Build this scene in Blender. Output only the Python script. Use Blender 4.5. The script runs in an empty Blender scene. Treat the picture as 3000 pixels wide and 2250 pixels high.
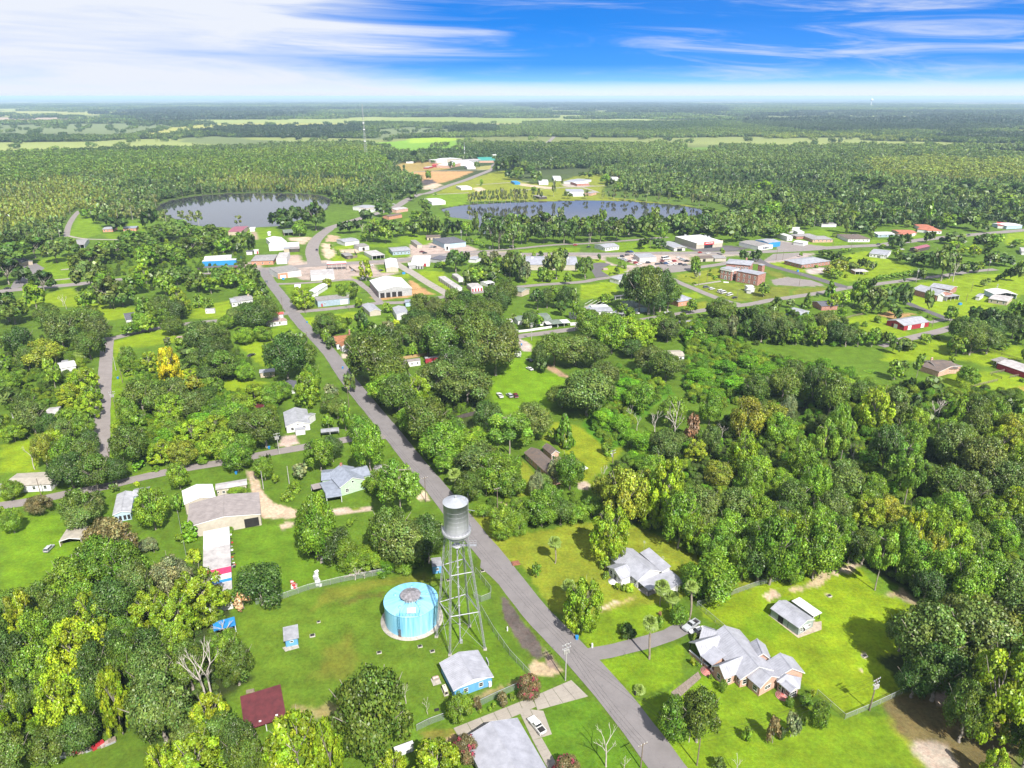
import bpy, bmesh, math, random
import numpy as np
from mathutils import Vector, Matrix
R=math.radians
def UP(z): return Vector((0,0,z))
rng=np.random.default_rng(7);random.seed(7)
SC=bpy.context.scene;COL=SC.collection
# ---------------------------------------------------------------- camera
H=135.0;F=2083.0;CX,CY,HY=1500.0,1125.0,282.0
PITCH=math.atan((CY-HY)/F);SP,CP=math.sin(PITCH),math.cos(PITCH)
cam=bpy.data.cameras.new('camera');cam.sensor_width=36;cam.lens=36*F/3000;cam.clip_end=200000;cam.clip_start=1
camo=bpy.data.objects.new('camera',cam);COL.objects.link(camo)
camo.location=(0,0,H);camo.rotation_euler=(math.pi/2-PITCH,0,0);SC.camera=camo
# ---------------------------------------------------------------- sun, sky, exposure
SUN_EL=R(47);SUN_AZ=R(156)         # azimuth clockwise from +Y (the viewing direction)
sl=bpy.data.lights.new('sun','SUN');sl.energy=4.6;sl.angle=R(0.53);sl.color=(1,0.955,0.88)
so=bpy.data.objects.new('sun',sl);COL.objects.link(so)
sd=Vector((math.sin(SUN_AZ)*math.cos(SUN_EL),math.cos(SUN_AZ)*math.cos(SUN_EL),math.sin(SUN_EL)))
so.rotation_euler=sd.to_track_quat('Z','Y').to_euler();so.location=(0,0,300)
W=bpy.data.worlds.new('World');SC.world=W;W.use_nodes=True
def build_world():
 nt=W.node_tree;N=nt.nodes;L=nt.links;N.clear()
 out=N.new('ShaderNodeOutputWorld');bg=N.new('ShaderNodeBackground');L.new(bg.outputs[0],out.inputs[0])
 sky=N.new('ShaderNodeTexSky');sky.sky_type='NISHITA';sky.sun_disc=False
 sky.sun_elevation=SUN_EL;sky.sun_rotation=SUN_AZ;sky.altitude=100;sky.air_density=1.0;sky.dust_density=0.6;sky.ozone_density=2.0
 bg.inputs[1].default_value=0.076
 tc=N.new('ShaderNodeTexCoord');sep=N.new('ShaderNodeSeparateXYZ');L.new(tc.outputs['Generated'],sep.inputs[0])
 def M(op,a,b=None,c=None):
  n=N.new('ShaderNodeMath');n.operation=op
  for i,v in enumerate((a,b,c)):
   if v is None: continue
   if isinstance(v,(int,float)): n.inputs[i].default_value=v
   else: L.new(v,n.inputs[i])
  return n.outputs[0]
 def MR(v,a,b,c,d,smooth=True):
  n=N.new('ShaderNodeMapRange');n.interpolation_type='SMOOTHSTEP' if smooth else 'LINEAR'
  L.new(v,n.inputs[0])
  for i,x in enumerate((a,b,c,d)): n.inputs[i+1].default_value=x
  return n.outputs[0]
 az=M('ARCTAN2',sep.outputs[0],sep.outputs[1])           # radians, + to the right
 el=M('ARCSINE',sep.outputs[2])
 azd=M('MULTIPLY',az,57.2958);eld=M('MULTIPLY',el,57.2958)
 def noise(sx,sy,sc,det,rough,dist,off,shear=0.0):
  comb=N.new('ShaderNodeCombineXYZ')
  L.new(M('MULTIPLY',M('ADD',azd,M('MULTIPLY',eld,shear)),sx),comb.inputs[0]);L.new(M('MULTIPLY',eld,sy),comb.inputs[1]);comb.inputs[2].default_value=off
  n=N.new('ShaderNodeTexNoise');n.inputs['Scale'].default_value=sc;n.inputs['Detail'].default_value=det
  n.inputs['Roughness'].default_value=rough;n.inputs['Distortion'].default_value=dist
  L.new(comb.outputs[0],n.inputs['Vector']);return n.outputs[0]
 # blue: deep and saturated overhead, paler towards the skyline
 cr=N.new('ShaderNodeValToRGB');L.new(MR(eld,0,12,0,1,False),cr.inputs[0])
 e=cr.color_ramp.elements;e[0].position=0;e[0].color=(5.6,6.9,8.6,1);e[1].position=1;e[1].color=(0.05,0.8,3.8,1)
 for p,c in ((0.04,(3.6,5.4,8.0,1)),(0.09,(1.3,3.5,7.3,1)),(0.18,(0.25,2.0,6.2,1)),(0.4,(0.03,1.45,5.2,1))):
  k=e.new(p);k.color=c
 mixb=N.new('ShaderNodeMix');mixb.data_type='RGBA';mixb.inputs[0].default_value=0.975
 L.new(sky.outputs[0],mixb.inputs[6]);L.new(cr.outputs[0],mixb.inputs[7])
 # broad cloud sheet coming from the left, its lower edge sinking to the skyline at the right
 n1=noise(0.045,0.42,1.0,6,0.55,0.6,1.7,1.1)
 n2=noise(0.040,0.46,1.0,9,0.57,0.8,7.3,3.2)
 n3=noise(0.075,0.55,1.0,10,0.62,1.4,13.1,3.6)
 lowl=MR(M('ADD',M('SUBTRACT',M('MULTIPLY',azd,-0.13),eld),M('MULTIPLY',M('SUBTRACT',n1,0.5),3.0)),-1.4,0.9,0,1)
 up=MR(M('ADD',M('MULTIPLY',azd,-0.018),n2),0.43,0.80,0,1)
 upl=M('MULTIPLY',up,MR(eld,1.8,3.4,0.0,1))
 right=M('MULTIPLY',MR(M('ADD',n3,M('MULTIPLY',azd,0.0030)),0.50,0.80,0.03,0.62),MR(azd,2,18,0.25,1))
 hz=MR(M('ADD',eld,M('MULTIPLY',M('SUBTRACT',n1,0.5),1.4)),0.0,1.15,0.9,0)
 high=M('MULTIPLY',MR(eld,6.4,8.8,0,1),MR(n1,0.30,0.60,0.50,0.88))      # thicker cirrus higher up, as the lakes mirror it
 cov=M('MAXIMUM',M('MAXIMUM',M('MAXIMUM',lowl,upl),high),M('MAXIMUM',right,hz))
 cov=M('MINIMUM',M('MULTIPLY',cov,MR(M('ADD',n2,M('MULTIPLY',n3,0.6)),0.45,0.95,0.62,1.06)),1.0)
 cm=N.new('ShaderNodeMix');cm.data_type='RGBA';L.new(cov,cm.inputs[0]);L.new(mixb.outputs[2],cm.inputs[6])
 cm.inputs[7].default_value=(4.7,4.95,5.5,1)
 L.new(cm.outputs[2],bg.inputs[0])
build_world()
SC.view_settings.view_transform='Standard';SC.view_settings.look='None';SC.view_settings.gamma=1;SC.view_settings.exposure=1.25
try: SC.view_settings.use_curve_mapping=False
except Exception: pass
cy=SC.cycles;cy.max_bounces=5;cy.diffuse_bounces=2;cy.glossy_bounces=2;cy.transmission_bounces=3;cy.transparent_max_bounces=6;cy.volume_bounces=0
cy.use_denoising=True
try: cy.denoiser='OPENIMAGEDENOISE';cy.denoising_input_passes='RGB_ALBEDO_NORMAL'
except Exception: pass
# ---------------------------------------------------------------- survey helpers
K0=1000/2212
TS={'A':(0,1500,K0),'B':(1000,1500,K0),'C':(2000,1500,K0),'D':(0,900,K0),'E':(1000,900,K0),'F':(2000,900,K0),
 'G':(0,300,K0),'H':(1000,300,K0),'I':(2000,300,K0),'J':(700,640,K0/2),'K':(1200,640,K0/2),'L':(1700,640,K0/2),'M':(2200,640,K0/2),
 'N':(2500,640,K0/2),'O':(200,600,550/2212),'P':(1050,400,K0/2),'Q':(1500,430,600/2212),'S':(1700,1550,400/2212),'R':(1980,1800,460/2212),
 'X':(2200,1720,260/2212),'Z':(1050,1400,500/1481),'a':(820,1300,360/2212),'b':(500,1380,400/1269),'c':(1000,980,400/1269),'d':(2600,980,400/1269),
 'e':(1250,1900,400/1269),'f':(1500,1230,300/1269),'h':(0,1000,500/1269),'i':(1200,2050,440/1270),'p':(0,0,1.0)}
def px(t,x,y):
 ox,oy,k=TS[t];return (ox+x*k,oy+y*k)
def gpx(x,y,z=0.0):                 # bearing and dip of a survey sighting -> the point it hits at height z
 u=(x-CX)/F;v=(CY-y)/F;t=(z-H)/(-SP+v*CP)
 return Vector((u*t,(CP+v*SP)*t,z))
def g(t,x,y,z=0.0): return gpx(*px(t,x,y),z)
def proj(X,Y,Z=0.0):
 zr=Z-H;d=Y*CP-zr*SP;up=Y*SP+zr*CP
 return CX+F*X/d, CY-F*up/d
def height_at(P,ypx):
 # height of the point above P sighted at picture row ypx
 v=(CY-ypx)/F;return max(0.2,H+P.y*(v*CP-SP)/(CP+v*SP))
# ---------------------------------------------------------------- materials
MATS={};ALB=0.77     # reflectances measured at a lower exposure, brought to the one set above
def nm(name):
 m=bpy.data.materials.new(name);m.use_nodes=True;m.node_tree.nodes.clear();return m,m.node_tree.nodes,m.node_tree.links
def mat(name,col,rough=0.7,metal=0.0,var=0.15,scale=3.0,col2=None,bump=0.0,wave=None,spec=0.4,streak=False):
 """surface with noise-driven colour wear;wave=(axis,scale,depth) adds fine ribs"""
 if name in MATS: return MATS[name]
 m,N,L=nm(name)
 o=N.new('ShaderNodeOutputMaterial');b=N.new('ShaderNodeBsdfPrincipled');L.new(b.outputs[0],o.inputs[0])
 b.inputs['Roughness'].default_value=rough;b.inputs['Metallic'].default_value=metal;b.inputs['Specular IOR Level'].default_value=spec
 tc=N.new('ShaderNodeTexCoord');n=N.new('ShaderNodeTexNoise');n.inputs['Scale'].default_value=scale;n.inputs['Detail'].default_value=8;n.inputs['Roughness'].default_value=0.65
 if streak:
  mp=N.new('ShaderNodeMapping');mp.inputs['Scale'].default_value=(1,1,0.12);L.new(tc.outputs['Object'],mp.inputs[0]);L.new(mp.outputs[0],n.inputs['Vector'])
 else: L.new(tc.outputs['Object'],n.inputs['Vector'])
 cr=N.new('ShaderNodeValToRGB');L.new(n.outputs[0],cr.inputs[0]);col=[c*ALB for c in col];col2=col2 and [c*ALB for c in col2]
 c2=col2 or tuple(c*(1-2.2*var) for c in col)
 cr.color_ramp.elements[0].position=0.33;cr.color_ramp.elements[0].color=(*[max(0,c) for c in c2],1)
 cr.color_ramp.elements[1].position=0.62;cr.color_ramp.elements[1].color=(*[min(1,c*(1+var*0.4)) for c in col],1)
 L.new(cr.outputs[0],b.inputs['Base Color'])
 if bump or wave:
  bp=N.new('ShaderNodeBump');L.new(bp.outputs[0],b.inputs['Normal'])
  if wave:
   w=N.new('ShaderNodeTexWave');w.bands_direction=wave[0];w.inputs['Scale'].default_value=wave[1];w.inputs['Distortion'].default_value=0
   L.new(tc.outputs['Object'],w.inputs['Vector']);L.new(w.outputs[0],bp.inputs['Height']);bp.inputs['Strength'].default_value=0.6;bp.inputs['Distance'].default_value=wave[2]
  else:
   n2=N.new('ShaderNodeTexNoise');n2.inputs['Scale'].default_value=scale*6;n2.inputs['Detail'].default_value=5;L.new(tc.outputs['Object'],n2.inputs['Vector'])
   L.new(n2.outputs[0],bp.inputs['Height']);bp.inputs['Strength'].default_value=0.5;bp.inputs['Distance'].default_value=bump
 MATS[name]=m;return m
def brickmat(name,c1,c2,mortar=(0.42,0.38,0.34)):
 if name in MATS: return MATS[name]
 m,N,L=nm(name);o=N.new('ShaderNodeOutputMaterial');b=N.new('ShaderNodeBsdfPrincipled');L.new(b.outputs[0],o.inputs[0]);b.inputs['Roughness'].default_value=0.85
 tc=N.new('ShaderNodeTexCoord');s=N.new('ShaderNodeSeparateXYZ');L.new(tc.outputs['Object'],s.inputs[0])
 a=N.new('ShaderNodeMath');a.operation='ADD';L.new(s.outputs[0],a.inputs[0]);L.new(s.outputs[1],a.inputs[1])
 c=N.new('ShaderNodeCombineXYZ');L.new(a.outputs[0],c.inputs[0]);L.new(s.outputs[2],c.inputs[1])
 t=N.new('ShaderNodeTexBrick');L.new(c.outputs[0],t.inputs[0]);t.inputs['Scale'].default_value=1;t.inputs['Brick Width'].default_value=0.30;t.inputs['Row Height'].default_value=0.1;t.inputs['Mortar Size'].default_value=0.012
 t.inputs['Color1'].default_value=(*c1,1);t.inputs['Color2'].default_value=(*c2,1);t.inputs['Mortar'].default_value=(*mortar,1)
 n=N.new('ShaderNodeTexNoise');n.inputs['Scale'].default_value=0.8;n.inputs['Detail'].default_value=6;L.new(tc.outputs['Object'],n.inputs['Vector'])
 mx=N.new('ShaderNodeMix');mx.data_type='RGBA';mx.blend_type='MULTIPLY';mx.inputs[0].default_value=0.6;L.new(t.outputs[0],mx.inputs[6]);L.new(n.outputs[0],mx.inputs[7])
 g_=N.new('ShaderNodeMix');g_.data_type='RGBA';g_.blend_type='MULTIPLY';g_.inputs[0].default_value=1;L.new(mx.outputs[2],g_.inputs[6]);g_.inputs[7].default_value=(1.15,1.15,1.15,1)
 L.new(g_.outputs[2],b.inputs['Base Color']);MATS[name]=m;return m
def glassmat():
 if 'window glass' in MATS: return MATS['window glass']
 m=mat('window glass',(0.02,0.026,0.032),0.06,0.0,0.3,0.7,spec=0.9);return m
# ---------------------------------------------------------------- mesh builder
class MB:
 def __init__(s): s.v=[];s.f=[];s.m=[];s.sm=[]
 def add(s,vs,fs,mi=0,smooth=False):
  o=len(s.v);s.v+= [tuple(v) for v in vs]
  for f in fs: s.f.append(tuple(i+o for i in f));s.m.append(mi);s.sm.append(smooth)
 def box(s,c,d,mi=0,rz=0.0,M=None):
  x,y,z=d[0]/2,d[1]/2,d[2]/2;vs=[]
  for sx,sy,sz in ((-1,-1,-1),(1,-1,-1),(1,1,-1),(-1,1,-1),(-1,-1,1),(1,-1,1),(1,1,1),(-1,1,1)):
   v=Vector((sx*x,sy*y,sz*z))
   if rz: v=Matrix.Rotation(rz,3,'Z')@v
   v=v+Vector(c)
   if M is not None: v=M@v
   vs.append(v)
  s.add(vs,[(0,3,2,1),(4,5,6,7),(0,1,5,4),(1,2,6,5),(2,3,7,6),(3,0,4,7)],mi)
 def hexa(s,b,t,mi=0):   # two quads (bottom, top), same winding
  s.add(list(b)+list(t),[(0,3,2,1),(4,5,6,7),(0,1,5,4),(1,2,6,5),(2,3,7,6),(3,0,4,7)],mi)
 def tube(s,p,q,r0,r1=None,n=8,mi=0,cap=True,smooth=True):
  p,q=Vector(p),Vector(q);r1=r0 if r1 is None else r1
  d=(q-p); 
  if d.length<1e-6: return
  d.normalize();a=d.orthogonal().normalized();b=d.cross(a);vs=[]
  for c,r in ((p,r0),(q,r1)):
   for i in range(n):
    t=2*math.pi*i/n;vs.append(c+a*(math.cos(t)*r)+b*(math.sin(t)*r))
  s.add(vs,[(i,(i+1)%n,n+(i+1)%n,n+i) for i in range(n)],mi,smooth)
  if cap: s.add(vs,[tuple(range(n-1,-1,-1)),tuple(range(n,2*n))],mi)
 def lathe(s,c,prof,n=24,mi=0,smooth=True):
  c=Vector(c);vs=[]
  for r,z in prof:
   for i in range(n):
    t=2*math.pi*i/n;vs.append((c.x+r*math.cos(t),c.y+r*math.sin(t),c.z+z))
  fs=[]
  for k in range(len(prof)-1):
   for i in range(n): fs.append((k*n+i,k*n+(i+1)%n,(k+1)*n+(i+1)%n,(k+1)*n+i))
  s.add(vs,fs,mi,smooth)
 def mesh(s,name,mats):
  me=bpy.data.meshes.new(name);me.from_pydata(s.v,[],s.f)
  for m in (mats if isinstance(mats,(list,tuple)) else [mats]): me.materials.append(m)
  me.polygons.foreach_set('material_index',s.m);me.polygons.foreach_set('use_smooth',s.sm);me.update();return me
 def build(s,name,mats,parent=None,loc=None,**kw):
  me=s.mesh(name,mats)
  if loc is not None:
   me.transform(Matrix.Translation(-Vector(loc)))
  return link(name,me,parent,**({'loc':loc} if (loc is not None and parent is None) else {}),**kw)
def link(name,data,parent=None,loc=None,label=None,cat=None,group=None,kind=None):
 o=bpy.data.objects.new(name,data);COL.objects.link(o)
 if parent is not None: o.parent=parent
 if loc is not None: o.location=loc
 if label: o['label']=label
 if cat: o['category']=cat
 if group: o['group']=group
 if kind: o['kind']=kind
 return o
LANDMARKS=[]      # (x, y, short name) used for saying where a plant stands
def thing(name,label,cat,loc,group=None,rz=0,short=None):
 o=link(name,None,None,loc,label,cat,group);o.rotation_euler=(0,0,rz);o.empty_display_size=1
 if short: LANDMARKS.append((loc[0],loc[1],short))
 return o
def dup(root,loc,rz=0,label=None,group=None,scale=None,color=None,mats=None):
 r=root.copy();COL.objects.link(r);r.location=loc;r.rotation_euler=(0,0,rz)
 if label: r['label']=label
 if group: r['group']=group
 if scale: r.scale=scale
 for ch in list(root.children):
  c=ch.copy();COL.objects.link(c);c.parent=r
  if color is not None: c.color=color
  for k in ch.children:
   d=k.copy();COL.objects.link(d);d.parent=c
 return r
# ================================================================ GROUND
def vnoise(x,y,s,seed=0):
 x=np.asarray(x)/s;y=np.asarray(y)/s;xi=np.floor(x).astype(np.int64);yi=np.floor(y).astype(np.int64);fx=x-xi;fy=y-yi
 fx=fx*fx*(3-2*fx);fy=fy*fy*(3-2*fy)
 def h(a,b):
  n=(a*374761393+b*668265263+seed*1442695041)&0xffffffff;n=((n^(n>>13))*1274126177)&0xffffffff;return ((n^(n>>16))&0xffff)/65535.0
 return (h(xi,yi)*(1-fx)+h(xi+1,yi)*fx)*(1-fy)+(h(xi,yi+1)*(1-fx)+h(xi+1,yi+1)*fx)*fy
def fbm(x,y,s,o=4,seed=0):
 t=0;a=0.5
 for i in range(o): t=t+a*vnoise(x,y,s/2**i,seed+i*17);a*=0.5
 return t/(1-0.5**o)
def inpoly(x,y,P):
 r=np.zeros(x.shape,bool);n=len(P);j=n-1
 for i in range(n):
  xi,yi=P[i];xj,yj=P[j]
  if yi!=yj:
   c=((yi>y)!=(yj>y)) & (x<(xj-xi)*(y-yi)/(yj-yi)+xi);r^=c
  j=i
 return r
def polydist(x,y,P):
 d=np.full(x.shape,1e18);n=len(P)
 for i in range(n):
  ax,ay=P[i];bx,by=P[(i+1)%n];ex,ey=bx-ax,by-ay;l=ex*ex+ey*ey+1e-9
  t=np.clip(((x-ax)*ex+(y-ay)*ey)/l,0,1);d=np.minimum(d,(x-ax-t*ex)**2+(y-ay-t*ey)**2)
 return np.sqrt(d)
def wpoly(t,pts): return [tuple(g(t,*p)[:2]) for p in pts]
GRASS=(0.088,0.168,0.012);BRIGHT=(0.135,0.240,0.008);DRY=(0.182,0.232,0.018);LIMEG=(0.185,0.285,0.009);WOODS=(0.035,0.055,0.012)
SCRUB=(0.065,0.19,0.010);DIRT=(0.40,0.32,0.22);SAND=(0.50,0.42,0.31);CLAY=(0.42,0.27,0.12);ASPH=(0.10,0.095,0.095);CONC=(0.36,0.33,0.29);HAY=(0.36,0.31,0.06);WORN=(0.14,0.175,0.02)
ZONES=[ # (tile, polygon, colour, feather m, noise m)
 # ---- far country: fields, one coloured darker as cloud shade, and clearings
 ('p',[(-400,322),(250,326),(430,329),(430,334),(240,339),(-400,346)],(0.30,0.34,0.09),60,200),
 ('p',[(-400,346),(300,344),(310,357),(-400,368)],(0.40,0.34,0.26),40,150),
 ('p',[(-400,368),(400,361),(520,370),(400,398),(330,405),(-400,402)],(0.15,0.20,0.085),40,90),  # cloud shadow put into this field's grey-green colour
 ('p',[(400,400),(520,371),(620,362),(1000,361),(1100,374),(900,377),(700,378),(560,393),(430,405)],(0.33,0.36,0.09),30,80),
 ('p',[(520,404),(640,399),(800,412),(1000,420),(760,429),(560,421)],(0.14,0.19,0.07),20,50),
 ('p',[(1080,422),(1180,412),(1300,404),(1345,418),(1385,440),(1330,452),(1200,444),(1095,438)],(0.17,0.34,0.03),15,40),
 ('p',[(1200,405),(1300,402),(1360,408),(1300,416),(1200,420)],(0.27,0.42,0.03),10,20),
 ('p',[(1100,352),(1330,342),(1560,350),(1560,362),(1370,366),(1100,362)],(0.22,0.30,0.07),30,100),
 ('p',[(1370,365),(1500,361),(1600,366),(1500,374),(1390,374)],(0.36,0.31,0.16),20,40),
 ('p',[(1100,380),(1200,372),(1320,378),(1330,398),(1200,402),(1100,410)],(0.15,0.20,0.085),20,50),
 ('p',[(2000,432),(2110,430),(2150,440),(2140,456),(2000,450)],(0.12,0.22,0.03),15,30),
 ('p',[(2050,300),(2230,299),(2230,302),(2050,304)],(0.3,0.27,0.2),50,100),('p',[(2780,303),(3400,303),(3400,308),(2780,307)],(0.34,0.29,0.2),50,100),
 ('p',[(2480,342),(2700,338),(2800,344),(2600,350)],(0.24,0.30,0.09),40,100),
 # ---- town ground
 ('J',[(280,640),(700,610),(850,560),(1130,540),(1560,560),(2212,500),(2212,570),(1740,600),(1500,650),(1480,800),(900,800),(800,790),(560,720),(420,760),(300,700)],(0.34,0.30,0.26),2,3),('K',[(0,440),(1000,420),(2212,430),(2212,490),(1000,500),(0,520)],(0.33,0.30,0.25),2,3),('L',[(0,470),(2212,430),(2212,480),(1500,500),(0,500)],(0.33,0.30,0.26),2,3),
 ('G',[(440,860),(520,700),(625,760),(650,850),(560,880)],BRIGHT,3,6),('G',[(660,850),(800,850),(800,790),(930,780),(960,890),(700,890)],BRIGHT,3,6),
 ('G',[(210,1040),(330,1000),(510,1000),(500,1180),(380,1180),(260,1080)],BRIGHT,2,4),
 ('G',[(100,1400),(160,1260),(480,1200),(560,1280),(880,1340),(820,1400),(500,1440),(200,1440)],LIMEG,3,6),
 ('G',[(1230,1400),(1260,1320),(1500,1280),(1510,1350),(1480,1400)],LIMEG,2,3),
 ('J',[(60,120),(480,120),(560,240),(200,270),(120,200)],BRIGHT,2,3),('J',[(620,430),(790,420),(790,470),(620,470)],BRIGHT,1,2),
 ('J',[(640,250),(900,240),(950,250),(840,340),(790,330),(760,290),(650,290)],SAND,1.5,2),('J',[(560,480),(790,470),(850,600),(650,620)],(0.40,0.33,0.27),1.5,2),
 ('J',[(1080,320),(1180,330),(1260,470),(1170,540),(1100,480)],SAND,1,2),('J',[(1240,360),(1480,340),(1480,390),(1300,400),(1250,410)],LIMEG,1,1.5),
 ('J',[(1120,300),(1160,210),(1300,230),(1310,300)],DIRT,1,2),('J',[(1310,400),(1560,390),(1680,400),(1500,450),(1330,440)],SAND,1,1.5),
 ('J',[(1180,540),(1250,460),(1380,500),(1540,460),(1700,490),(1700,530),(1400,560),(1200,560)],LIMEG,1,1.5),
 ('J',[(800,640),(1500,600),(1740,590),(1800,680),(2100,690),(1950,740),(1480,790),(960,800),(820,790),(780,700)],(0.36,0.31,0.27),1.5,2),
 ('J',[(300,560),(30,570),(0,680),(280,660)],(0.36,0.31,0.27),1,2),
 ('J',[(1450,750),(1600,740),(1600,790),(1480,790)],LIMEG,0.8,1),('J',[(1820,640),(2100,680),(2080,700),(1840,700)],LIMEG,0.8,1),('J',[(1950,740),(2212,720),(2212,780),(2010,780)],LIMEG,0.8,1),
 ('J',[(560,860),(800,830),(1500,800),(1600,860),(1560,960),(1000,1000),(700,1000),(640,980)],BRIGHT,1,2),
 ('J',[(740,1200),(700,1120),(1000,1160),(1330,1130),(1330,1160),(870,1190)],WORN,0.8,1),
 ('J',[(830,1290),(1500,1210),(1500,1300),(900,1400)],LIMEG,1,2),('J',[(420,1440),(640,1320),(740,1450),(700,1560),(560,1560)],BRIGHT,1.5,2),
 ('J',[(1560,340),(2050,320),(2100,350),(1900,380),(1700,370)],BRIGHT,1,2),('J',[(1890,430),(1940,410),(2212,470),(2212,490),(1960,510)],BRIGHT,1,1.5),
 ('J',[(1700,1030),(1800,1060),(2212,1020),(2212,980),(1800,1000)],CLAY,1,1.5),
 ('K',[(0,790),(300,980),(0,1010)],CLAY,1,2),('K',[(90,700),(180,680),(440,690),(600,960),(530,970),(250,800)],LIMEG,1,1.5),
 ('K',[(0,290),(200,270),(450,300),(700,330),(900,400),(700,470),(0,470)],(0.38,0.32,0.28),1.5,2),('K',[(60,680),(350,630),(420,640),(60,700)],BRIGHT,1,1),
 ('K',[(1200,440),(1700,390),(2212,370),(2212,440),(1500,450)],BRIGHT,1,1.5),('K',[(1450,860),(1560,700),(2212,660),(2212,800),(1900,830)],BRIGHT,1,2),
 ('K',[(490,1440),(560,1380),(840,1450),(820,1560),(700,1600),(480,1500)],DRY,1.5,2),('K',[(540,1340),(640,1320),(840,1400),(600,1400)],DIRT,1.5,2),
 ('K',[(1480,1570),(2212,1480),(2212,1600),(1620,1659)],BRIGHT,1,1.5),
 ('L',[(260,430),(500,320),(760,310),(1080,400),(1480,430),(600,440)],BRIGHT,1.5,2),('L',[(0,480),(280,480),(360,560),(470,600),(1240,620),(1240,690),(600,700),(300,560)],(0.34,0.30,0.27),1,2),
 ('L',[(530,480),(690,450),(1420,500),(1430,580),(1250,660),(930,660),(600,560)],(0.42,0.35,0.30),1.5,2),
 ('L',[(150,540),(210,520),(360,560),(220,580)],LIMEG,0.6,1),('L',[(260,640),(470,610),(620,650),(560,720),(330,740)],LIMEG,0.6,1),
 ('L',[(0,860),(380,820),(480,840),(480,980),(0,1060)],LIMEG,1,2),
 ('L',[(1240,730),(1800,640),(1810,790),(1480,860),(1260,790)],DRY,1,1.5),('L',[(1480,880),(1840,820),(2212,860),(2212,1060),(2060,1080),(1960,1060),(1640,960)],(0.15,0.205,0.02),1,1.5),
 ('L',[(1330,970),(1500,960),(1600,1020),(1500,1040),(1340,1020)],LIMEG,0.6,1),('L',[(1330,1140),(1640,1060),(1650,1170),(1400,1200)],DRY,1,1.5),
 ('L',[(1250,330),(1700,360),(1900,350),(2212,380),(2000,430),(1500,430)],(0.10,0.095,0.10),1,1.5),
 ('M',[(150,560),(300,470),(700,450),(850,450),(600,560),(220,580)],(0.34,0.30,0.28),1,1),('M',[(230,580),(460,550),(700,660),(740,690),(640,700),(300,600)],LIMEG,0.6,1),
 ('M',[(140,650),(400,710),(520,800),(460,810),(260,740)],WORN,0.6,1),('M',[(270,800),(480,760),(900,840),(940,870),(640,880),(300,860)],(0.33,0.29,0.28),1,1.5),
 ('M',[(0,880),(400,890),(640,870),(500,920),(500,1000),(0,1080)],WORN,1,1.5),('M',[(520,950),(620,900),(1000,890),(940,960),(560,1000)],WORN,0.8,1),
 ('M',[(760,720),(1000,720),(1270,830),(1270,860),(1000,810)],BRIGHT,0.8,1),('M',[(700,660),(940,630),(1060,650),(900,720),(740,720)],(0.42,0.38,0.35),0.8,1),
 ('M',[(1060,720),(1180,480),(1500,420),(1800,520),(2110,640),(2080,670),(1640,760),(1440,780),(1280,830),(1180,790)],LIMEG,1.5,2),
 ('M',[(380,280),(640,330),(1100,360),(1200,380),(600,420),(330,400)],(0.33,0.30,0.28),1,1.5),('M',[(420,270),(640,180),(900,140),(1260,180),(1300,270),(1250,350),(1000,370),(640,320)],BRIGHT,1.5,2),
 ('M',[(1300,270),(1750,280),(1760,310),(1500,330),(1200,290)],BRIGHT,1,1.5),
 ('M',[(1180,1310),(1240,1280),(1600,1240),(1760,1300),(1990,1460),(2212,1480),(1900,1560),(1500,1480)],LIMEG,1.5,2),('M',[(1640,1250),(1800,1200),(2140,1240),(1960,1290),(1760,1290)],CLAY,1,2),
 ('N',[(700,270),(760,200),(920,220),(1060,180),(1150,200),(900,250)],BRIGHT,1,2),('N',[(1960,340),(1990,200),(2212,180),(2400,180),(2400,350)],LIMEG,2,3),
 ('N',[(860,830),(1100,800),(1500,720),(1900,720),(2400,760),(2400,900),(1990,1080),(1800,1150),(1420,1310),(1180,1270),(740,1130),(700,1080),(800,900)],LIMEG,2,3),
 ('N',[(500,1560),(1000,1380),(1160,1350),(1240,1380),(1200,1440),(900,1480),(600,1570)],BRIGHT,1.5,2),('N',[(560,1640),(900,1560),(1300,1600),(1400,1700),(900,1720)],LIMEG,2,3),
 ('d',[(-60,240),(60,90),(260,50),(560,170),(640,200),(960,150),(1210,100),(1269,140),(1269,230),(1000,300),(800,260),(560,230),(300,250),(80,260)],LIMEG,2,3),
 ('d',[(460,420),(640,370),(900,340),(1269,400),(1500,430),(1500,600),(1020,620),(760,560),(480,440)],LIMEG,2,3),('d',[(900,610),(1269,470),(1500,430),(1500,620),(1269,580),(1020,640)],HAY,2,3),
 # ---- lakeside, beyond
 ('P',[(350,440),(600,330),(900,300),(1160,330),(1180,420),(1000,440),(420,480)],(0.30,0.24,0.08),4,8),('P',[(400,490),(900,450),(1500,450),(1250,550),(1040,610),(830,600),(820,500)],CLAY,3,5),
 ('P',[(820,560),(960,560),(1020,600),(830,640)],(0.09,0.08,0.08),2,3),('P',[(830,650),(1000,600),(1090,630),(960,680),(840,690)],SAND,2,3),
 ('P',[(860,800),(960,740),(1400,740),(1440,780),(1420,880),(1180,910),(1080,890)],BRIGHT,2,4),('P',[(980,740),(1240,620),(1720,470),(1900,440),(2100,580),(2212,600),(2212,830),(1440,840),(1430,740)],(0.20,0.245,0.02),3,5),
 ('P',[(1480,670),(1580,650),(1650,690),(1540,720)],SAND,2,2),('P',[(1740,420),(1560,440),(1480,400),(1740,370)],(0.3,0.3,0.1),3,4),
 ('P',[(620,1050),(520,1200),(500,1400),(900,1400),(1100,1250),(900,1180)],BRIGHT,3,6),
 ('Q',[(0,400),(500,380),(900,250),(1120,240),(1000,420),(1000,540),(1480,590),(2120,660),(1480,600),(900,580),(0,590)],(0.19,0.235,0.02),4,8),
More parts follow.
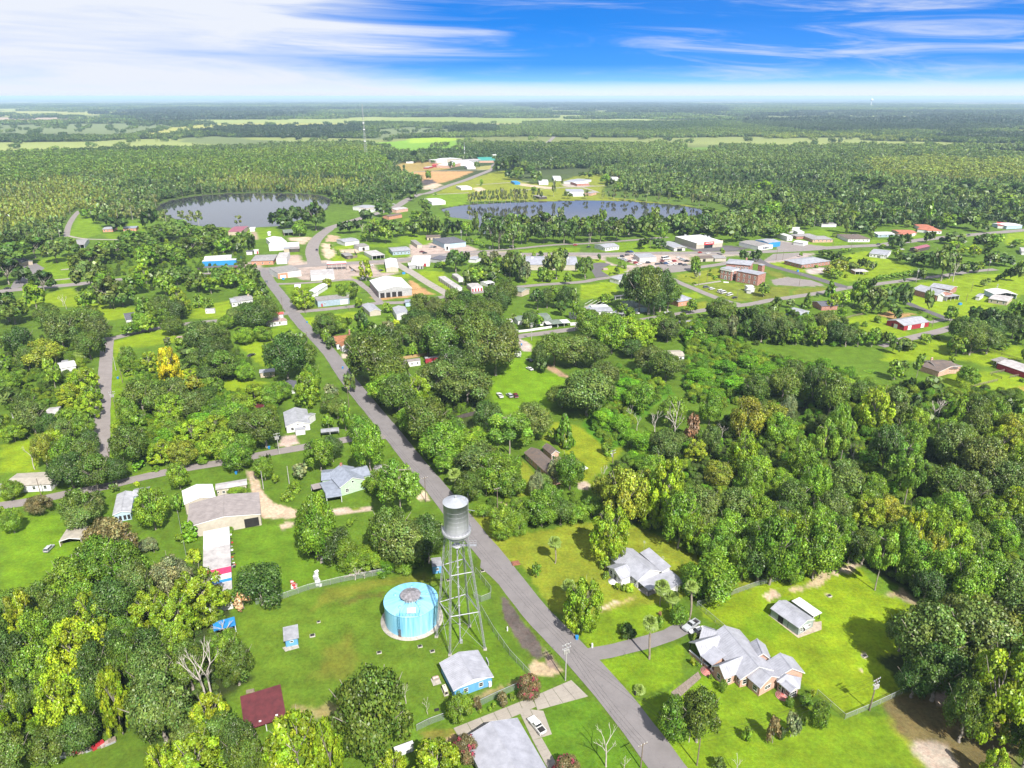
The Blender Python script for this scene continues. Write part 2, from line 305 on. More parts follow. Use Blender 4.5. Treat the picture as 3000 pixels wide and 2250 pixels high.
 ('Q',[(0,390),(150,400),(450,440),(430,460),(100,420)],SAND,2,3),('Q',[(540,400),(640,400),(900,420),(740,440),(560,430)],CONC,2,2),
 # ---- left blocks
 ('D',[(0,890),(300,840),(260,1000),(240,1060),(0,1080)],LIMEG,1.5,2),('D',[(150,480),(260,440),(330,500),(420,600),(300,640),(180,560)],LIMEG,1.5,2.5),
 ('D',[(720,230),(1000,150),(1150,140),(1140,230),(860,260),(740,330)],LIMEG,1,2),('D',[(700,330),(740,330),(810,440),(800,600),(790,760),(770,980),(690,980),(700,700)],BRIGHT,0.8,1.2),
 ('D',[(1400,500),(1500,470),(1640,470),(1740,490),(1560,540),(1440,560)],LIMEG,1,2),('D',[(1560,250),(1700,220),(1760,260),(1740,400),(1650,350)],LIMEG,1.2,2),
 ('D',[(1500,200),(1850,120),(1900,160),(1780,230),(1600,230)],BRIGHT,1.2,2),('D',[(800,430),(900,420),(920,460),(830,470)],LIMEG,1,1.5),
 ('D',[(820,1090),(1100,1040),(1480,960),(1480,990),(1000,1090)],BRIGHT,0.8,1.2),('D',[(1200,1090),(1480,1020),(1530,1100),(1300,1130)],GRASS,1,1.5),
 ('D',[(0,1230),(300,1190),(380,1200),(150,1260),(0,1280)],BRIGHT,0.8,1.2),
 ('D',[(0,1330),(420,1240),(440,1400),(560,1470),(1000,1400),(1210,1380),(1210,1640),(900,1659),(300,1900),(0,2000)],GRASS,1.2,2),
 ('A',[(0,80),(400,0),(560,200),(300,560),(40,620),(0,600)],(0.120,0.232,0.009),1.5,4),
 ('D',[(1500,1490),(1940,1450),(2000,1659),(1500,1659)],GRASS,1,2),('A',[(1510,130),(1940,60),(2000,300),(2212,330),(2212,440),(1650,600),(1520,480)],(0.098,0.195,0.010),1,2),
 ('A',[(1530,620),(2212,460),(2700,380),(2950,760),(2950,1200),(2500,1250),(2200,1400),(1850,1340),(1500,1200),(1560,900)],(0.098,0.176,0.013),1,3),
 ('B',[(-100,500),(200,440),(520,400),(640,460),(250,480),(0,560),(-200,640)],WORN,1,1.5),('B',[(0,590),(120,540),(270,520),(260,545),(130,560),(0,620)],(0.10,0.11,0.02),0.8,1),
 ('B',[(60,800),(-100,900),(-200,1050),(0,1080),(120,960)],WORN,1.5,4),
 ('B',[(640,580),(860,560),(920,640),(1230,1060),(1160,1070),(1000,1100),(860,900),(640,800)],(0.098,0.190,0.010),1,1.5),
 ('A',[(300,1640),(700,1500),(860,1420),(1000,1500),(1000,1800),(300,1800)],(0.090,0.165,0.014),1,3),
 # road verge, worn asphalt patch and sand
 ('B',[(900,250),(1060,400),(1120,560),(1250,740),(1400,960),(1460,1060),(1300,1080),(1180,900),(1000,620),(960,520),(860,380)],(0.09,0.16,0.012),0.6,0.6),
 ('B',[(1040,545),(1075,560),(1100,600),(1150,680),(1240,790),(1300,880),(1310,940),(1260,950),(1180,880),(1120,800),(1060,700),(1042,620)],(0.11,0.095,0.085),0.35,0.9),
 ('B',[(1200,1000),(1260,965),(1340,985),(1440,1020),(1400,1050),(1240,1060)],(0.42,0.35,0.22),0.5,1.2),('B',[(1310,880),(1360,920),(1420,1030),(1340,1010)],(0.24,0.19,0.15),0.5,1),
 ('B',[(860,1200),(1180,1090),(1240,1070),(1480,1080),(1440,1110),(1300,1130),(1100,1210),(900,1280),(700,1340),(860,1330)],(0.075,0.165,0.010),0.6,1),
 ('B',[(870,1190),(1120,1095),(1170,1080),(1190,1100),(1100,1130),(900,1210)],(0.26,0.22,0.10),0.4,0.8),
 ('B',[(1290,1300),(1330,1240),(1580,1210),(1640,1230),(1970,1659),(1400,1659),(1270,1490)],(0.085,0.185,0.010),0.3,0.6),
 ('B',[(500,1420),(720,1400),(760,1480),(560,1560)],(0.17,0.18,0.03),0.6,1.5),('i',[(170,410),(380,290),(400,320),(260,400),(190,430)],(0.40,0.29,0.16),0.4,0.8),
 ('A',[(1900,1250),(2212,1240),(2400,1260),(2100,1340),(1900,1330)],(0.26,0.24,0.09),1,2.5),
 # star house lawn, drive side lawns
 ('E',[(850,1340),(1000,1340),(1060,1480),(1200,1500),(1590,1390),(1620,1440),(1860,1400),(2212,1540),(2212,1659),(1060,1659)],DRY,1,2),
 ('B',[(850,60),(980,60),(1060,160),(1350,110),(1590,60),(1860,90),(2100,180),(2212,260),(2212,560),(2080,620),(1700,640),(1500,700),(1380,640),(1100,240)],DRY,0.8,2),
 ('B',[(1480,760),(1560,760),(1700,650),(2060,580),(2212,620),(2212,740),(2060,790),(1860,850),(1600,890)],(0.145,0.245,0.009),0.6,1.5),
 ('B',[(1650,960),(2000,900),(2212,850),(2212,1080),(1930,1200),(1860,1200)],BRIGHT,0.4,0.8),('B',[(1860,1210),(1950,1230),(2212,1110),(2700,1000),(2900,1300),(2900,1659),(2212,1640)],BRIGHT,0.5,1.5),
 ('B',[(1650,640),(1760,580),(1800,580),(1680,645)],SAND,0.3,0.6),('B',[(1700,630),(1900,545),(1910,555),(1730,635)],(0.34,0.29,0.12),0.3,0.6),
 # right paddock, yards, sandy oak floor
 ('C',[(90,610),(480,480),(960,350),(1130,330),(1250,520),(1600,640),(1690,700),(1650,800),(1450,1170),(1050,1350),(860,1170),(260,770)],LIMEG,0.8,2),
 ('C',[(260,770),(560,600),(700,560),(900,620),(1000,700),(560,830),(440,860)],BRIGHT,1,3),
 ('C',[(510,550),(580,510),(640,520),(640,545),(560,560)],SAND,0.3,1.5),('C',[(680,500),(780,480),(850,440),(900,390),(960,395),(940,430),(860,480),(760,510),(700,515)],(0.42,0.36,0.22),0.4,1.8),
 ('C',[(970,360),(1120,330),(1160,350),(1060,400),(990,400)],SAND,0.4,1.5),('C',[(925,540),(950,530),(970,545),(945,552)],SAND,0.2,0.4),
 ('C',[(1300,540),(1420,500),(1560,600),(1700,660),(1680,690),(1500,590)],(0.30,0.26,0.16),0.8,1.5),
 ('C',[(1160,915),(1190,920),(1185,945),(1165,940)],SAND,0.2,0.4),('C',[(1145,1020),(1170,1018),(1170,1034),(1150,1034)],SAND,0.2,0.3),
 ('C',[(0,1150),(280,1150),(500,1210),(700,1180),(960,1330),(1060,1360),(1300,1300),(1420,1420),(1600,1659),(0,1720)],(0.140,0.240,0.009),1,2),
 ('C',[(1280,1340),(1380,1330),(1520,1480),(1640,1659),(1540,1659),(1400,1480)],DRY,1,2),
 ('C',[(1300,1180),(1450,1170),(1700,1130),(2212,1200),(2212,1700),(1620,1700),(1500,1500),(1400,1380)],(0.135,0.115,0.045),1.5,4),
 ('C',[(1500,1480),(1580,1470),(1660,1470),(1740,1560),(1800,1700),(1640,1700)],(0.36,0.32,0.26),1.0,3),('C',[(1640,1180),(1740,1180),(1720,1260),(1660,1240)],(0.45,0.38,0.30),0.5,1.5),
 ('C',[(250,470),(330,430),(450,440),(480,480),(300,540)],DRY,0.5,1),
 ('F',[(0,1600),(80,1580),(140,1659),(0,1700)],DRY,0.5,1),
 # middle: lawns, paddock, thicket floor
 ('E',[(680,150),(740,120),(860,150),(860,210),(780,220)],DRY,1,1.5),('E',[(1190,215),(1320,190),(1330,230),(1240,290)],BRIGHT,0.8,1.2),
 ('E',[(1090,180),(1150,200),(1230,240),(1230,285),(1180,285),(1130,230)],(0.42,0.38,0.34),0.5,0.8),
 ('E',[(930,470),(1050,400),(1160,290),(1230,290),(1260,420),(1400,430),(1460,480),(1400,560),(1360,660),(1140,680),(1060,700),(980,600)],(0.130,0.255,0.008),1,2),
 ('E',[(1340,370),(1400,400),(1490,460),(1420,450),(1330,400)],(0.33,0.24,0.15),0.8,1.2),
 ('E',[(1290,860),(1380,740),(1560,770),(1700,880),(1820,920),(1800,960),(1640,1100),(1600,1180),(1500,1120),(1420,900)],(0.185,0.245,0.012),1,1.5),
 ('E',[(1530,1150),(1560,1125),(1610,1140),(1600,1180),(1540,1180)],(0.45,0.38,0.30),0.4,0.8),('E',[(1100,1010),(1180,1000),(1280,1100),(1220,1220),(1150,1230),(1080,1150)],DRY,0.6,1.2),
 ('E',[(980,1280),(1150,1245),(1160,1260),(1000,1300)],(0.42,0.34,0.24),0.3,0.6),('E',[(760,760),(900,720),(890,840),(780,860),(700,840)],(0.16,0.25,0.01),0.8,1.5),
 ('E',[(1600,460),(1800,400),(2050,480),(2150,560),(2000,660),(1900,760),(1880,840),(1740,960),(1560,770),(1640,640)],SCRUB,1.5,3),
 ('F',[(0,110),(150,90),(330,250),(600,340),(420,440),(160,560),(0,520)],SCRUB,1.5,3),
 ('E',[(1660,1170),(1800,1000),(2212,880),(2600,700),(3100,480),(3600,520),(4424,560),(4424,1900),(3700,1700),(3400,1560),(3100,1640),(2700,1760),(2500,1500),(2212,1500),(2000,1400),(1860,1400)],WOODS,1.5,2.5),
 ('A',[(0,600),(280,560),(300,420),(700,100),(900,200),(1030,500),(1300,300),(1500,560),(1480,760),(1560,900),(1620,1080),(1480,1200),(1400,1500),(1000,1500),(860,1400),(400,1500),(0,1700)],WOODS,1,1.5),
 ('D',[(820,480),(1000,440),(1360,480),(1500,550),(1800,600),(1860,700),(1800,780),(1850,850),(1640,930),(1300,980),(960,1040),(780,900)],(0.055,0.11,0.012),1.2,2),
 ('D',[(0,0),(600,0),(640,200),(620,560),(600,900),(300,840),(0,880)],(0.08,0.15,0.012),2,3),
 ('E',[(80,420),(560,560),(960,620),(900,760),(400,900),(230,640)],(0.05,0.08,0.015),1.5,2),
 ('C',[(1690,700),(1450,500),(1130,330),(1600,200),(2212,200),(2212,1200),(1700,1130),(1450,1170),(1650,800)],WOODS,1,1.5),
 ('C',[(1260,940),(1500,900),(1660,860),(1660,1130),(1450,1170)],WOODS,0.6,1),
 # driveways of bare sand and gravel
 ('b',[(710,0),(780,0),(800,40),(825,120),(880,220),(960,300),(1100,340),(1200,370),(1200,440),(1060,440),(860,440),(830,400),(800,280),(760,200)],(0.44,0.36,0.26),0.4,0.5),
 ('b',[(765,60),(790,90),(800,180),(785,170)],(0.09,0.16,0.012),0.2,0.3),('b',[(1020,510),(1080,470),(1180,470),(1140,500),(1080,530),(1030,550)],(0.45,0.38,0.28),0.4,0.8),
 ('a',[(880,1280),(880,1180),(1200,1155),(1640,1130),(1670,1200),(1100,1260)],(0.44,0.37,0.30),0.25,0.4),('a',[(1290,1180),(1640,1155),(1640,1175),(1310,1198)],(0.15,0.22,0.015),0.15,0.2),
 ('E',[(480,1250),(510,1200),(540,1190),(580,1250)],SAND,0.3,0.6),('E',[(0,300),(60,290),(70,310),(20,335),(0,335)],(0.46,0.40,0.33),0.3,0.4),
 ('D',[(1800,900),(1820,840),(1920,820),(1935,880),(1860,910)],(0.42,0.35,0.30),0.5,1),('G',[(1610,840),(1660,840),(1680,890),(1640,890)],(0.33,0.27,0.2),1,2),
]
LAKES={'lake_julia':('G',[(1005,690),(1040,655),(1120,628),(1290,602),(1480,588),(1700,584),(1950,590),(2080,600),(2150,630),(2120,690),(2000,740),(1800,800),(1600,812),(1330,806),(1200,780),(1100,740)]),
 'lake_alice':('H',[(640,690),(720,672),(830,658),(1000,650),(1200,642),(1500,633),(1700,632),(1850,636),(2010,648),(2180,662),(2330,686),(2380,712),(2330,740),(2100,745),(2000,790),(1600,810),(1300,830),(1000,850),(900,850),(880,800),(850,760),(700,740)])}
LAKEW={k:wpoly(t,p) for k,(t,p) in LAKES.items()}
def clearing(x,y):      # wide farm fields and clearings among the far woods
 return fbm(np.asarray(x)/2.6+300,y,620,4,55)+np.where(np.asarray(x)<900,np.clip(-np.asarray(x)/9e4,0,.02),-0.075)
def ground_colour(x,y):
 n=len(x);d=np.hypot(x,y)
 nA=fbm(x,y,60,4,1);nB=fbm(x,y,600,5,5)
 near=np.array(GRASS)[None]*(0.8+0.4*nA[:,None])
 fd=np.array((0.030,0.055,0.020))[None];fl=np.array((0.085,0.115,0.035))[None]
 far=fd+(fl-fd)*np.clip((nB-0.3)*2.6,0,1)[:,None]
 w=np.clip((d-900)/500,0,1)[:,None];c=near*(1-w)+far*w;k=(np.clip((clearing(x,y)-0.575)*60,0,1)*np.clip((d-2100)/300,0,1))[:,None];f_=np.array((0.20,0.25,0.075))*(0.65+0.9*vnoise(x,y,900,77)[:,None]);c=c*(1-k)+f_*k
 X=np.stack([x,y],1)
 for t,pts,col,fe,nz in ZONES:
  P=wpoly(t,pts);A=np.array(P);m=fe+nz
  s=(x>A[:,0].min()-m)&(x<A[:,0].max()+m)&(y>A[:,1].min()-m)&(y<A[:,1].max()+m)
  if not s.any(): continue
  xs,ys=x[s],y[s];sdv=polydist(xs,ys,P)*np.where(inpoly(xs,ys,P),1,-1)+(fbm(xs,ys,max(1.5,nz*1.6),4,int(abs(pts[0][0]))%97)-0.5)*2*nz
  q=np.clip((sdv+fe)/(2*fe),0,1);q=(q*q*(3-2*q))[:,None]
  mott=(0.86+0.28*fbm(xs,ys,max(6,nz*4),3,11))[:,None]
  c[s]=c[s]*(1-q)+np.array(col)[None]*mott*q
 return c*ALB*np.where(d<1500,0.86+0.28*fbm(x,y,26,4,41),1)[:,None]
def build_ground():
 az=np.concatenate([np.arange(-180,-48,12),np.arange(-48,48.01,0.19),np.arange(54,180,12)])
 rr=[0.0,40.0];r=70.0
 while r<3200: rr.append(r);r*=1.0066
 while r<90000: rr.append(r);r*=1.035
 rr=np.array(rr[1:]);na,nr=len(az),len(rr);a=np.radians(az)
 x=np.outer(rr,np.sin(a)).ravel();y=np.outer(rr,np.cos(a)).ravel()
 z=np.zeros_like(x);dd=np.hypot(x,y)
 z+= (fbm(x,y,14,3,3)-0.5)*0.10*np.clip(1-dd/500,0,1)-0.03
 for P in LAKEW.values():
  A=np.array(P);s=(x>A[:,0].min()-30)&(x<A[:,0].max()+30)&(y>A[:,1].min()-30)&(y<A[:,1].max()+30)
  sdv=polydist(x[s],y[s],P)*np.where(inpoly(x[s],y[s],P),1,-1)+(fbm(x[s],y[s],14,3,9)-0.5)*5
  z[s]-=np.clip(sdv/4,0,1)*1.6
 col=ground_colour(x,y)
 for P in LAKEW.values():
  s=inpoly(x,y,P);col[s]=(0.03,0.03,0.025)
 nv=len(x)+1
 me=bpy.data.meshes.new('ground');me.vertices.add(nv)
 co=np.zeros((nv,3));co[:-1,0]=x;co[:-1,1]=y;co[:-1,2]=z;co[-1]=(0,0,-0.03);me.vertices.foreach_set('co',co.ravel())
 i=np.arange(nr-1)[:,None]*na;j=np.arange(na)[None];j2=(j+1)%na
 q=np.stack([i+j,i+na+j,i+na+j2,i+j2],-1).reshape(-1,4)[:,::-1]
 j=np.arange(na);tri=np.stack([np.full(na,nv-1),(j+1)%na,j],1)
 nl=q.size+tri.size;me.loops.add(nl);me.loops.foreach_set('vertex_index',np.concatenate([q.ravel(),tri.ravel()]).astype(np.int32))
 npoly=len(q)+len(tri);me.polygons.add(npoly)
 st=np.concatenate([np.arange(len(q))*4,len(q)*4+np.arange(len(tri))*3]).astype(np.int32);me.polygons.foreach_set('loop_start',st)
 me.polygons.foreach_set('use_smooth',np.ones(npoly,bool));me.update(calc_edges=True);me.validate()
 ca=me.color_attributes.new('cover','FLOAT_COLOR','POINT');cc=np.ones((nv,4),np.float32);cc[:-1,:3]=col;cc[-1,:3]=GRASS;ca.data.foreach_set('color',cc.ravel())
 m,N,L=nm('grassland');o=N.new('ShaderNodeOutputMaterial');b=N.new('ShaderNodeBsdfPrincipled');L.new(b.outputs[0],o.inputs[0]);b.inputs['Roughness'].default_value=0.95;b.inputs['Specular IOR Level'].default_value=0.15
 at=N.new('ShaderNodeAttribute');at.attribute_name='cover';gm=N.new('ShaderNodeNewGeometry')
 def noise(s,d,r=0.6):
  n=N.new('ShaderNodeTexNoise');n.inputs['Scale'].default_value=s;n.inputs['Detail'].default_value=d;n.inputs['Roughness'].default_value=r;L.new(gm.outputs['Position'],n.inputs['Vector']);return n.outputs[0]
 def mapr(v,lo,hi):
  n=N.new('ShaderNodeMapRange');L.new(v,n.inputs[0]);n.inputs[1].default_value=0.25;n.inputs[2].default_value=0.75;n.inputs[3].default_value=lo;n.inputs[4].default_value=hi;return n.outputs[0]
 mu=N.new('ShaderNodeMath');mu.operation='MULTIPLY';L.new(mapr(noise(1.1,7,0.7),0.62,1.38),mu.inputs[0]);L.new(mapr(noise(0.16,5),0.66,1.30),mu.inputs[1])
 vm=N.new('ShaderNodeVectorMath');vm.operation='SCALE';L.new(at.outputs['Color'],vm.inputs[0]);L.new(mu.outputs[0],vm.inputs['Scale'])
 # tufts leaning to a browner green
 mx=N.new('ShaderNodeMix');mx.data_type='RGBA';mx.blend_type='MULTIPLY';L.new(mapr(noise(0.35,6,0.7),-0.25,0.65),mx.inputs[0]);L.new(vm.outputs[0],mx.inputs[6]);mx.inputs[7].default_value=(1.22,0.86,0.8,1)
 L.new(mx.outputs[2],b.inputs['Base Color'])
 bp=N.new('ShaderNodeBump');bp.inputs['Strength'].default_value=0.7;bp.inputs['Distance'].default_value=0.25;L.new(noise(2.2,6,0.7),bp.inputs['Height']);L.new(bp.outputs[0],b.inputs['Normal'])
 me.materials.append(m);link('ground',me,kind='structure')
build_ground()
# ---------------------------------------------------------------- lakes
def build_lakes():
 m,N,L=nm('lake water');o=N.new('ShaderNodeOutputMaterial');b=N.new('ShaderNodeBsdfPrincipled');L.new(b.outputs[0],o.inputs[0])
 b.inputs['Base Color'].default_value=(0.030,0.030,0.036,1);b.inputs['Roughness'].default_value=0.04;b.inputs['IOR'].default_value=1.33;b.inputs['Specular IOR Level'].default_value=0.6
 gm=N.new('ShaderNodeNewGeometry');n=N.new('ShaderNodeTexNoise');n.inputs['Scale'].default_value=0.35;n.inputs['Detail'].default_value=4;L.new(gm.outputs['Position'],n.inputs['Vector'])
 bp=N.new('ShaderNodeBump');bp.inputs['Strength'].default_value=0.10;bp.inputs['Distance'].default_value=0.12;L.new(n.outputs[0],bp.inputs['Height']);L.new(bp.outputs[0],b.inputs['Normal'])
 for k,P in LAKEW.items():
  mb=MB();c=np.mean(np.array(P),0);P2=[(c[0]+(x-c[0])*1.03,c[1]+(y-c[1])*1.03) for x,y in P]
  mb.add([(x,y,-0.7) for x,y in P2],[tuple(range(len(P2)))]); 
  ob=mb.build('lake',m,kind='structure'); 
  if ob.data.polygons[0].normal.z<0: ob.data.flip_normals()
build_lakes()
# ---------------------------------------------------------------- roads
def roadmat(name,col,var):
 m,N,L=nm(name);o=N.new('ShaderNodeOutputMaterial');b=N.new('ShaderNodeBsdfPrincipled');L.new(b.outputs[0],o.inputs[0]);b.inputs['Roughness'].default_value=0.9;b.inputs['Specular IOR Level'].default_value=0.25
 gm=N.new('ShaderNodeNewGeometry')
 def noise(s,d,r=0.6):
  n=N.new('ShaderNodeTexNoise');n.inputs['Scale'].default_value=s;n.inputs['Detail'].default_value=d;n.inputs['Roughness'].default_value=r;L.new(gm.outputs['Position'],n.inputs['Vector']);return n.outputs[0]
 cr=N.new('ShaderNodeValToRGB');L.new(noise(0.22,8,0.7),cr.inputs[0]);e=cr.color_ramp.elements;e[0].position=0.3;col=[c*ALB for c in col];e[0].color=(*[c*(1-var) for c in col],1);e[1].position=0.7;e[1].color=(*[c*(1+var*0.6) for c in col],1)
 vo=N.new('ShaderNodeTexVoronoi');vo.feature='DISTANCE_TO_EDGE';vo.inputs['Scale'].default_value=0.12; 
 wn=N.new('ShaderNodeTexNoise');wn.inputs['Scale'].default_value=0.8;wn.inputs['Detail'].default_value=4;L.new(gm.outputs['Position'],wn.inputs['Vector'])
 va=N.new('ShaderNodeVectorMath');va.operation='MULTIPLY_ADD';L.new(wn.outputs[1],va.inputs[0]);va.inputs[1].default_value=(2.5,2.5,0);L.new(gm.outputs['Position'],va.inputs[2]);L.new(va.outputs[0],vo.inputs['Vector'])
 lt=N.new('ShaderNodeMath');lt.operation='LESS_THAN';lt.inputs[1].default_value=0.003;L.new(vo.outputs[0],lt.inputs[0])
 mx=N.new('ShaderNodeMix');mx.data_type='RGBA';mx.blend_type='MULTIPLY';L.new(lt.outputs[0],mx.inputs[0]);L.new(cr.outputs[0],mx.inputs[6]);mx.inputs[7].default_value=(0.75,0.75,0.75,1)
 mx2=N.new('ShaderNodeMix');mx2.data_type='RGBA';mx2.blend_type='MULTIPLY';mx2.inputs[0].default_value=0.35;L.new(mx.outputs[2],mx2.inputs[6]);L.new(noise(6,4,0.8),mx2.inputs[7])
 L.new(mx2.outputs[2],b.inputs['Base Color']);return m
M_ROAD=roadmat('weathered asphalt',(0.245,0.225,0.225),0.16);M_ROAD2=roadmat('old pale asphalt',(0.30,0.265,0.25),0.18);M_ROAD3=roadmat('dark asphalt',(0.15,0.14,0.145),0.2);M_CONC=roadmat('concrete paving',(0.40,0.36,0.31),0.2)
def smooth(P,step=4.0):
 out=[];n=len(P)
 for i in range(n-1):
  p0,p1,p2,p3=P[max(i-1,0)],P[i],P[i+1],P[min(i+2,n-1)]
  k=max(2,int((p2-p1).length/step))
  for s in range(k):
   t=s/k;out.append(0.5*((2*p1)+(p2-p0)*t+(2*p0-5*p1+4*p2-p3)*t*t+(3*p1-p0-3*p2+p3)*t**3))
 out.append(P[-1]);return out
ROADPTS=[]
def road(name,pts,w,m,z=0.05,rag=0.12,verge=0.35):
 """pts: (tile,x,y);flat strip with ragged edges lying just above the ground"""
 P=smooth([Vector(g(*p)[:2]).to_3d() for p in pts]); 
 for v in P: ROADPTS.append((v.x,v.y,w/2))
 mb=MB();vs=[];n=len(P)
 for i,p in enumerate(P):
  d=(P[min(i+1,n-1)]-P[max(i-1,0)]).normalized();nn=Vector((-d.y,d.x,0))
  ww=w if not isinstance(w,tuple) else w[0]+(w[1]-w[0])*i/(n-1)
  l=p+nn*(ww/2+random.uniform(-rag,rag));r=p-nn*(ww/2+random.uniform(-rag,rag))
  vs+= [(l.x,l.y,z),(p.x,p.y,z+0.04),(r.x,r.y,z)]
 fs=[]
 for i in range(n-1):
  a=3*i;fs+= [(a,a+1,a+4,a+3),(a+1,a+2,a+5,a+4)]
 mb.add(vs,fs,0,True);o=mb.build(name,m,kind='structure')
 if o.data.polygons[0].normal.z<0: o.data.flip_normals()
 return o
def lot(name,t,pts,m,z=0.045):
 P=wpoly(t,pts);mb=MB();mb.add([(x,y,z) for x,y in P],[tuple(range(len(P)))]);o=mb.build(name,m,kind='structure')
 if o.data.polygons[0].normal.z<0: o.data.flip_normals()
 return o
MAIN=[('B',2640,2400),('B',2330,1950),('B',2115,1659),('B',1925,1400),('B',1740,1165),('B',1600,1005),('B',1440,840),('B',1255,645),('B',1100,450),('B',985,300),('B',870,160),('B',775,40),
 ('E',745,1340),('E',628,1190),('E',470,1000),('E',352,850),('E',235,705),('E',115,560),('E',15,430),('D',2140,300),('D',2010,160),('J',845,1400),('J',690,1210),('J',570,1030),('J',450,880),('J',355,740),('J',310,650)]
road('road',MAIN,8.0,M_ROAD,0.075)
def apron(t,pts,m=M_ROAD): return lot('road_apron',t,pts,m,0.052)
apron('B',[(905,310),(900,360),(960,410),(1020,470),(1060,470),(980,330)]); 
road('side_street',[('D',640,222),('D',760,195),('D',900,160),('D',1050,132),('D',1195,110),('D',1500,80),('D',1780,55),('J',560,1240),('J',700,1215),('J',1000,1190),('J',1480,1140),('J',1800,1100),('J',2212,1085),('K',300,1040),('K',540,1000),('K',900,955),('K',1300,900),('K',1700,860),('K',2212,825),('L',200,790),('L',420,760),('L',560,730)],7.0,M_ROAD2,0.06)
road('side_street',[('D',640,1030),('D',655,940),('D',658,830),('D',662,700),('D',672,560),('D',682,420),('D',690,300),('D',700,195)],6.6,M_ROAD2,0.05)
road('side_street',[('D',-160,1310),('D',0,1288),('D',200,1258),('D',420,1212),('D',700,1158),('D',870,1115),('D',1200,1045),('D',1480,1000),('D',1680,958),('D',1980,905),('D',2212,865),('E',100,850),('E',340,832)],5.6,M_ROAD2,0.055)
road('highway',[('G',-300,1262),('G',0,1225),('G',200,1205),('G',480,1180),('O',900,860),('J',0,700),('J',280,665),('J',600,640),('J',900,612),('J',1400,582),('J',1800,560),('J',2212,528),('K',300,480),('K',800,460),('K',1300,462),('K',1800,462),('K',2212,458),('L',300,462),('L',800,452),('L',1500,445),('L',2000,446),('M',300,425),('M',700,405),('M',1200,368),('M',1700,345),('N',450,330),('N',750,295),('N',1020,262),('N',1500,215),('N',1900,180),('N',2212,152),('N',2700,120)],11.5,M_ROAD2,0.07)
road('highway',[('J',985,610),('J',965,520),('J',945,430),('J',970,330),('J',1045,230),('J',1150,150),('J',1260,95),('H',320,690),('H',420,635),('H',500,598),('P',900,735),('P',1050,680),('P',1200,625),('P',1400,560),('P',1550,500),('P',1720,432),('P',1760,400),('H',1000,400),('H',1120,350),('H',1230,318),('H',1300,288),('H',1335,262),('H',1375,225),('H',1395,195),('H',1400,150)],12.0,M_ROAD2,0.06)
road('lakeside_street',[('K',640,430),('K',900,425),('K',1200,405),('K',1450,385),('K',1700,358),('K',2000,335),('L',-20,330),('L',300,310),('L',560,290),('L',900,262),('L',1130,240)],6.5,M_ROAD2,0.05)
road('side_street',[('K',-60,640),('K',60,720),('K',260,850),('K',420,940),('K',540,1010)],7.5,M_CONC,0.045);road('side_street',[('J',1990,550),('J',2080,610),('J',2212,690),('K',60,720)],7.5,M_CONC,0.04)
road('alley',[('J',480,850),('J',800,840),('J',1150,815),('J',1480,795),('J',1620,880),('J',1720,960),('J',1830,1090)],5.0,M_ROAD2,0.05)
road('side_street',[('L',1180,780),('L',1280,830),('L',1450,900),('L',1640,980),('L',1900,1075),('L',2060,1110)],6.5,M_ROAD2,0.05);road('side_street',[('L',560,730),('L',900,705),('L',1240,680),('L',1500,640),('L',1830,592),('L',2000,560),('M',200,590)],8,M_ROAD2,0.05)
road('side_street',[('M',60,520),('M',200,595),('M',420,660),('M',700,735),('M',950,810),('M',1180,880),('M',1260,910)],8.5,M_ROAD3,0.055)
road('side_street',[('L',700,1330),('L',900,1300),('L',1200,1250),('L',1500,1205),('L',1800,1160),('L',2212,1110),('M',250,1060),('M',600,1010),('M',950,955),('M',1240,900),('M',1500,870),('M',1750,835),('M',2080,795),('N',640,805),('N',900,770),('N',1150,745),('N',1500,690),('N',1850,660)],7,M_ROAD2,0.05)
lot('parking_lot','M',[(270,800),(470,765),(780,800),(940,860),(640,880),(300,860)],M_ROAD2,0.04)
lot('parking_lot','L',[(930,650),(1060,590),(1260,590),(1440,600),(1420,660),(1240,680)],M_ROAD2,0.04);lot('parking_lot','L',[(90,590),(250,570),(400,590),(300,640),(270,680),(380,745),(200,770),(160,700)],M_ROAD3,0.04);lot('parking_lot','L',[(1270,345),(1600,370),(1900,365),(2080,395),(1900,425),(1500,420)],M_ROAD3,0.04)
lot('parking_lot','M',[(390,300),(640,335),(1000,365),(700,395),(330,395)],M_ROAD2,0.04);lot('parking_lot','M',[(150,560),(290,460),(640,440),(610,480),(400,540)],M_ROAD2,0.04)
road('side_street',[('N',690,1090),('N',900,1180),('N',1060,1240),('N',1200,1300)],6,M_ROAD3,0.05);road('side_street',[('N',480,1610),('N',700,1560),('N',950,1500),('N',1200,1440),('N',1330,1400),('N',1500,1380)],7,M_ROAD2,0.05);road('farm_track',[('N',980,1350),('N',1200,1310),('N',1330,1320)],4,M_ROAD2,0.05)
road('side_street',[('E',1100,205),('E',1180,185),('E',1300,170),('E',1430,152),('E',1550,135),('L',0,1390),('L',400,1370),('L',830,1310)],7,M_ROAD2,0.05)
road('farm_track',[('G',430,870),('G',445,800),('G',480,740),('G',515,702)],6,M_ROAD2,0.04);road('farm_track',[('G',440,865),('G',560,885),('G',800,890)],4,M_CONC,0.04)
lot('parking_lot','G',[(140,1050),(230,1040),(290,1075),(240,1110),(200,1180),(60,1215),(90,1160),(180,1110)],M_ROAD,0.04);road('driveway',[('G',200,1165),('G',480,1140)],4,M_CONC,0.04);road('driveway',[('G',395,1085),('G',490,1075)],4,M_CONC,0.04)
road('driveway',[('B',1610,925),('B',1720,905),('B',1850,875),('B',2000,838),('B',2120,800),('B',2212,755),('C',60,760)],4.6,M_ROAD,0.05);apron('B',[(1560,870),(1640,905),(1660,930),(1640,975),(1590,930)])
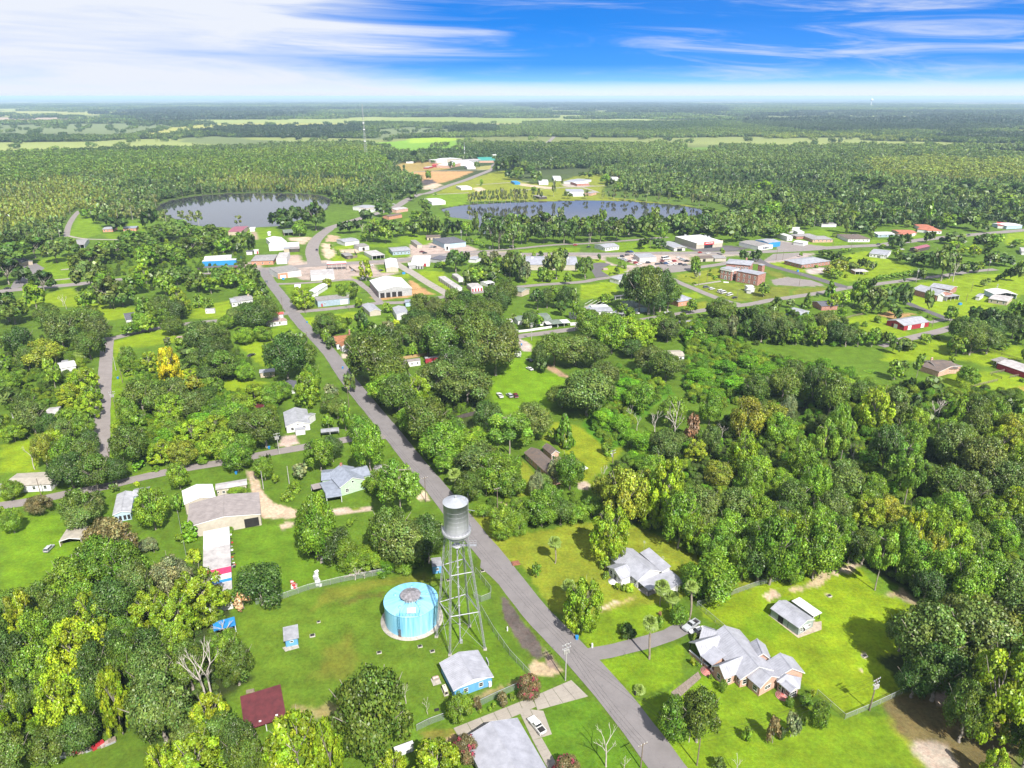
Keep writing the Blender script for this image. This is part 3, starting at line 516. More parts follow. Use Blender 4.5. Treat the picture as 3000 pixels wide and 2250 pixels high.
road('driveway',[('P',400,490),('P',800,455),('P',1250,440),('P',1640,430)],7,M_CONC,0.04);road('driveway',[('P',960,750),('P',1200,742),('P',1430,728)],5,M_CONC,0.04);road('driveway',[('P',1520,625),('P',1780,610),('P',1900,600),('P',2212,585)],5,M_CONC,0.04);road('lakeside_street',[('Q',0,470),('Q',300,458),('Q',520,442),('Q',760,432),('Q',1000,420)],6,M_CONC,0.04);road('driveway',[('Q',760,440),('Q',860,468),('Q',940,495)],5,M_CONC,0.04)
road('driveway',[('d',30,90),('d',-60,110)],5,M_ROAD2,0.05)
# pale kerb stones either side of the old main road in town and its worn sandy shoulder
# ================================================================ TREES
def leafmat(name,attr='OBJECT',var=0.25):
 m,N,L=nm(name);o=N.new('ShaderNodeOutputMaterial');mixs=N.new('ShaderNodeMixShader');d=N.new('ShaderNodeBsdfDiffuse');t=N.new('ShaderNodeBsdfTranslucent')
 gl=N.new('ShaderNodeBsdfGlossy');gl.inputs['Roughness'].default_value=0.45;gl.inputs[0].default_value=(1,1,1,1);m2=N.new('ShaderNodeMixShader');m2.inputs[0].default_value=0.025
 if attr=='OBJECT':
  oi=N.new('ShaderNodeObjectInfo');c=oi.outputs['Color']
 else:
  at=N.new('ShaderNodeAttribute');at.attribute_type='INSTANCER';at.attribute_name='tint';c=at.outputs['Color']
 lv=N.new('ShaderNodeAttribute');lv.attribute_name='leaf'
 hs=N.new('ShaderNodeVectorMath');hs.operation='MULTIPLY';L.new(c,hs.inputs[0]);L.new(lv.outputs['Color'],hs.inputs[1])
 L.new(hs.outputs[0],d.inputs[0])
 tt=N.new('ShaderNodeVectorMath');tt.operation='MULTIPLY';L.new(hs.outputs[0],tt.inputs[0]);tt.inputs[1].default_value=(1.35,1.25,0.55);L.new(tt.outputs[0],t.inputs[0])
 mixs.inputs[0].default_value=0.28;L.new(d.outputs[0],mixs.inputs[1]);L.new(t.outputs[0],mixs.inputs[2])
 L.new(mixs.outputs[0],m2.inputs[1]);L.new(gl.outputs[0],m2.inputs[2]);L.new(m2.outputs[0],o.inputs[0]);return m
M_LEAF=leafmat('foliage');M_LEAFI=leafmat('far foliage','INST')
M_BARK=mat('bark',(0.34,0.30,0.25),0.9,var=0.25,scale=9,bump=0.03);M_PALEBARK=mat('pale bark',(0.46,0.42,0.37),0.9,var=0.2,scale=8);M_DEAD=mat('bleached dead wood',(0.56,0.51,0.45),0.9,var=0.2,scale=6)
M_PALMTR=mat('palm trunk',(0.33,0.27,0.21),0.9,var=0.2,scale=10,bump=0.03)
def leaf_mesh(name,seed,lobes,nleaf,s,center=(0,0,0.58),droop=0.0,material=None,up=0.25):
 """lobes: array (n,4) centre+radius;leaves are small bent rhombs laid over the lobes"""
 r=np.random.default_rng(seed);lobes=np.asarray(lobes,float);n=nleaf
 pr=lobes[:,3]**2;li=r.choice(len(lobes),n,p=pr/pr.sum())
 d=r.normal(size=(n,3));d[:,2]+=0.35;d/=np.linalg.norm(d,axis=1)[:,None]
 rad=lobes[li,3]*(1-0.45*r.random(n)**2.0+0.09*r.normal(size=n)+0.25*(r.random(n)>0.93)*r.random(n))
 P=lobes[li,:3]+d*rad[:,None]
 out=P-np.array(center);out/=np.linalg.norm(out,axis=1)[:,None]+1e-6
 N=d*0.70+out*0.28+np.array([0,0,up*0.8])+r.normal(size=(n,3))*0.46;N/=np.linalg.norm(N,axis=1)[:,None]
 G=N+r.normal(size=(n,3))*0.42;G/=np.linalg.norm(G,axis=1)[:,None]
 a=np.cross(G,r.normal(size=(n,3)));a/=np.linalg.norm(a,axis=1)[:,None];b=np.cross(G,a)
 sz=(s*(0.6+0.8*r.random(n)))[:,None];asp=(0.55+0.35*r.random(n))[:,None]
 V=np.stack([P-a*sz, P-b*sz*asp+G*sz*0.12, P+a*sz*(1.0), P+b*sz*asp+G*sz*0.12],1)
 V[:,0,2]-=droop*s;V[:,2,2]-=droop*s
 if center[2]>-1:       # unit crown: one wide, one tall
  V[...,:2]*=0.47/np.quantile(np.hypot(V[...,0],V[...,1]),0.985);V[...,2]*=1/np.quantile(V[...,2],0.998)
 me=bpy.data.meshes.new(name);me.vertices.add(n*4);me.vertices.foreach_set('co',V.reshape(-1))
 me.loops.add(n*4);me.loops.foreach_set('vertex_index',np.arange(n*4,dtype=np.int32));me.polygons.add(n);me.polygons.foreach_set('loop_start',np.arange(n,dtype=np.int32)*4)
 me.polygons.foreach_set('use_smooth',np.ones(n,bool));me.update(calc_edges=True)
 # flip check: keep geometric normal on the outer side
 lv=me.color_attributes.new('leaf','FLOAT_COLOR','POINT')
 lb=(0.62+0.72*r.random(len(lobes)))[li];bright=lb*(0.62+0.76*r.random(n));hue=r.normal(size=n)*0.10+(r.normal(size=len(lobes))*0.07)[li]
 c=np.stack([bright*(1+hue),bright,bright*(1-hue*0.5),np.ones(n)],1).repeat(4,0).astype(np.float32);lv.data.foreach_set('color',c.ravel())
 nn=N.repeat(4,0)
 me.normals_split_custom_set_from_vertices(nn.tolist())
 me.materials.append(material or M_LEAF);return me
def LOD(far,n,k=1.0):
 """leaf count and leaf size: 0 near, 1 far, 2 very wide near crown"""
 return (int(1500*k),0.062) if far==1 else (int(n*3.2),0.0118) if far==2 else (int(n*1.9),0.0192)
def lobes_ell(seed,n,c,ax,rmin,rmax,bottom=-0.35,flat=0.0):
 r=np.random.default_rng(seed);out=[]
 while len(out)<n:
  d=r.normal(size=3);d/=np.linalg.norm(d)
  if d[2]<bottom: continue
  k=0.60+0.42*r.random()**0.6;rad=r.uniform(rmin,rmax)
  p=np.array([c[0]+d[0]*(ax[0]-rad*0.8)*k/0.9,c[1]+d[1]*(ax[1]-rad*0.8)*k/0.9,c[2]+d[2]*(ax[2]-rad*0.6)*k/0.9])
  out.append((*p,rad))
 return np.array(out)
def trunk_mesh(name,seed,h0,r0,limbs,mat_,spread=0.3,top=0.75,wob=0.02):
 r=random.Random(seed);mb=MB();p=UP(-0.03);seg=5;pts=[p]
 for i in range(seg):
  z=h0*(i+1)/seg;pts.append(Vector((r.uniform(-wob,wob),r.uniform(-wob,wob),z)))
 for i in range(seg): mb.tube(pts[i],pts[i+1],r0*(1.25 if i==0 else 1)*(1-0.11*i),r0*(1-0.11*(i+1)),7,cap=False)
 for k in range(limbs):
  a=2*math.pi*(k+r.random()*0.6)/max(1,limbs);b=pts[r.choice((-1,-1,-2))];sp=spread*r.uniform(0.6,1.1)
  m1=b+Vector((math.cos(a)*sp*0.5,math.sin(a)*sp*0.5,(top-b.z)*0.45));e=b+Vector((math.cos(a)*sp,math.sin(a)*sp,(top-b.z)*r.uniform(0.7,1.1)))
  mb.tube(b,m1,r0*0.5,r0*0.33,5,cap=False);mb.tube(m1,e,r0*0.33,r0*0.10,5,cap=False)
  f=m1+Vector((math.cos(a+1)*sp*0.4,math.sin(a+1)*sp*0.4,(top-b.z)*0.3));mb.tube(m1,f,r0*0.22,r0*0.06,4,cap=False)
 return mb.mesh(name,mat_)
def snag(mb,r,p,d,l,rad,depth):
 q=p+d*l;mb.tube(p,q,rad,rad*0.66,5 if depth<3 else 4,cap=False)
 if depth==0: return
 for k in range(r.choice((2,2,3))):
  dd=(d+Vector((r.uniform(-1,1),r.uniform(-1,1),r.uniform(-0.25,0.6)))*0.62).normalized();snag(mb,r,q,dd,l*r.uniform(0.55,0.85),rad*0.6,depth-1)
TREES={}     # kind -> dict(near=[(crown,trunk)...], far=[...])
def reg(kind,near,far): TREES[kind]=dict(near=near,far=far)
def mk(kind,fn,nv=3):
 reg(kind,[fn(i,0) for i in range(nv)],[fn(i,1) for i in range(2)])
 if kind in('oak','broad','bright','vine'): TREES[kind]['wide']=[fn(i,2) for i in range(2)]
def f_oak(i,far):
 lb=lobes_ell(10+i,24 if far==1 else 64,(0,0,0.55),(0.5,0.5,0.43),0.075,0.18,-0.45)
 return (leaf_mesh('oak_crown',20+i,lb,*LOD(far,7500)),trunk_mesh('oak_trunk',i,0.33,0.035,9,M_BARK,0.46,0.86))
def f_broad(i,far):
 lb=lobes_ell(40+i,22 if far==1 else 60,(0,0,0.56),(0.5,0.5,0.45),0.07,0.165,-0.6)
 lb=np.vstack([lb,[(0,0,0.6,0.25),(0.05,0.02,0.88,0.11)]])
 return (leaf_mesh('broadleaf_crown',50+i,lb,*LOD(far,7000)),trunk_mesh('broadleaf_trunk',i+5,0.35,0.025,8,M_BARK,0.42,0.94))
def f_bright(i,far):
 r=np.random.default_rng(70+i);lb=[]
 for k in range(34 if far==1 else 95):
  z=r.uniform(0.16,0.95);rr=0.5*math.sqrt(max(0.03,1-((z-0.40)/0.60)**2))*(0.35+0.62*r.random()**0.5);a=r.uniform(0,6.283);lb.append((rr*math.cos(a),rr*math.sin(a),z,r.uniform(0.04,0.105)))
 return (leaf_mesh('sweetgum_crown',80+i,lb,*LOD(far,6500),center=(0,0,0.45)),trunk_mesh('sweetgum_trunk',i+9,0.5,0.022,8,M_BARK,0.36,0.98))
def f_pine(i,far):
 r=np.random.default_rng(110+i);lb=[]
 for k in range(12 if far==1 else 24):
  z=r.uniform(0.50,0.96);rr=0.5*(1.05-abs(z-0.66)/0.5)*(0.3+0.6*r.random()**0.6);a=r.uniform(0,6.283);lb.append((rr*math.cos(a),rr*math.sin(a),z,r.uniform(0.08,0.135)))
 return (leaf_mesh('pine_crown',120+i,lb,*LOD(far,4200,.6),center=(0,0,0.6),up=0.45),trunk_mesh('pine_trunk',i+20,0.86,0.020,9,M_BARK,0.30,0.92,0.012))
def f_vine(i,far):
 r=np.random.default_rng(140+i);lb=[]
 for k in range(18 if far==1 else 36):
  z=r.uniform(0.05,0.92);rr=0.42*(1-0.55*z)*r.random()**0.5;a=r.uniform(0,6.283);lb.append((rr*math.cos(a),rr*math.sin(a),z,r.uniform(0.09,0.17)))
 return (leaf_mesh('vine_mass',150+i,lb,*LOD(far,6000),center=(0,0,0.3)),trunk_mesh('vine_stem',i+30,0.6,0.02,3,M_BARK,0.15,0.7))
def f_bush(i,far):
 lb=lobes_ell(160+i,18 if far==1 else 34,(0,0,0.40),(0.5,0.5,0.58),0.12,0.22,-0.55); 
 return (leaf_mesh('bush_foliage',170+i,lb,*LOD(far,5000),center=(0,0,0.2)),trunk_mesh('bush_stem',i+40,0.3,0.03,4,M_BARK,0.2,0.6))
def f_clip(i,far):
 lb=np.vstack([[(0,0,0.47,0.46)],lobes_ell(180+i,40,(0,0,0.47),(0.5,0.5,0.5),0.10,0.14,-0.9)])
 return (leaf_mesh('clipped_foliage',190+i,lb,5200,0.030,center=(0,0,0.4)),trunk_mesh('clipped_stem',i+50,0.3,0.03,2,M_BARK,0.1,0.5))
def f_cyp(i,far):
 r=np.random.default_rng(210+i);lb=[]
 for k in range(12 if far==1 else 26):
  z=r.uniform(0.34,0.98);rr=0.46*(1.0-0.62*(z-0.34)/0.64)*(0.3+0.7*r.random()**0.6);a=r.uniform(0,6.283);lb.append((rr*math.cos(a),rr*math.sin(a),z,r.uniform(0.06,0.11)))
 return (leaf_mesh('cypress_crown',220+i,lb,420 if far==1 else 2200,0.09 if far==1 else 0.045,center=(0,0,0.55)),trunk_mesh('cypress_trunk',i+60,0.85,0.022,6,M_PALEBARK,0.25,0.9,0.01))
def f_ever(i,far):
 r=np.random.default_rng(230+i);lb=[]
 for k in range(60):
  z=r.uniform(0.05,0.97);rr=0.5*(1-z)**0.8*(0.5+0.5*r.random()**0.5);a=r.uniform(0,6.283);lb.append((rr*math.cos(a),rr*math.sin(a),z,0.05+0.07*(1-z)))
 return (leaf_mesh('cedar_crown',240+i,lb,900 if far==1 else 3600,0.08 if far==1 else 0.045,center=(0,0,0.35)),trunk_mesh('cedar_trunk',i+70,0.8,0.02,2,M_BARK,0.1,0.8))
for k,f in (('oak',f_oak),('broad',f_broad),('bright',f_bright),('pine',f_pine),('vine',f_vine),('bush',f_bush),('clip',f_clip),('cyp',f_cyp),('ever',f_ever)): mk(k,f)
def dead_mesh(i):
 r=random.Random(300+i);mb=MB();p=UP(-0.02); 
 for k in range(4):
  q=p+Vector((r.uniform(-.02,.02),r.uniform(-.02,.02),0.115));mb.tube(p,q,0.022*(1-0.1*k),0.022*(1-0.1*(k+1)),6,cap=False);p=q
 for k in range(4):
  a=k*1.6+r.random();snag(mb,r,p-UP(0.1*k*0.6),Vector((math.cos(a)*0.75,math.sin(a)*0.75,1.0)).normalized(),0.17,0.012,3)
 return mb.mesh('dead_branches',M_DEAD)
DEADM=[dead_mesh(i) for i in range(4)]
# palms ------------------------------------------------------------------
def frond(mb,rr,c,az,el,L,mi,fan=True):
 d=Vector((math.cos(az)*math.cos(el),math.sin(az)*math.cos(el),math.sin(el)));side=Vector((-math.sin(az),math.cos(az),0)); 
 p=c+d*L*0.42
 mb.add([c-side*0.012*L,c+side*0.012*L,p+side*0.012*L,p-side*0.012*L],[(0,1,2,3)],mi)
 nb=9
 for k in range(nb):
  t=(k/(nb-1)-0.5)*2.5;dd=(d*math.cos(t)+side*math.sin(t)).normalized();q=p+dd*L*0.34;e=p+dd*L*(0.62)+Vector((0,0,-0.16*L*(1+abs(t)*0.4)));w=side*math.cos(t)*0.085*L-d*math.sin(t)*0.085*L
  mb.add([p,q+w,e,q-w],[(0,1,2,3)],mi)
def palm_meshes(i):
 r=random.Random(400+i);t=MB();p=UP(-0.05); 
 for k in range(8):
  q=Vector((0.03*math.sin(k*0.5+i),0.02*math.cos(k*0.4+i)-0.02,(k+1)/8));t.tube(p,q,0.028*(1.2 if k==0 else 1),0.026,8,cap=False);p=q
 cr=MB();de=MB();c=UP(0)
 for k in range(60):
  el=R(r.uniform(-42,82));frond(cr,r,c,r.uniform(0,6.283),el,0.5*r.uniform(0.85,1.1),0)
 for k in range(16): frond(de,r,c,r.uniform(0,6.283),R(r.uniform(-80,-48)),0.40*r.uniform(0.8,1.1),0)
 return t.mesh('palm_trunk',M_PALMTR),cr,de
M_DFROND=mat('dry palm frond',(0.36,0.25,0.12),0.9,var=0.2)
PALM=[]
for i in range(3):
 t,cr,de=palm_meshes(i);m1=cr.mesh('palm_fronds',M_LEAF);n=len(m1.vertices)
 a=m1.color_attributes.new('leaf','FLOAT_COLOR','POINT');r_=np.random.default_rng(i);b=(0.75+0.5*r_.random(n//4+1)).repeat(4)[:n];a.data.foreach_set('color',np.stack([b,b,b,np.ones(n)],1).astype(np.float32).ravel())
 PALM.append((t,m1,de.mesh('dry_fronds',M_DFROND)))
# colour palette of plants (albedo)
TINT={'oak':(0.090,0.146,0.017),'olive':(0.108,0.158,0.028),'dark':(0.058,0.106,0.016),'broad':(0.112,0.205,0.014),'mid':(0.138,0.235,0.014),'bright':(0.195,0.285,0.012),'lime':(0.22,0.305,0.012),
 'yellow':(0.46,0.40,0.010),'pine':(0.14,0.25,0.022),'vine':(0.115,0.255,0.010),'cyp':(0.13,0.165,0.045),'palm':(0.19,0.27,0.05),'red':(0.13,0.11,0.045),'brown':(0.15,0.14,0.05),'rust':(0.24,0.15,0.08),'grey':(0.17,0.20,0.08),'tan':(0.42,0.31,0.18),'gold':(0.21,0.245,0.02)}
LOOK={'oak':('oak','oak_tree','oak','dark green spreading oak'),'olive':('oak','oak_tree','olive','grey green mossy oak'),'dark':('oak','oak_tree','dark','very dark rounded oak'),
 'broad':('broad','broadleaf_tree','broad','green broadleaf tree'),'mid':('broad','broadleaf_tree','mid','fresh green leafy tree'),'bright':('bright','sweetgum_tree','bright','bright green feathery tree'),'lime':('bright','sweetgum_tree','lime','yellow green feathery tree'),
 'yellow':('bright','golden_tree','yellow','vivid yellow flowering tree'),'pine':('pine','pine_tree','pine','tall bare trunked pine'),'vine':('vine','vine_thicket','vine','bright green vine smothered stump'),'bush':('bush','bush','mid','rounded green bush'),
 'dbush':('bush','bush','dark','dark rounded bush'),'lbush':('bush','bush','lime','yellow green bush'),'clip':('clip','clipped_shrub','broad','clipped globe shrub'),'cyp':('cyp','cypress_tree','cyp','pale trunked feathery cypress'),
 'crepe':('bush','crepe_myrtle','red','red flowering crepe myrtle'),'brown':('oak','oak_tree','brown','brownish leaved tree'),'rust':('bush','dry_shrub','rust','rust brown dry shrub'),'grey':('broad','broadleaf_tree','grey','thin grey green tree'),'tan':('bush','brush_pile','tan','dry tan brush pile'),
 'ever':('ever','cedar_tree','broad','pointed dark green cedar'),'gold':('broad','broadleaf_tree','gold','olive gold leaved tree')}
CAT={'oak_tree':'oak tree','broadleaf_tree':'leafy tree','sweetgum_tree':'feathery tree','golden_tree':'tree','pine_tree':'pine tree','vine_thicket':'vines','bush':'bush','clipped_shrub':'shrub','cypress_tree':'cypress','crepe_myrtle':'crepe myrtle','dry_shrub':'dry shrub','brush_pile':'brush pile','cedar_tree':'cedar','palm_tree':'palm','dead_tree':'dead tree'}
TREECATS=('oak tree','leafy tree','feathery tree','tree','pine tree','cypress','cedar')
PLANTS=[]   # (object, look, x, y, width, height)
TR=random.Random(5)
M_FLOWER=mat('crepe blossom',(0.33,0.045,0.075),0.8,var=0.2);M_WFLOWER=mat('white blossom',(0.75,0.70,0.68),0.8,var=0.1)
FLW=None
QUEUE=[];SMALLER=[]
def plant(look,x,y,w,h,label=None,short=None,tint=None,group=None):
 QUEUE.append((look,x,y,max(0.4,w),max(0.4,h),label,tint,group))
def plant_queue(limit=285):
 by={}
 for q in QUEUE:
  k='palm_tree' if 'palm' in q[0] else 'dead_tree' if q[0]=='dead' else LOOK[q[0]][1]
  by.setdefault(k,[]).append(q)
 for k,l in by.items():
  l.sort(key=lambda q:-q[3]*q[4]/(q[1]**2+q[2]**2+H*H))
  for i,q in enumerate(l):
   if i<limit: plant_now(*q)
   else: SMALLER.append(q)
def plant_now(look,x,y,w,h,label=None,tint=None,group=None):
 if look in('palm','lowpalm'):
  t,c,d=PALM[TR.randrange(3)];root=link('palm_tree',None,None,(x,y,0));root.rotation_euler=(0,0,TR.uniform(0,6.28));hh=h-w*0.36
  if look=='palm' and hh>0.3:
   o=link('trunk',t,root);o.scale=(max(hh,2)*0.9,max(hh,2)*0.9,hh)
   if hh>12: o.scale=(9,9,hh)
   k=t.vertices[-3].co;top=(k.x*o.scale[0],k.y*o.scale[1],hh)
  else: top=(0,0,0.3)
  o=link('fronds',c,root);o.location=top;o.scale=(w,w,w);o.color=(*TINT['palm'],1)
  if look=='palm': o=link('dry_fronds',d,root);o.location=top;o.scale=(w,w,w)
  root['category']='palm';PLANTS.append([root,look,x,y,w,h,label,group]);return root
 if look=='dead':
  root=link('dead_tree',None,None,(x,y,0));root.rotation_euler=(0,0,TR.uniform(0,6.28));o=link('branches',DEADM[TR.randrange(4)],root);s=max(w*1.15,h*0.75);o.scale=(s,s,h*1.12)
  root['category']='dead tree';PLANTS.append([root,look,x,y,w,h,label,group]);return root
 mesh,name,tn,desc=LOOK[look];far=math.hypot(x,y)>520 or (w*2083*0.341/math.hypot(x,y,H)<17)
 cset=TREES[mesh]['far' if far==1 else 'near'];cm,tm=cset[TR.randrange(len(cset))]
 root=link(name,None,None,(x,y,0));root.rotation_euler=(0,0,TR.uniform(0,6.28))
 c=link('crown' if CAT[name] in TREECATS else 'foliage',cm,root);c.scale=(w,w,h)
 b=tint or TINT[tn];j=TR.uniform(0.94,1.32);hshift=TR.uniform(-0.10,0.10);c.color=(b[0]*j*(1+hshift),b[1]*j,b[2]*j,1)
 t=link('trunk' if CAT[name] in TREECATS else 'stem',tm,root);t.scale=(min(w,h*0.9),min(w,h*0.9),h)
 if look=='crepe' and not far:
  global FLW
  if FLW is None: FLW=leaf_mesh('blossom',999,lobes_ell(500,26,(0,0,0.45),(0.5,0.5,0.58),0.06,0.11,-0.1),700,0.030,material=M_FLOWER)
  f=link('blossom',FLW,root);f.scale=(w*1.02,w*1.02,h*1.02)
 root['category']=CAT[name];PLANTS.append([root,look,x,y,w,h,label,group]);return root
def T(t,look,bx,by,ty,w,label=None,**kw):
 """plant sighted with its foot at (bx,by), its top at row ty and w wide, in sighting units of sheet t"""
 b=g(t,bx,by);k=TS[t][2];depth=b.y*CP+H*SP;X,Y=px(t,bx,ty)
 h=height_at(b,Y);depth2=b.y*CP-(h*0.5-H)*SP
 return plant(look,b.x,b.y,w*k/F*depth2,h,label,**kw)
CODE={'y': 'yellow', 't': 'bright', 'o': 'olive', 'b': 'broad', 'L': 'lowpalm', 'D': 'dbush', 'S': 'lbush', 'w': 'brown', 'C': 'crepe', 'k': 'oak', 'd': 'dark', 'm': 'mid', 'l': 'lime', 'g': 'gold', 'e': 'grey', 'p': 'pine', 'P': 'palm', 'x': 'dead', 'u': 'bush', 'c': 'clip', 'v': 'ever', 'r': 'rust', 'n': 'tan', 'V': 'vine', 'q': 'cyp'}   # one-letter plant codes of the survey lists
def TT(t,s):
 for e in s.split(';'):
  q=e[1:].split();T(t,CODE[e[0]],*[float(v) for v in q])
# ---------------------------------------------------------------- plants, sheet by sheet (look footx footy topy width)
TT('A','w750 350 60 330;b650 470 190 320;b860 560 210 290;m470 620 330 330;o920 640 330 240;d780 760 450 300;k110 740 520 260;d40 1010 640 230;l210 930 540 230;t640 800 530 280;b540 700 470 260;l560 1120 730 380;l410 1080 820 200;b810 860 680 170;d760 1040 780 220;k300 760 480 260;b300 980 640 240;k450 900 600 240')
TT('A','t80 1440 1090 240;t470 1460 1060 340;b260 1200 880 300;d130 1130 800 280;t800 1440 1020 200;d630 1360 1000 260;k330 1340 1100 180;t1000 780 520 270;t1160 830 540 300;t1330 700 390 360;e1130 540 300 270;m1130 960 730 220;d980 1060 780 280;o1010 1240 900 320;k1250 1150 850 250;k860 1210 820 240;d640 1180 860 240;d180 1380 1100 240')
TT('A','b1490 1010 790 220;k1550 1120 870 240;o1080 1500 1100 420;k1400 1540 1330 320;l1380 1480 1210 290;l1300 1800 1500 420;l1080 1800 1520 220;l1960 1780 1340 440;t2160 1790 1350 220;k350 1610 1430 300;k100 1720 1450 300;d540 1560 1330 270;d1570 1660 1370 260;o1250 1580 1380 260;k1640 1800 1480 240')
TT('A','x1330 1230 840 150;x1375 1225 850 220;x1215 1190 960 130;x1460 820 690 230;x1215 780 610 130;x1100 1180 1010 120;D1700 600 340 320;n1580 625 505 110;m95 135 -10 140;o545 100 -60 270;e960 245 180 130;e1000 262 190 70;m2080 330 -60 270;D2190 345 110 220;u1490 130 100 60;m1490 600 510 110;u1180 190 140 90;u1200 420 330 140;S1260 330 240 110;V1240 180 60 120')
TT('B','k230 1640 1070 520;x150 1400 1090 110;x260 1180 1075 110;x420 1240 1100 80;x560 1310 1210 80;x90 1380 1250 90;l330 1790 1570 230;l620 1800 1530 380;m770 1355 1190 200;C1215 1200 1065 170;C1040 1255 1170 80;C878 1290 1205 70;C800 1620 1450 180;C1460 1720 1600 190;x1715 1650 1385 240;x1830 1670 1590 110;u990 1265 1235 32;u1110 1215 1180 50;u900 1300 1270 40;u960 1290 1260 30')
TT('B','t1560 770 450 280;P1475 590 445 100;m1265 425 330 75;P1385 332 162 92;P1995 952 695 112;P2068 610 455 112;P2140 645 520 105;u1840 775 710 75;D1860 825 745 110;u2062 745 675 70;c2180 722 600 125;L1930 1160 1085 85;L2150 1270 1165 110;b2160 1470 1230 260;u1712 432 385 50;u1790 502 462 50;S1865 510 465 70;u1830 508 470 50;u1710 368 300 80;r2062 672 645 28;u2150 495 470 45;u2190 510 480 40')
TT('B','o420 360 60 330;d570 330 40 250;k330 300 -20 300;u120 340 230 260;m210 370 260 200;u50 370 160 170;V300 390 310 150;u400 400 330 140;x90 440 370 140;x150 430 380 100;u480 350 280 110;k250 230 60 160')
TT('C','o1560 1050 640 470;o1850 1060 600 500;d1610 1220 880 360;t1960 1480 920 470;k1790 1490 1110 280;o2090 980 540 420;b2160 1320 800 320;l1990 1760 1540 170;t2190 1560 1350 150;p1245 506 130 200;u190 570 315 370;u60 500 340 200;P40 692 447 92;c255 1162 1088 62;c690 1258 1198 62;c790 1255 1178 90;c875 1388 1238 132;u78 832 785 62;S65 990 945 45;u95 1000 970 30;d1480 1200 1000 240;k1700 1180 960 260;b2190 1150 640 300;k2200 1650 1300 260;o1720 900 560 300;o1400 900 690 240')
TT('C','k90 1490 1170 270;x40 1490 1330 120;u415 1480 1392 75;C580 1495 1330 95;D635 1470 1395 65;e700 1455 1305 115;u790 1382 1328 45;D230 1670 1600 95;x350 1690 1575 120;u180 1080 1050 30;S838 1195 1150 40;u20 700 640 50')
# wood edge behind the star house and paddock
TT('C','b560 470 30 320;b840 430 60 340;m700 470 330 150;d480 455 150 270;b230 330 90 290;t60 260 20 200;m930 350 150 200;d1070 330 130 180;t640 330 0 260;b380 440 180 200;m1000 300 40 200;k1160 340 110 200;b1480 480 180 260;g1560 460 140 200;m1660 540 240 260;b1800 620 300 300;d1560 580 380 220;t1730 420 120 240;b1960 560 260 300;o2120 620 330 280;m1380 400 60 200;l1450 320 -20 180;m860 400 220 170;t790 330 120 150;m1590 340 -30 200')
# middle, right of the main road
TT('E','k210 520 170 320;k330 560 280 260;k130 300 170 220;m300 620 430 260;k380 700 440 260;t500 640 440 170;d300 440 120 230;o640 560 360 320;o820 640 400 340;d740 480 260 260;d950 820 610 200;k560 900 590 320;b650 1010 750 300;m480 820 640 240;P418 800 655 90;p1090 950 690 360;o1240 860 630 270;u1180 880 780 160;b720 900 720 220;m860 960 800 280')
TT('E','o1000 440 130 330;k880 330 30 260;d960 300 40 260;o1080 330 100 140;o900 440 190 240;k640 340 80 280;o540 240 60 240;d490 180 20 220;k740 170 -40 260;d820 120 -60 260;k900 130 -50 220;m380 310 230 80;m470 320 230 80;b770 300 200 130;k560 320 190 130;d640 270 200 160;k400 250 110 160;e290 190 90 110')
TT('E','o1590 700 420 400;k1430 650 520 240;o1690 560 360 240;k1380 380 180 260;o1520 380 190 280;d1290 400 240 130;d1300 420 330 110;k1640 400 220 200;m1750 300 50 220;t1860 290 70 260;b1600 200 20 200;m1700 180 40 200;t1950 230 90 200;b2080 190 60 240;v1440 900 690 150;m1380 870 790 100;u1720 955 880 90;m1610 640 560 160;d1880 330 210 150;o2000 420 260 230;k2100 480 300 240')
TT('E','o900 1130 900 360;b1000 1200 960 280;m700 1080 930 200;x940 1220 1080 120;P735 1168 1050 95;m1080 1140 950 200;k830 1250 1080 220;b1100 1230 1060 200;u920 1360 1280 140;m1050 1490 1290 190;u1150 1470 1330 120;m1180 1400 1250 200;b1300 1420 1200 240;k1420 1410 1250 200;m1520 1400 1280 170;e1260 1230 1070 120;o1300 1200 1090 160;b1480 1180 950 200;e1400 1130 980 150;m1620 1350 1230 150;b1350 1330 1150 200;u780 1330 1260 100;u1010 1010 960 80;m960 1050 900 200;D560 990 930 80;m1040 1500 1400 160')
TT('E','t1730 1640 1305 280;g1830 1430 1040 320;t2090 1400 970 260;g1690 1260 1090 160;b2180 1560 1190 260;x1700 1130 1010 60;x2150 880 600 110;x2030 830 650 140;x1870 740 630 60;x1915 800 680 50;b1930 680 490 220;m2140 780 580 200;V1960 960 820 220;o2090 1000 800 240;m2000 1100 960 200;g1960 1300 1060 200;V1780 640 520 170;V1850 560 470 190;V1700 780 660 160;V1800 830 700 180;V1880 900 800 140;t2000 1440 1290 150;k2130 1250 1090 200')
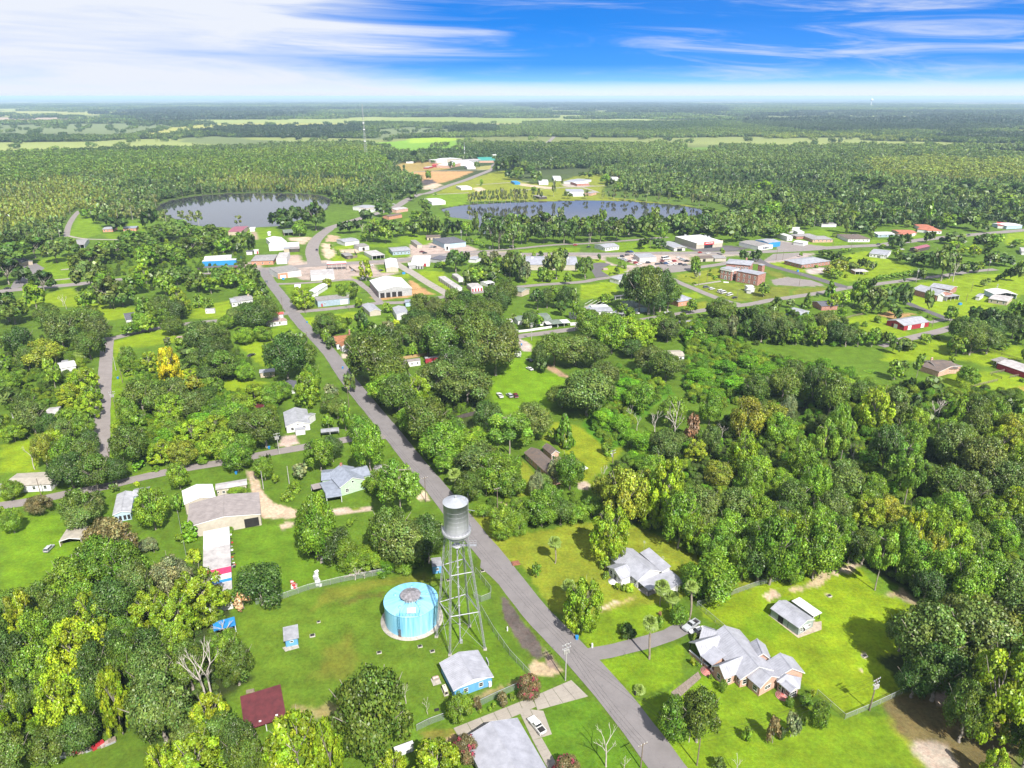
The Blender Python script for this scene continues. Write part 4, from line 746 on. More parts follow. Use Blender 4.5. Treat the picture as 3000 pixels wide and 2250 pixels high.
# main road, left verge and green house block
TT('E','m190 1080 760 220;b130 900 700 170;p390 1400 1000 330;d60 1180 1120 90;m250 1220 1060 170;o560 1560 1370 260;k460 1620 1400 260;u170 1180 1110 110;b30 800 620 90;o60 560 420 80;u60 1420 1380 60;u85 1380 1355 45;k380 1620 1420 200')
TT('D','m2080 1060 850 200;d2160 1000 840 150;m1720 1120 970 140;u1790 1140 1085 60;e1950 1110 1010 110;k2030 1580 1270 200;m2060 1640 1210 200;D2190 1630 1530 120;m1970 1440 1300 90;u1910 1190 1140 100;u1880 1250 1180 70;u2080 1240 1190 60;m2130 790 690 80;k2190 720 600 150;d1740 1060 950 60;b1545 1060 880 210;k1580 1030 960 140;m1170 1180 1010 150;u1540 1210 1165 130;u1850 1260 1200 60;k2150 690 560 140')
TT('D','d1870 480 180 290;k1960 420 230 220;m2030 560 370 130;t2000 640 430 180;e2150 600 500 110;b1830 600 480 150;m1760 640 520 170;k1730 910 670 220;k1600 850 680 220;m1440 980 800 260;b1580 960 820 190;g1200 1030 870 200;l1050 1010 870 190;k870 1040 770 240;d880 980 780 150;t1250 880 740 230;m1120 860 720 180;t1400 860 710 220;t1100 810 640 170;V1300 800 690 200;V1400 930 850 170;V1080 900 790 150;m1540 800 620 210;b1430 740 590 210;t1660 640 510 200;m1560 700 560 190;k1720 780 660 190')
TT('D','k940 720 470 230;b840 780 580 150;k1050 700 480 220;o1150 640 460 180;m1130 740 560 210;o1260 720 550 180;k1350 660 520 170;b930 560 420 150;m900 800 690 120;u760 815 750 80;u830 440 380 80;m930 420 330 150;b840 420 260 130;y1120 520 260 150;y1090 470 400 100;y1170 480 410 90;l980 420 290 120;m1060 440 330 90;l1240 470 400 130;g1270 560 440 120;u1080 330 260 70;m1190 290 190 110;e1090 250 190 50;k1210 410 340 120')
TT('D','k1440 470 290 260;d1400 390 200 220;o1330 280 90 240;k1220 340 250 170;k1300 390 270 170;b1530 450 330 180;m1600 480 370 130;d1360 480 370 170;b1400 560 450 120;d1650 170 -20 230;k1740 130 -60 160;m1590 240 140 140;b1720 220 130 120;m1480 140 50 130;k1440 250 130 140;o1540 120 0 140;k1130 180 60 160;m940 160 40 130;b1050 110 -20 140;t1180 60 -90 130;m850 180 100 120;m1720 300 230 40;k2110 200 60 170;m2120 240 140 70;D2150 270 190 70;k2180 170 90 110;S885 1160 1130 45;w265 1340 1230 170')
TT('D','o650 230 60 180;k560 180 0 260;o420 280 50 200;k330 150 -20 180;d150 330 130 180;o90 280 170 150;g280 400 220 260;m360 520 330 110;k200 420 250 150;k590 340 160 190;P540 360 265 85;d680 300 200 80;k100 110 -70 200;m30 420 300 120;m70 540 430 160;o60 640 520 150;k20 820 690 90;k190 770 560 160;o230 820 620 200;d330 850 690 140;m100 870 760 160')
TT('D','t560 560 400 200;l470 640 500 170;t590 720 560 170;m470 800 660 180;o420 880 730 170;b560 850 690 150;l380 1000 800 170;g310 1040 820 150;b460 1060 840 190;k560 1090 890 190;d600 960 800 130;d480 1180 960 280;k640 1180 960 230;d760 1150 980 170;o560 1050 860 200;x225 1050 880 110;x470 1100 1010 110;m90 1240 1130 150;k540 1420 1190 210;x460 1390 1280 110;o620 1360 1210 160;m1010 1440 1180 220;m930 1340 1230 120;k650 1270 1200 110;m95 1460 1310 140;u20 1380 1290 60;b1150 1330 1210 80;V1170 1300 1230 70;m1180 1160 1040 110;k745 1200 1140 60')
TT('D','u1010 1060 1030 60;V900 1050 1000 110;u1300 1010 970 110;u840 690 640 80;o560 260 170 120;t520 500 400 150;b620 640 500 120')
# town and lakes
TT('G','k100 1060 900 260;k230 1010 870 200;d60 1180 1010 200;d160 1180 1060 120;d290 1230 1090 160;m240 1340 1160 140;d60 1420 1240 220;d20 1330 1230 120;o370 1040 890 160;k450 1000 870 140;o80 960 850 140;x430 1340 1250 30;x410 1320 1240 60;o600 1220 1020 230;k570 1120 960 200;k640 1050 930 170;m700 1000 900 140;k780 1020 900 170;k880 940 830 200;k960 960 850 180;k1050 900 790 190;o1150 880 760 200;k1250 920 800 170;d780 840 740 120;d690 810 710 110;k620 790 690 90;d980 820 690 120')
TT('G','m960 1080 920 150;k1050 1040 920 170;m1140 1030 910 150;k1230 1010 880 160;k1320 980 860 170;k1400 960 790 180;m1450 990 870 120;k1520 980 860 140;k1600 950 830 120;b1170 1060 960 110;m700 1240 1090 160;o720 1330 1130 220;k800 1320 1160 200;P742 1340 1250 55;b640 1300 1170 110;m570 1350 1210 130;m880 1240 1100 160;t950 1180 1040 110;k1020 1180 1070 140;m1080 1250 1120 150;k1150 1180 1060 150;d1220 1160 1060 150;k1290 1230 1090 150;m1370 1240 1120 130;k1440 1190 1060 160;m1520 1200 1080 150;k1640 1170 1050 150;m1610 1260 1150 130;t1160 1310 1190 110;t1200 1360 1240 90;k1060 1430 1250 160;d1150 1420 1280 150;k1010 1400 1260 120;b940 1400 1260 110;m970 1490 1370 120;u1350 1330 1265 80;u1290 1330 1240 80;k1700 1280 1160 110;m1690 1330 1220 90;k1750 1340 1240 60;m900 1430 1360 90')
TT('G','d1800 800 700 120;d1860 810 680 120;d1930 800 670 130;d2050 830 640 150;k1990 800 700 90;m1950 860 770 90;q1550 800 730 65;q1290 800 700 70;q1240 790 700 60;q1180 770 700 70;q1080 790 690 80;q1050 770 710 70;q920 780 680 70;q860 760 660 70;q800 750 650 70;q740 730 640 70;q680 720 640 60;q620 690 620 60;q980 690 590 60;q1010 670 590 50;q940 680 590 60;m560 750 690 80;k650 770 680 90;k1380 900 800 150;d1640 980 860 60')
TT('J','d1380 200 30 260;d1500 190 10 220;k1750 300 60 260;m1900 320 90 220;k2050 240 20 240;b1650 300 150 140;m790 230 60 200;d600 130 -30 240;x1600 200 30 150;k130 850 620 200;m60 900 700 180;k240 880 650 170;d330 1060 880 150;m150 960 780 200;k310 1140 970 160;t830 1170 890 330;l1650 810 540 190;m1400 1060 840 260;o1500 1010 830 200;k1320 950 850 130;g1150 890 780 140;u1560 1160 1030 130;b200 1280 1080 320;d330 1370 1100 280;d120 1350 1090 260;m280 1560 1400 220;m90 1600 1410 240;k680 1640 1440 220;k820 1659 1470 160;m620 1659 1530 150')
TT('J','k1160 1480 1230 340;m1300 1490 1270 240;o1060 1470 1240 180;k1400 1440 1280 160;m1120 1560 1430 140;u1190 1640 1560 120;d1600 1480 1190 200;v1610 1480 1180 160;k1740 1500 1340 170;m1480 1540 1390 150;k1820 1640 1430 240;d1950 1640 1470 200;m1930 1220 1090 160;u1960 1380 1250 130;S2050 1420 1310 120;m2150 1500 1360 140;e1980 1470 1340 100;u1290 480 400 40;u1200 400 330 40')
TT('K','k220 220 -40 200;k70 250 40 160;k330 230 10 180;d500 250 10 200;m740 220 80 150;k850 230 -30 110;d1080 400 20 220;d1160 410 60 180;k1340 400 40 260;k1250 330 60 200;d1450 330 80 240;k1560 330 60 200;d1740 320 40 260;k1660 300 40 200;d2000 320 60 240;k1880 310 40 200;d2120 330 30 200;k780 330 240 110;u860 340 260 90;m940 390 300 90;k950 260 100 100')
TT('K','d600 700 400 300;k720 620 430 180;o960 640 410 220;e1100 660 420 170;m1160 700 480 220;k1000 820 600 260;m850 850 630 240;o740 880 650 170;k1160 770 560 240;k1300 780 420 240;o1420 800 420 220;e1500 840 560 180;o1900 790 390 280;e1800 740 450 190;m1720 820 620 150;u1800 820 660 170;k2000 680 390 160;m2050 860 690 120;d2180 700 560 90;u1610 490 430 70;D1700 490 420 80;m380 640 560 130;u450 640 560 120')
TT('K','k160 1300 980 320;o330 1290 1020 280;d240 1180 1000 240;k560 1260 910 280;d720 1300 940 300;k880 1320 990 300;d1050 1280 870 260;k1240 1150 820 360;d1180 1220 960 300;k1080 1400 1060 280;o1010 1580 1210 360;k1180 1600 1290 300;d1290 1500 1320 180;o900 1640 1400 300;d330 1560 1280 300;k180 1640 1330 330;o60 1659 1400 220;d420 1640 1400 260;k600 1680 1560 240;k1560 1440 1190 230;m1640 1420 1210 200;o1500 1460 1280 160;d1660 1180 920 220;k1780 1160 900 230;b1860 1150 870 220;d2010 1190 880 230;k2110 1180 880 180;m2150 1320 1060 140;d1950 1260 1060 200;m1620 1080 950 140;P1350 1340 1240 100;m1280 1380 1300 100;k2000 1659 1510 400;o1850 1659 1540 240')
TT('L','d760 1220 640 480;k880 1240 620 420;d1030 1210 660 380;o720 1050 640 330;d600 1020 720 220;k1130 1200 780 320;d950 1250 860 380;k1200 1140 880 190;m1430 1230 1040 160;v1490 700 490 150;m1490 690 490 150;e1500 780 670 70;d240 550 455 70;u470 720 630 90;u510 630 550 70;u390 730 690 40;u570 650 580 70;k60 780 490 220;d1020 390 250 200;k820 400 250 190;m1050 300 50 170;m1840 470 380 80;d2120 560 410 150;u1690 690 640 40;u1750 790 740 70;u1720 760 730 40;u1370 760 735 25;u1480 850 825 70;u1680 740 705 80')
TT('L','k130 310 20 260;d260 310 10 240;k470 290 20 240;d650 250 40 240;k820 240 0 240;o960 240 10 220;m1250 220 150 90;d1400 240 40 260;k1600 230 60 260;o1780 250 40 240;k1950 310 60 260;d2090 300 90 220;k2180 280 40 180;m1700 230 110 140')
TT('L','m330 1120 980 180;u260 1100 1010 120;m540 1260 1090 170;u650 1270 1150 140;k120 1420 1180 250;d60 1500 1260 220;m480 1460 1240 220;m700 1520 1290 280;V860 1420 1310 120;t560 1560 1310 240;m1150 1330 1220 180;m1340 1330 1220 160;o1130 1600 1290 300;m1000 1440 1330 160;u930 1480 1330 130;k1800 1340 1030 330;o1960 1290 1080 230;k1720 1300 1090 220;d2100 1400 1150 220;o1760 1580 1290 320;e1950 1580 1250 160;d2140 1580 1290 200;x1960 1560 1280 120;m1540 1640 1420 220;V1400 1640 1450 180;k300 1659 1450 300;o120 1659 1480 260;m1290 1480 1400 120;u1570 1300 1240 90;u280 1270 1230 40')
TT('M','d80 560 400 160;d20 540 420 100;m640 500 440 60;k1000 520 410 230;k920 480 410 140;k1100 560 440 160;m1200 440 380 110;m1270 430 380 80;k1180 600 480 130;g1130 720 540 260;g1000 740 600 150;m1080 780 650 190;o1300 690 560 180;g1330 680 570 140;o1420 680 510 160;o1520 670 540 160;m1590 670 550 70;k1260 560 500 120;u840 640 600 60;u680 650 630 50;S1230 770 720 60;u1330 460 430 45;P1080 240 180 80;m310 250 80 180;d250 260 110 170;m420 240 100 130;k740 140 -10 150;o1220 220 0 120;d1400 200 20 240;k1560 190 20 220;o1550 280 160 110;d1870 400 210 230;d1980 360 190 160')
TT('M','v1020 1010 780 150;v720 1160 955 150;d860 1020 970 50;t1050 1180 980 170;t1180 1140 930 200;m1330 1140 920 200;m1400 1020 770 200;k1550 960 770 170;k1440 1180 960 200;m1170 1290 1150 140;o1590 1180 880 280;d1740 1160 900 250;d1900 1150 870 250;k1820 1260 1090 200;d1990 1120 840 200;k1640 1230 1010 220;m1450 1240 1090 170;d1900 1330 1170 140;u1640 1350 1260 110;u1470 1400 1330 90;m160 1010 830 170;x160 1000 780 110;k330 1200 1020 190;o500 1160 1040 130;m480 1250 1160 110;k250 1280 1110 200;k80 1400 1120 320;o270 1480 1190 320;d130 1600 1260 330;o420 1560 1270 300;d560 1560 1300 260;m700 1540 1250 260;k820 1480 1220 240;o960 1560 1200 330;d1060 1640 1330 280;m860 1659 1390 240;o1220 1659 1390 260;m1380 1659 1440 220;m1560 1659 1420 220;k1700 1659 1460 200;b1800 1640 1480 120;l780 1480 1330 110;m580 1640 1430 200;k380 1659 1420 240;u2010 1680 1560 240')
TT('M','m1690 800 720 100;m1760 790 720 90;m1830 780 700 100;m1910 770 690 100;m1990 760 680 100;m2060 750 670 100;m2130 740 670 100;m1620 810 740 90;u1740 885 860 60;u1820 870 850 50;u1900 860 840 50')
TT('N','k860 830 640 130;d650 830 760 50;o1130 810 340 330;d1000 640 430 300;k1240 780 420 230;x1290 815 480 200;k1400 740 570 180;d1520 700 560 180;m1610 710 560 150;k900 620 440 220;m560 540 400 150;d700 600 440 200;k600 560 440 160;o820 600 450 200;w800 450 390 100;u380 390 330 90;d560 390 210 230;d680 350 190 150;k980 320 160 150;o1300 340 170 280;k1180 330 240 180;t1320 480 300 260;l1560 500 340 170;k1640 400 210 230;d1700 330 190 200;m1830 360 190 200;k1760 460 300 240;k1850 600 420 260;d1950 620 460 240;o1760 620 440 200;k1990 800 640 140;o2090 820 600 180;m2160 700 540 160;P1680 890 790 100;P1740 870 775 80;m2140 330 270 160;k2080 380 300 160;d1880 830 720 110')
TT('N','o940 1220 910 170;m1250 1350 1130 180;d1600 1380 1140 260;d1780 1420 1150 300;k1950 1460 1200 280;d1500 1500 1260 240;k1380 1620 1280 360;o1580 1659 1340 400;d1760 1600 1320 330;d2050 1560 1260 300;k2160 1380 1080 220;m2080 1250 1060 180;k1960 1330 1190 150;m940 1570 1500 150;u1080 1560 1510 110;k2200 1659 1400 260;k660 1680 1560 240;u870 1230 1200 70;u980 1290 1240 60;m1330 1700 1520 200;o1000 1110 1050 40')
TT('d','m630 200 15 180;k760 190 -60 240;o920 180 -60 260;m1080 150 60 110;k1250 260 130 90;o160 150 45 170;m340 90 0 110;k60 180 30 120;m730 490 300 210;u590 270 200 70;u1250 440 410 60;p260 440 175 130;m330 300 260 100;k150 330 240 130;m60 420 240 160;o400 330 280 90;d180 560 400 170;o400 560 380 200;x470 760 560 150;m610 860 560 170;k800 800 560 220;o330 860 690 200;d240 720 560 160;m100 760 600 160;l1080 960 780 200;m940 800 590 180;k1080 760 590 150;m1200 800 600 160;p1230 820 590 120;l900 1000 840 120;k700 980 800 160;m520 660 520 140;o60 900 720 160')
TT('F','v1220 420 520 90;t1220 820 530 250;p880 1110 740 170;p1010 1060 730 160;d1280 1100 760 220;p1400 1200 870 220;p1430 1300 960 200;p1540 1140 1000 130;m1560 900 800 150;o1700 1060 760 240;x1090 1020 850 60;x1940 1120 950 120;x1620 740 590 180;m980 900 620 150;k1150 640 480 200;d830 640 370 180;k940 720 420 220;m1020 560 460 200;k640 620 400 220;k700 500 340 160;e500 540 440 130;k460 640 440 180;V560 480 380 220;V420 420 320 200;V260 460 350 180;V340 560 460 200;V680 420 330 160;V120 500 400 220;V200 620 530 150;V900 420 330 160;V1060 480 400 150;r50 860 690 110;x250 860 740 90;g400 860 590 220;g560 820 620 220;e660 780 570 120;m620 900 700 220;m170 760 560 160;l80 1000 860 160;o170 980 770 150;g220 1160 1000 200;t380 1120 800 200;m450 1200 960 230;m620 1180 1060 200;o1020 1250 1000 260;m1200 1280 1090 220;o960 1440 1190 220;t1180 1440 1230 240;g1320 1400 1230 200')
TT('F','o110 1400 1170 250;o330 1400 1180 240;m500 1460 1230 240;d640 1500 1280 260;b780 1560 1320 260;k560 1640 1400 260;m300 1560 1330 260;o130 1560 1360 220;l60 1500 1330 130;t920 1620 1420 220;b440 1600 1380 240;m1090 1640 1460 200;l1480 1640 1470 160;m1600 1600 1380 220;b1540 1440 1240 180;l1720 1640 1400 240;m1720 1440 1200 220;o1830 1320 1080 260;k1680 1280 1030 260;o1900 1160 850 300;g2120 900 690 200;l2060 980 780 200;m2010 820 600 160;k1880 860 650 180;o2060 1240 1000 240;m2160 1160 900 200;t2120 1380 1180 200;m1960 1460 1240 220;d2160 1560 1360 200;m2040 1600 1380 200;k1840 1620 1400 220;o1400 1560 1400 200;d1560 1000 850 200;b760 1160 860 220;m840 1300 1020 200;k700 1340 1120 220;m420 1330 1070 180;b1440 1020 740 220;m1680 900 720 180;k1780 960 760 200;o1340 760 520 200;m1500 820 650 150;m880 1480 1280 200')
# lakeside cypresses across the water
TT('P','q1440 870 740 70;q1490 870 720 70;q1540 870 700 80;q1590 860 700 70;q1640 870 690 70;q1700 860 690 80;q1750 860 690 60;q1800 860 680 70;q1860 870 660 90;q1910 870 690 70;q1970 860 680 70;q2030 860 670 80;q2090 850 670 70;q2150 850 670 70;k900 460 440 100;m910 570 440 90;u1600 640 550 50;d1960 560 430 160;k2080 560 440 150;k1860 480 300 200;k2000 430 240 220;o2150 480 300 200;k1760 450 370 80;m1240 420 330 50;k1190 410 320 60;k1540 410 320 80;k960 350 300 80;d720 320 170 120;k480 370 290 90;k570 340 240 90;k830 360 300 50;d590 430 360 40;m1000 770 715 45;k690 840 740 110;d330 1040 840 240;d560 810 690 160;d700 800 640 180')
TT('P','k860 1000 800 240;m760 1100 960 200;k900 1280 960 240;o1010 1280 1020 200;k1150 1280 1060 170;d1280 1290 1080 170;m1400 1290 1100 170;q1520 1280 960 110;o1150 1080 950 90;q1440 1060 890 80;k690 1290 1100 200;m560 1290 1120 150;k330 1280 1060 240;m200 1280 1070 220;d100 1130 930 240;k460 1230 1080 150;d1700 1290 990 260;d1830 1290 1030 240;k1990 1290 990 260;d2120 1290 1010 240')
TT('Q','q60 590 460 90;q150 590 460 80;q230 590 470 70;q300 580 440 70;u240 475 430 80;q450 540 350 60;q540 420 340 40;q600 560 480 120;q800 560 460 80;q980 560 470 50;q1040 560 470 60;q1100 570 450 80;q1220 580 470 90;q1330 590 460 80;q1450 590 440 100;q1580 600 480 60;q1690 600 480 50;q1950 630 500 70;q2020 640 500 80;q2100 640 490 90;k1740 540 430 200;k1850 520 400 200;m1800 590 510 100;k1650 520 420 140;k760 330 270 110;k840 350 260 90;m1000 400 290 120;o1060 440 350 130;m1150 480 380 120;o1260 450 340 150;k260 400 250 140;d200 340 200 160;m60 340 220 180;k860 960 740 260;k320 960 700 260;d560 960 740 240;k720 960 750 240;q520 900 640 120;m960 960 670 140;d1080 960 760 240;k1260 950 740 240;d1420 930 730 200;m1520 900 650 170;k1640 960 800 140;o1760 930 720 220;k1900 950 740 220;d2060 930 720 220;k110 960 720 220;o430 940 720 150')
TT('I','d850 530 455 90;v1580 800 640 120;P733 780 730 30;P1450 810 765 50;k1300 780 690 140;o1060 850 700 90;d1180 830 720 130;m1100 790 700 120;k800 780 650 170;d700 780 660 150;m560 760 640 160;k430 760 660 150;d330 740 680 120;k180 740 680 140;k1420 760 680 120;m1700 820 720 140;k1830 820 720 160;k1930 840 760 120;m1240 700 620 120;k950 720 620 160;d1010 650 540 170;k620 670 560 150;m520 600 500 130;k1600 600 530 110;k1720 650 560 130;d1850 600 500 160;k1980 640 540 160;m2100 700 590 160;d2150 620 520 150;k2020 750 660 150;k2150 790 700 130;d1130 570 470 170;k1250 600 480 160;o1400 630 540 140')
# ================================================================ WOODLAND BEYOND (too many to count)
FORESTS=[[(1840,676),(1960,655),(2100,650),(2200,636),(2480,640),(2660,636),(2800,652),(2760,676),(2700,668),(2560,668),(2420,664),(2330,668),(2300,690),(2230,694),(2090,690),(1960,686)],
 [(-500,760),(-500,440),(1090,440),(1110,470),(1150,500),(1230,535),(1232,560),(1130,605),(1080,605),(1000,600),(870,600),(640,600),(520,610),(450,625),(400,640),(330,645),(250,615),(215,640),(190,690),(90,730)],
 [(1480,440),(1600,400),(3500,400),(3500,720),(3000,668),(2930,655),(2780,640),(2640,640),(2480,645),(2300,640),(2200,630),(2100,596),(2000,578),(1900,574),(1800,556),(1830,528),(1730,512),(1730,492),(1600,498),(1500,506),(1440,500)],
 [(1090,440),(1240,462),(1250,440),(1330,452),(1385,446),(1470,430),(1600,395),(1560,440),(1480,450),(1440,462),(1380,470),(1200,478),(1110,470)]]
FIELDS=[z[1] for z in ZONES if z[0]=='p']+[[(1540,462),(1600,420),(1640,370),(1650,370),(1612,430),(1565,470)],[(1900,520),(2000,470),(2060,445),(2066,450),(2010,480),(1910,530)]]
SHADEP=[[(260,335),(480,318),(900,318),(930,330),(800,352),(560,362),(430,360),(400,345)],[(560,392),(680,372),(1050,376),(1060,392),(900,412),(760,410),(620,395)],[(1200,342),(1430,340),(1320,358),(1180,358)],  # bands of cloud shadow on the far woods, painted as darker canopy
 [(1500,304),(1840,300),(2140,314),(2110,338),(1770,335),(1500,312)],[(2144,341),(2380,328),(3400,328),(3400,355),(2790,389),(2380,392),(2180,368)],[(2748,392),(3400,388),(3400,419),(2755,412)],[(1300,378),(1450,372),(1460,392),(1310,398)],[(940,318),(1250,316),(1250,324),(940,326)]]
LIGHTP=[[(2460,492),(2560,464),(2650,458),(2800,468),(3400,490),(3400,540),(2850,542),(2650,537),(2490,512)],[(-500,600),(0,560),(200,520),(330,570),(330,640),(0,700),(-500,760)],[(480,545),(900,520),(1100,540),(1000,575),(640,556)],[(2200,395),(2640,395),(2700,412),(2300,420)]]
PINEP=[[(-500,440),(300,455),(700,450),(1090,440),(1150,500),(1100,540),(900,520),(480,545),(200,520),(0,560),(-500,600)]]
def mini(name,seed,kind):
 r=np.random.default_rng(seed)
 if kind=='round': lb=lobes_ell(seed,9,(0,0,0.58),(0.5,0.5,0.43),0.16,0.24,-0.4);n,s=150,0.17
 elif kind=='pine':
  lb=np.array([(r.uniform(-.28,.28),r.uniform(-.28,.28),z,r.uniform(.10,.17)) for z in np.linspace(.55,.95,8)]);n,s=110,0.15
 elif kind=='spire': lb=np.array([(r.uniform(-.25,.25)*(1.2-z),r.uniform(-.25,.25)*(1.2-z),z,r.uniform(.10,.2)*(1.25-z)) for z in np.linspace(.3,.95,10)]);n,s=120,0.15
 me=leaf_mesh(name,seed,lb,n,s,material=M_LEAFI);mb=MB();mb.tube((0,0,-0.02),(0,0,0.75),0.022,0.010,5,cap=False)
 return me,mb
def trees_stuff():
 collN=bpy.data.collections.new('woodland_kinds');kinds=[]
 for i,(k,n) in enumerate((('round',3),('pine',2),('spire',2))):
  for j in range(n):
   me,mb=mini('far_%s'%k,600+i*10+j,k);o=bpy.data.objects.new('t%02d'%len(kinds),me);collN.objects.link(o);kinds.append(k)
 tm=[]
 for bark in (M_BARK,M_PALEBARK):   # bare stems
  mb=MB();mb.tube((0,0,-0.02),(0.01,0,0.8),0.020,0.008,5,cap=False);o=bpy.data.objects.new('t%02d'%(len(kinds)+len(tm)),mb.mesh('far_stem',bark));collN.objects.link(o);tm.append(o)
 # clumps: 25 m and 110 m patches of canopy, for the far country
 def clump(name,seed,size,nt,nl,s,hh):
  r=np.random.default_rng(seed);lb=[]
  for k in range(nt):
   x,y=r.uniform(-size/2,size/2,2)*1.05;h=hh*r.uniform(0.65,1.15);w=hh*r.uniform(0.22,0.38);lb+= [(x,y,h-w,w),(x+r.uniform(-2,2),y+r.uniform(-2,2),(h-w)*0.75,w*0.9)]
  me=leaf_mesh(name,seed,lb,nl,s,center=(0,0,-20),material=M_LEAFI);o=bpy.data.objects.new('t%02d'%(len(kinds)+len(tm)+seed-700),me);collN.objects.link(o)
 clump('far_copse',700,28,14,900,1.5,13);clump('far_copse',701,28,12,800,1.5,14);clump('far_copse',702,28,16,900,1.3,12)
 clump('far_forest',703,120,130,1800,3.6,15);clump('far_forest',704,120,120,1800,3.8,16)
 nk=len(kinds)
 for j,(kk,e) in enumerate((('bush',0),('vine',0),('bush',1),('vine',1))):
  me=TREES[kk]['near'][e][0].copy();me.materials[0]=M_LEAFI;o=bpy.data.objects.new('t%02d'%(nk+7+j),me);collN.objects.link(o)
 pts=[];idx=[];scl=[];tin=[];rot=[]
 r=np.random.default_rng(77)
 rp=np.array(ROADPTS)
 def band(d0,d1,step,mode):
  n=int(2*d1*0.80/step);xs=np.arange(-d1*0.86,d1*0.86,step);ys=np.arange(max(60,d0*0.70),d1,step);X,Y=np.meshgrid(xs,ys);X=X.ravel()+r.uniform(-.45,.45,X.size)*step;Y=Y.ravel()+r.uniform(-.45,.45,Y.size)*step
  D=np.hypot(X,Y);s=(D>=d0)&(D<d1)&(np.abs(X)<0.80*Y+40);X,Y=X[s],Y[s]
  zr=-H;d=Y*CP+H*SP;u=CX+F*X/d;v=CY-F*(Y*SP-H*CP)/d
  m=v<440
  for P in FORESTS: m|=inpoly(u,v,P)
  sp_=r.random(len(u))>0.025
  for P in FIELDS: m&=~(inpoly(u,v,P)&sp_)
  for P in LAKEW.values():
   A=np.array(P);b=(X>A[:,0].min()-8)&(X<A[:,0].max()+8)&(Y>A[:,1].min()-8)&(Y<A[:,1].max()+8)
   ii=np.where(b&m)[0]
   if len(ii): m[ii]&=~(inpoly(X[ii],Y[ii],P)|(polydist(X[ii],Y[ii],P)<5))
  X,Y,u,v=X[m],Y[m],u[m],v[m]
  if mode==0:
   keep=np.ones(len(X),bool)
   for i0 in range(0,len(X),4000):
    dx=X[i0:i0+4000,None]-rp[None,:,0];dy=Y[i0:i0+4000,None]-rp[None,:,1];keep[i0:i0+4000]=((dx*dx+dy*dy)>(rp[None,:,2]+3.5)**2).all(1)
   X,Y,u,v=X[keep],Y[keep],u[keep],v[keep]
  if mode: kk=(clearing(X,Y)<0.585)|(np.hypot(X,Y)<2200)|(r.random(len(X))<0.02);X,Y,u,v=X[kk],Y[kk],u[kk],v[kk]
  nz=fbm(X,Y,90 if mode==0 else 420,4,21);nz2=fbm(X,Y,1500,3,23)
  # clearings and thin places
  k=(nz+0.25*r.random(len(X)))>(0.41 if mode==0 else 0.36);X,Y,u,v,nz,nz2=[a[k] for a in(X,Y,u,v,nz,nz2)]
  n=len(X);dark=np.zeros(n,bool);light=np.zeros(n,bool);pine=np.zeros(n,bool)
  for P in SHADEP: dark|=inpoly(u,v,P)
  ju,jv=u+r.normal(size=n)*40+(nz-.5)*160,v+r.normal(size=n)*5+(nz-.5)*30
  for P in LIGHTP: light|=inpoly(ju,jv,P)
  for P in PINEP: pine|=inpoly(u,v,P)
  t=np.clip((nz-0.38)*2.8+(nz2-0.5)*1.6+r.normal(size=n)*0.22,0,1)[:,None]
  c=np.array((0.055,0.100,0.020))*(1-t)+np.array((0.135,0.200,0.038))*t
  c[pine]=(np.array((0.105,0.180,0.018))*(1-t)+np.array((0.160,0.225,0.026))*t)[pine]
  c[light]=(np.array((0.16,0.21,0.03))*(1-t)+np.array((0.205,0.265,0.04))*t)[light]
  c[dark]=(np.array((0.028,0.055,0.022))*(1-t)+np.array((0.055,0.09,0.03))*t)[dark]  # cloud shade goes into the tree tint here
  c*=(0.8+0.4*r.random(n))[:,None]
  if mode==0:
   ki=np.where(pine,np.where(r.random(n)<0.75,r.integers(3,5,n),r.integers(5,7,n)),np.where(light,r.integers(5,7,n),np.where(r.random(n)<0.7,r.integers(0,3,n),r.integers(3,7,n))))
   h=np.where(ki<3,r.uniform(6,14,n),r.uniform(8,18,n))*np.where(light,0.8,1);w=np.where(ki<3,h*r.uniform(0.75,1.0,n),h*r.uniform(0.45,0.6,n));sc=np.stack([w,w,h],1)
   pts.append(np.stack([X,Y,np.zeros(n)],1));idx.append(ki);scl.append(sc);tin.append(c)
   s2=(r.random(n)<0.22)|(light&(r.random(n)<0.4));hh=sc[s2].copy();hh[:,0]=hh[:,1]=hh[:,2]*0.9;pts.append(np.stack([X,Y,np.zeros(n)],1)[s2]+np.array([2.0,-2.0,0]));idx.append(np.where(r.random(s2.sum())<0.5,nk,nk+1));scl.append(hh);tin.append(c[s2])
  else:
   b=nk+2;ki=r.integers(b,b+3,n) if mode==1 else r.integers(b+3,b+5,n);k=r.uniform(0.85,1.15,n)*np.where(light,0.8,1)*np.where(dark,1.25,1);sc=np.stack([np.ones(n),np.ones(n),k],1)
   pts.append(np.stack([X,Y,np.zeros(n)],1));idx.append(ki);scl.append(sc);tin.append(c)
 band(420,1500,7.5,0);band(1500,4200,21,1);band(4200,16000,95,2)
 # trees of the town blocks beyond the first few hundred
 for q in SMALLER:
  look,x,y,w,h=q[:5];mesh=LOOK[look][0] if look in LOOK else 'broad';ki={'oak':0,'broad':1,'bush':2,'pine':3,'cyp':5,'ever':6,'bright':6,'vine':2,'clip':2}.get(mesh,0)
  tt=TINT[LOOK[look][2]] if look in LOOK else TINT['broad']
  pts.append(np.array([[x,y,0]]));idx.append(np.array([ki]));scl.append(np.array([[w,w,h]]));tin.append(np.array([tt]))
 P=np.concatenate(pts);I=np.concatenate(idx).astype(np.int32);S=np.concatenate(scl);C=np.concatenate(tin);n=len(P)
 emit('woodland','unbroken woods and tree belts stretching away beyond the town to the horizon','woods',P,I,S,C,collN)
 # undergrowth of the thickets and wood floors
 pts=[];idx=[];scl=[];tin=[];nb=nk+2+5
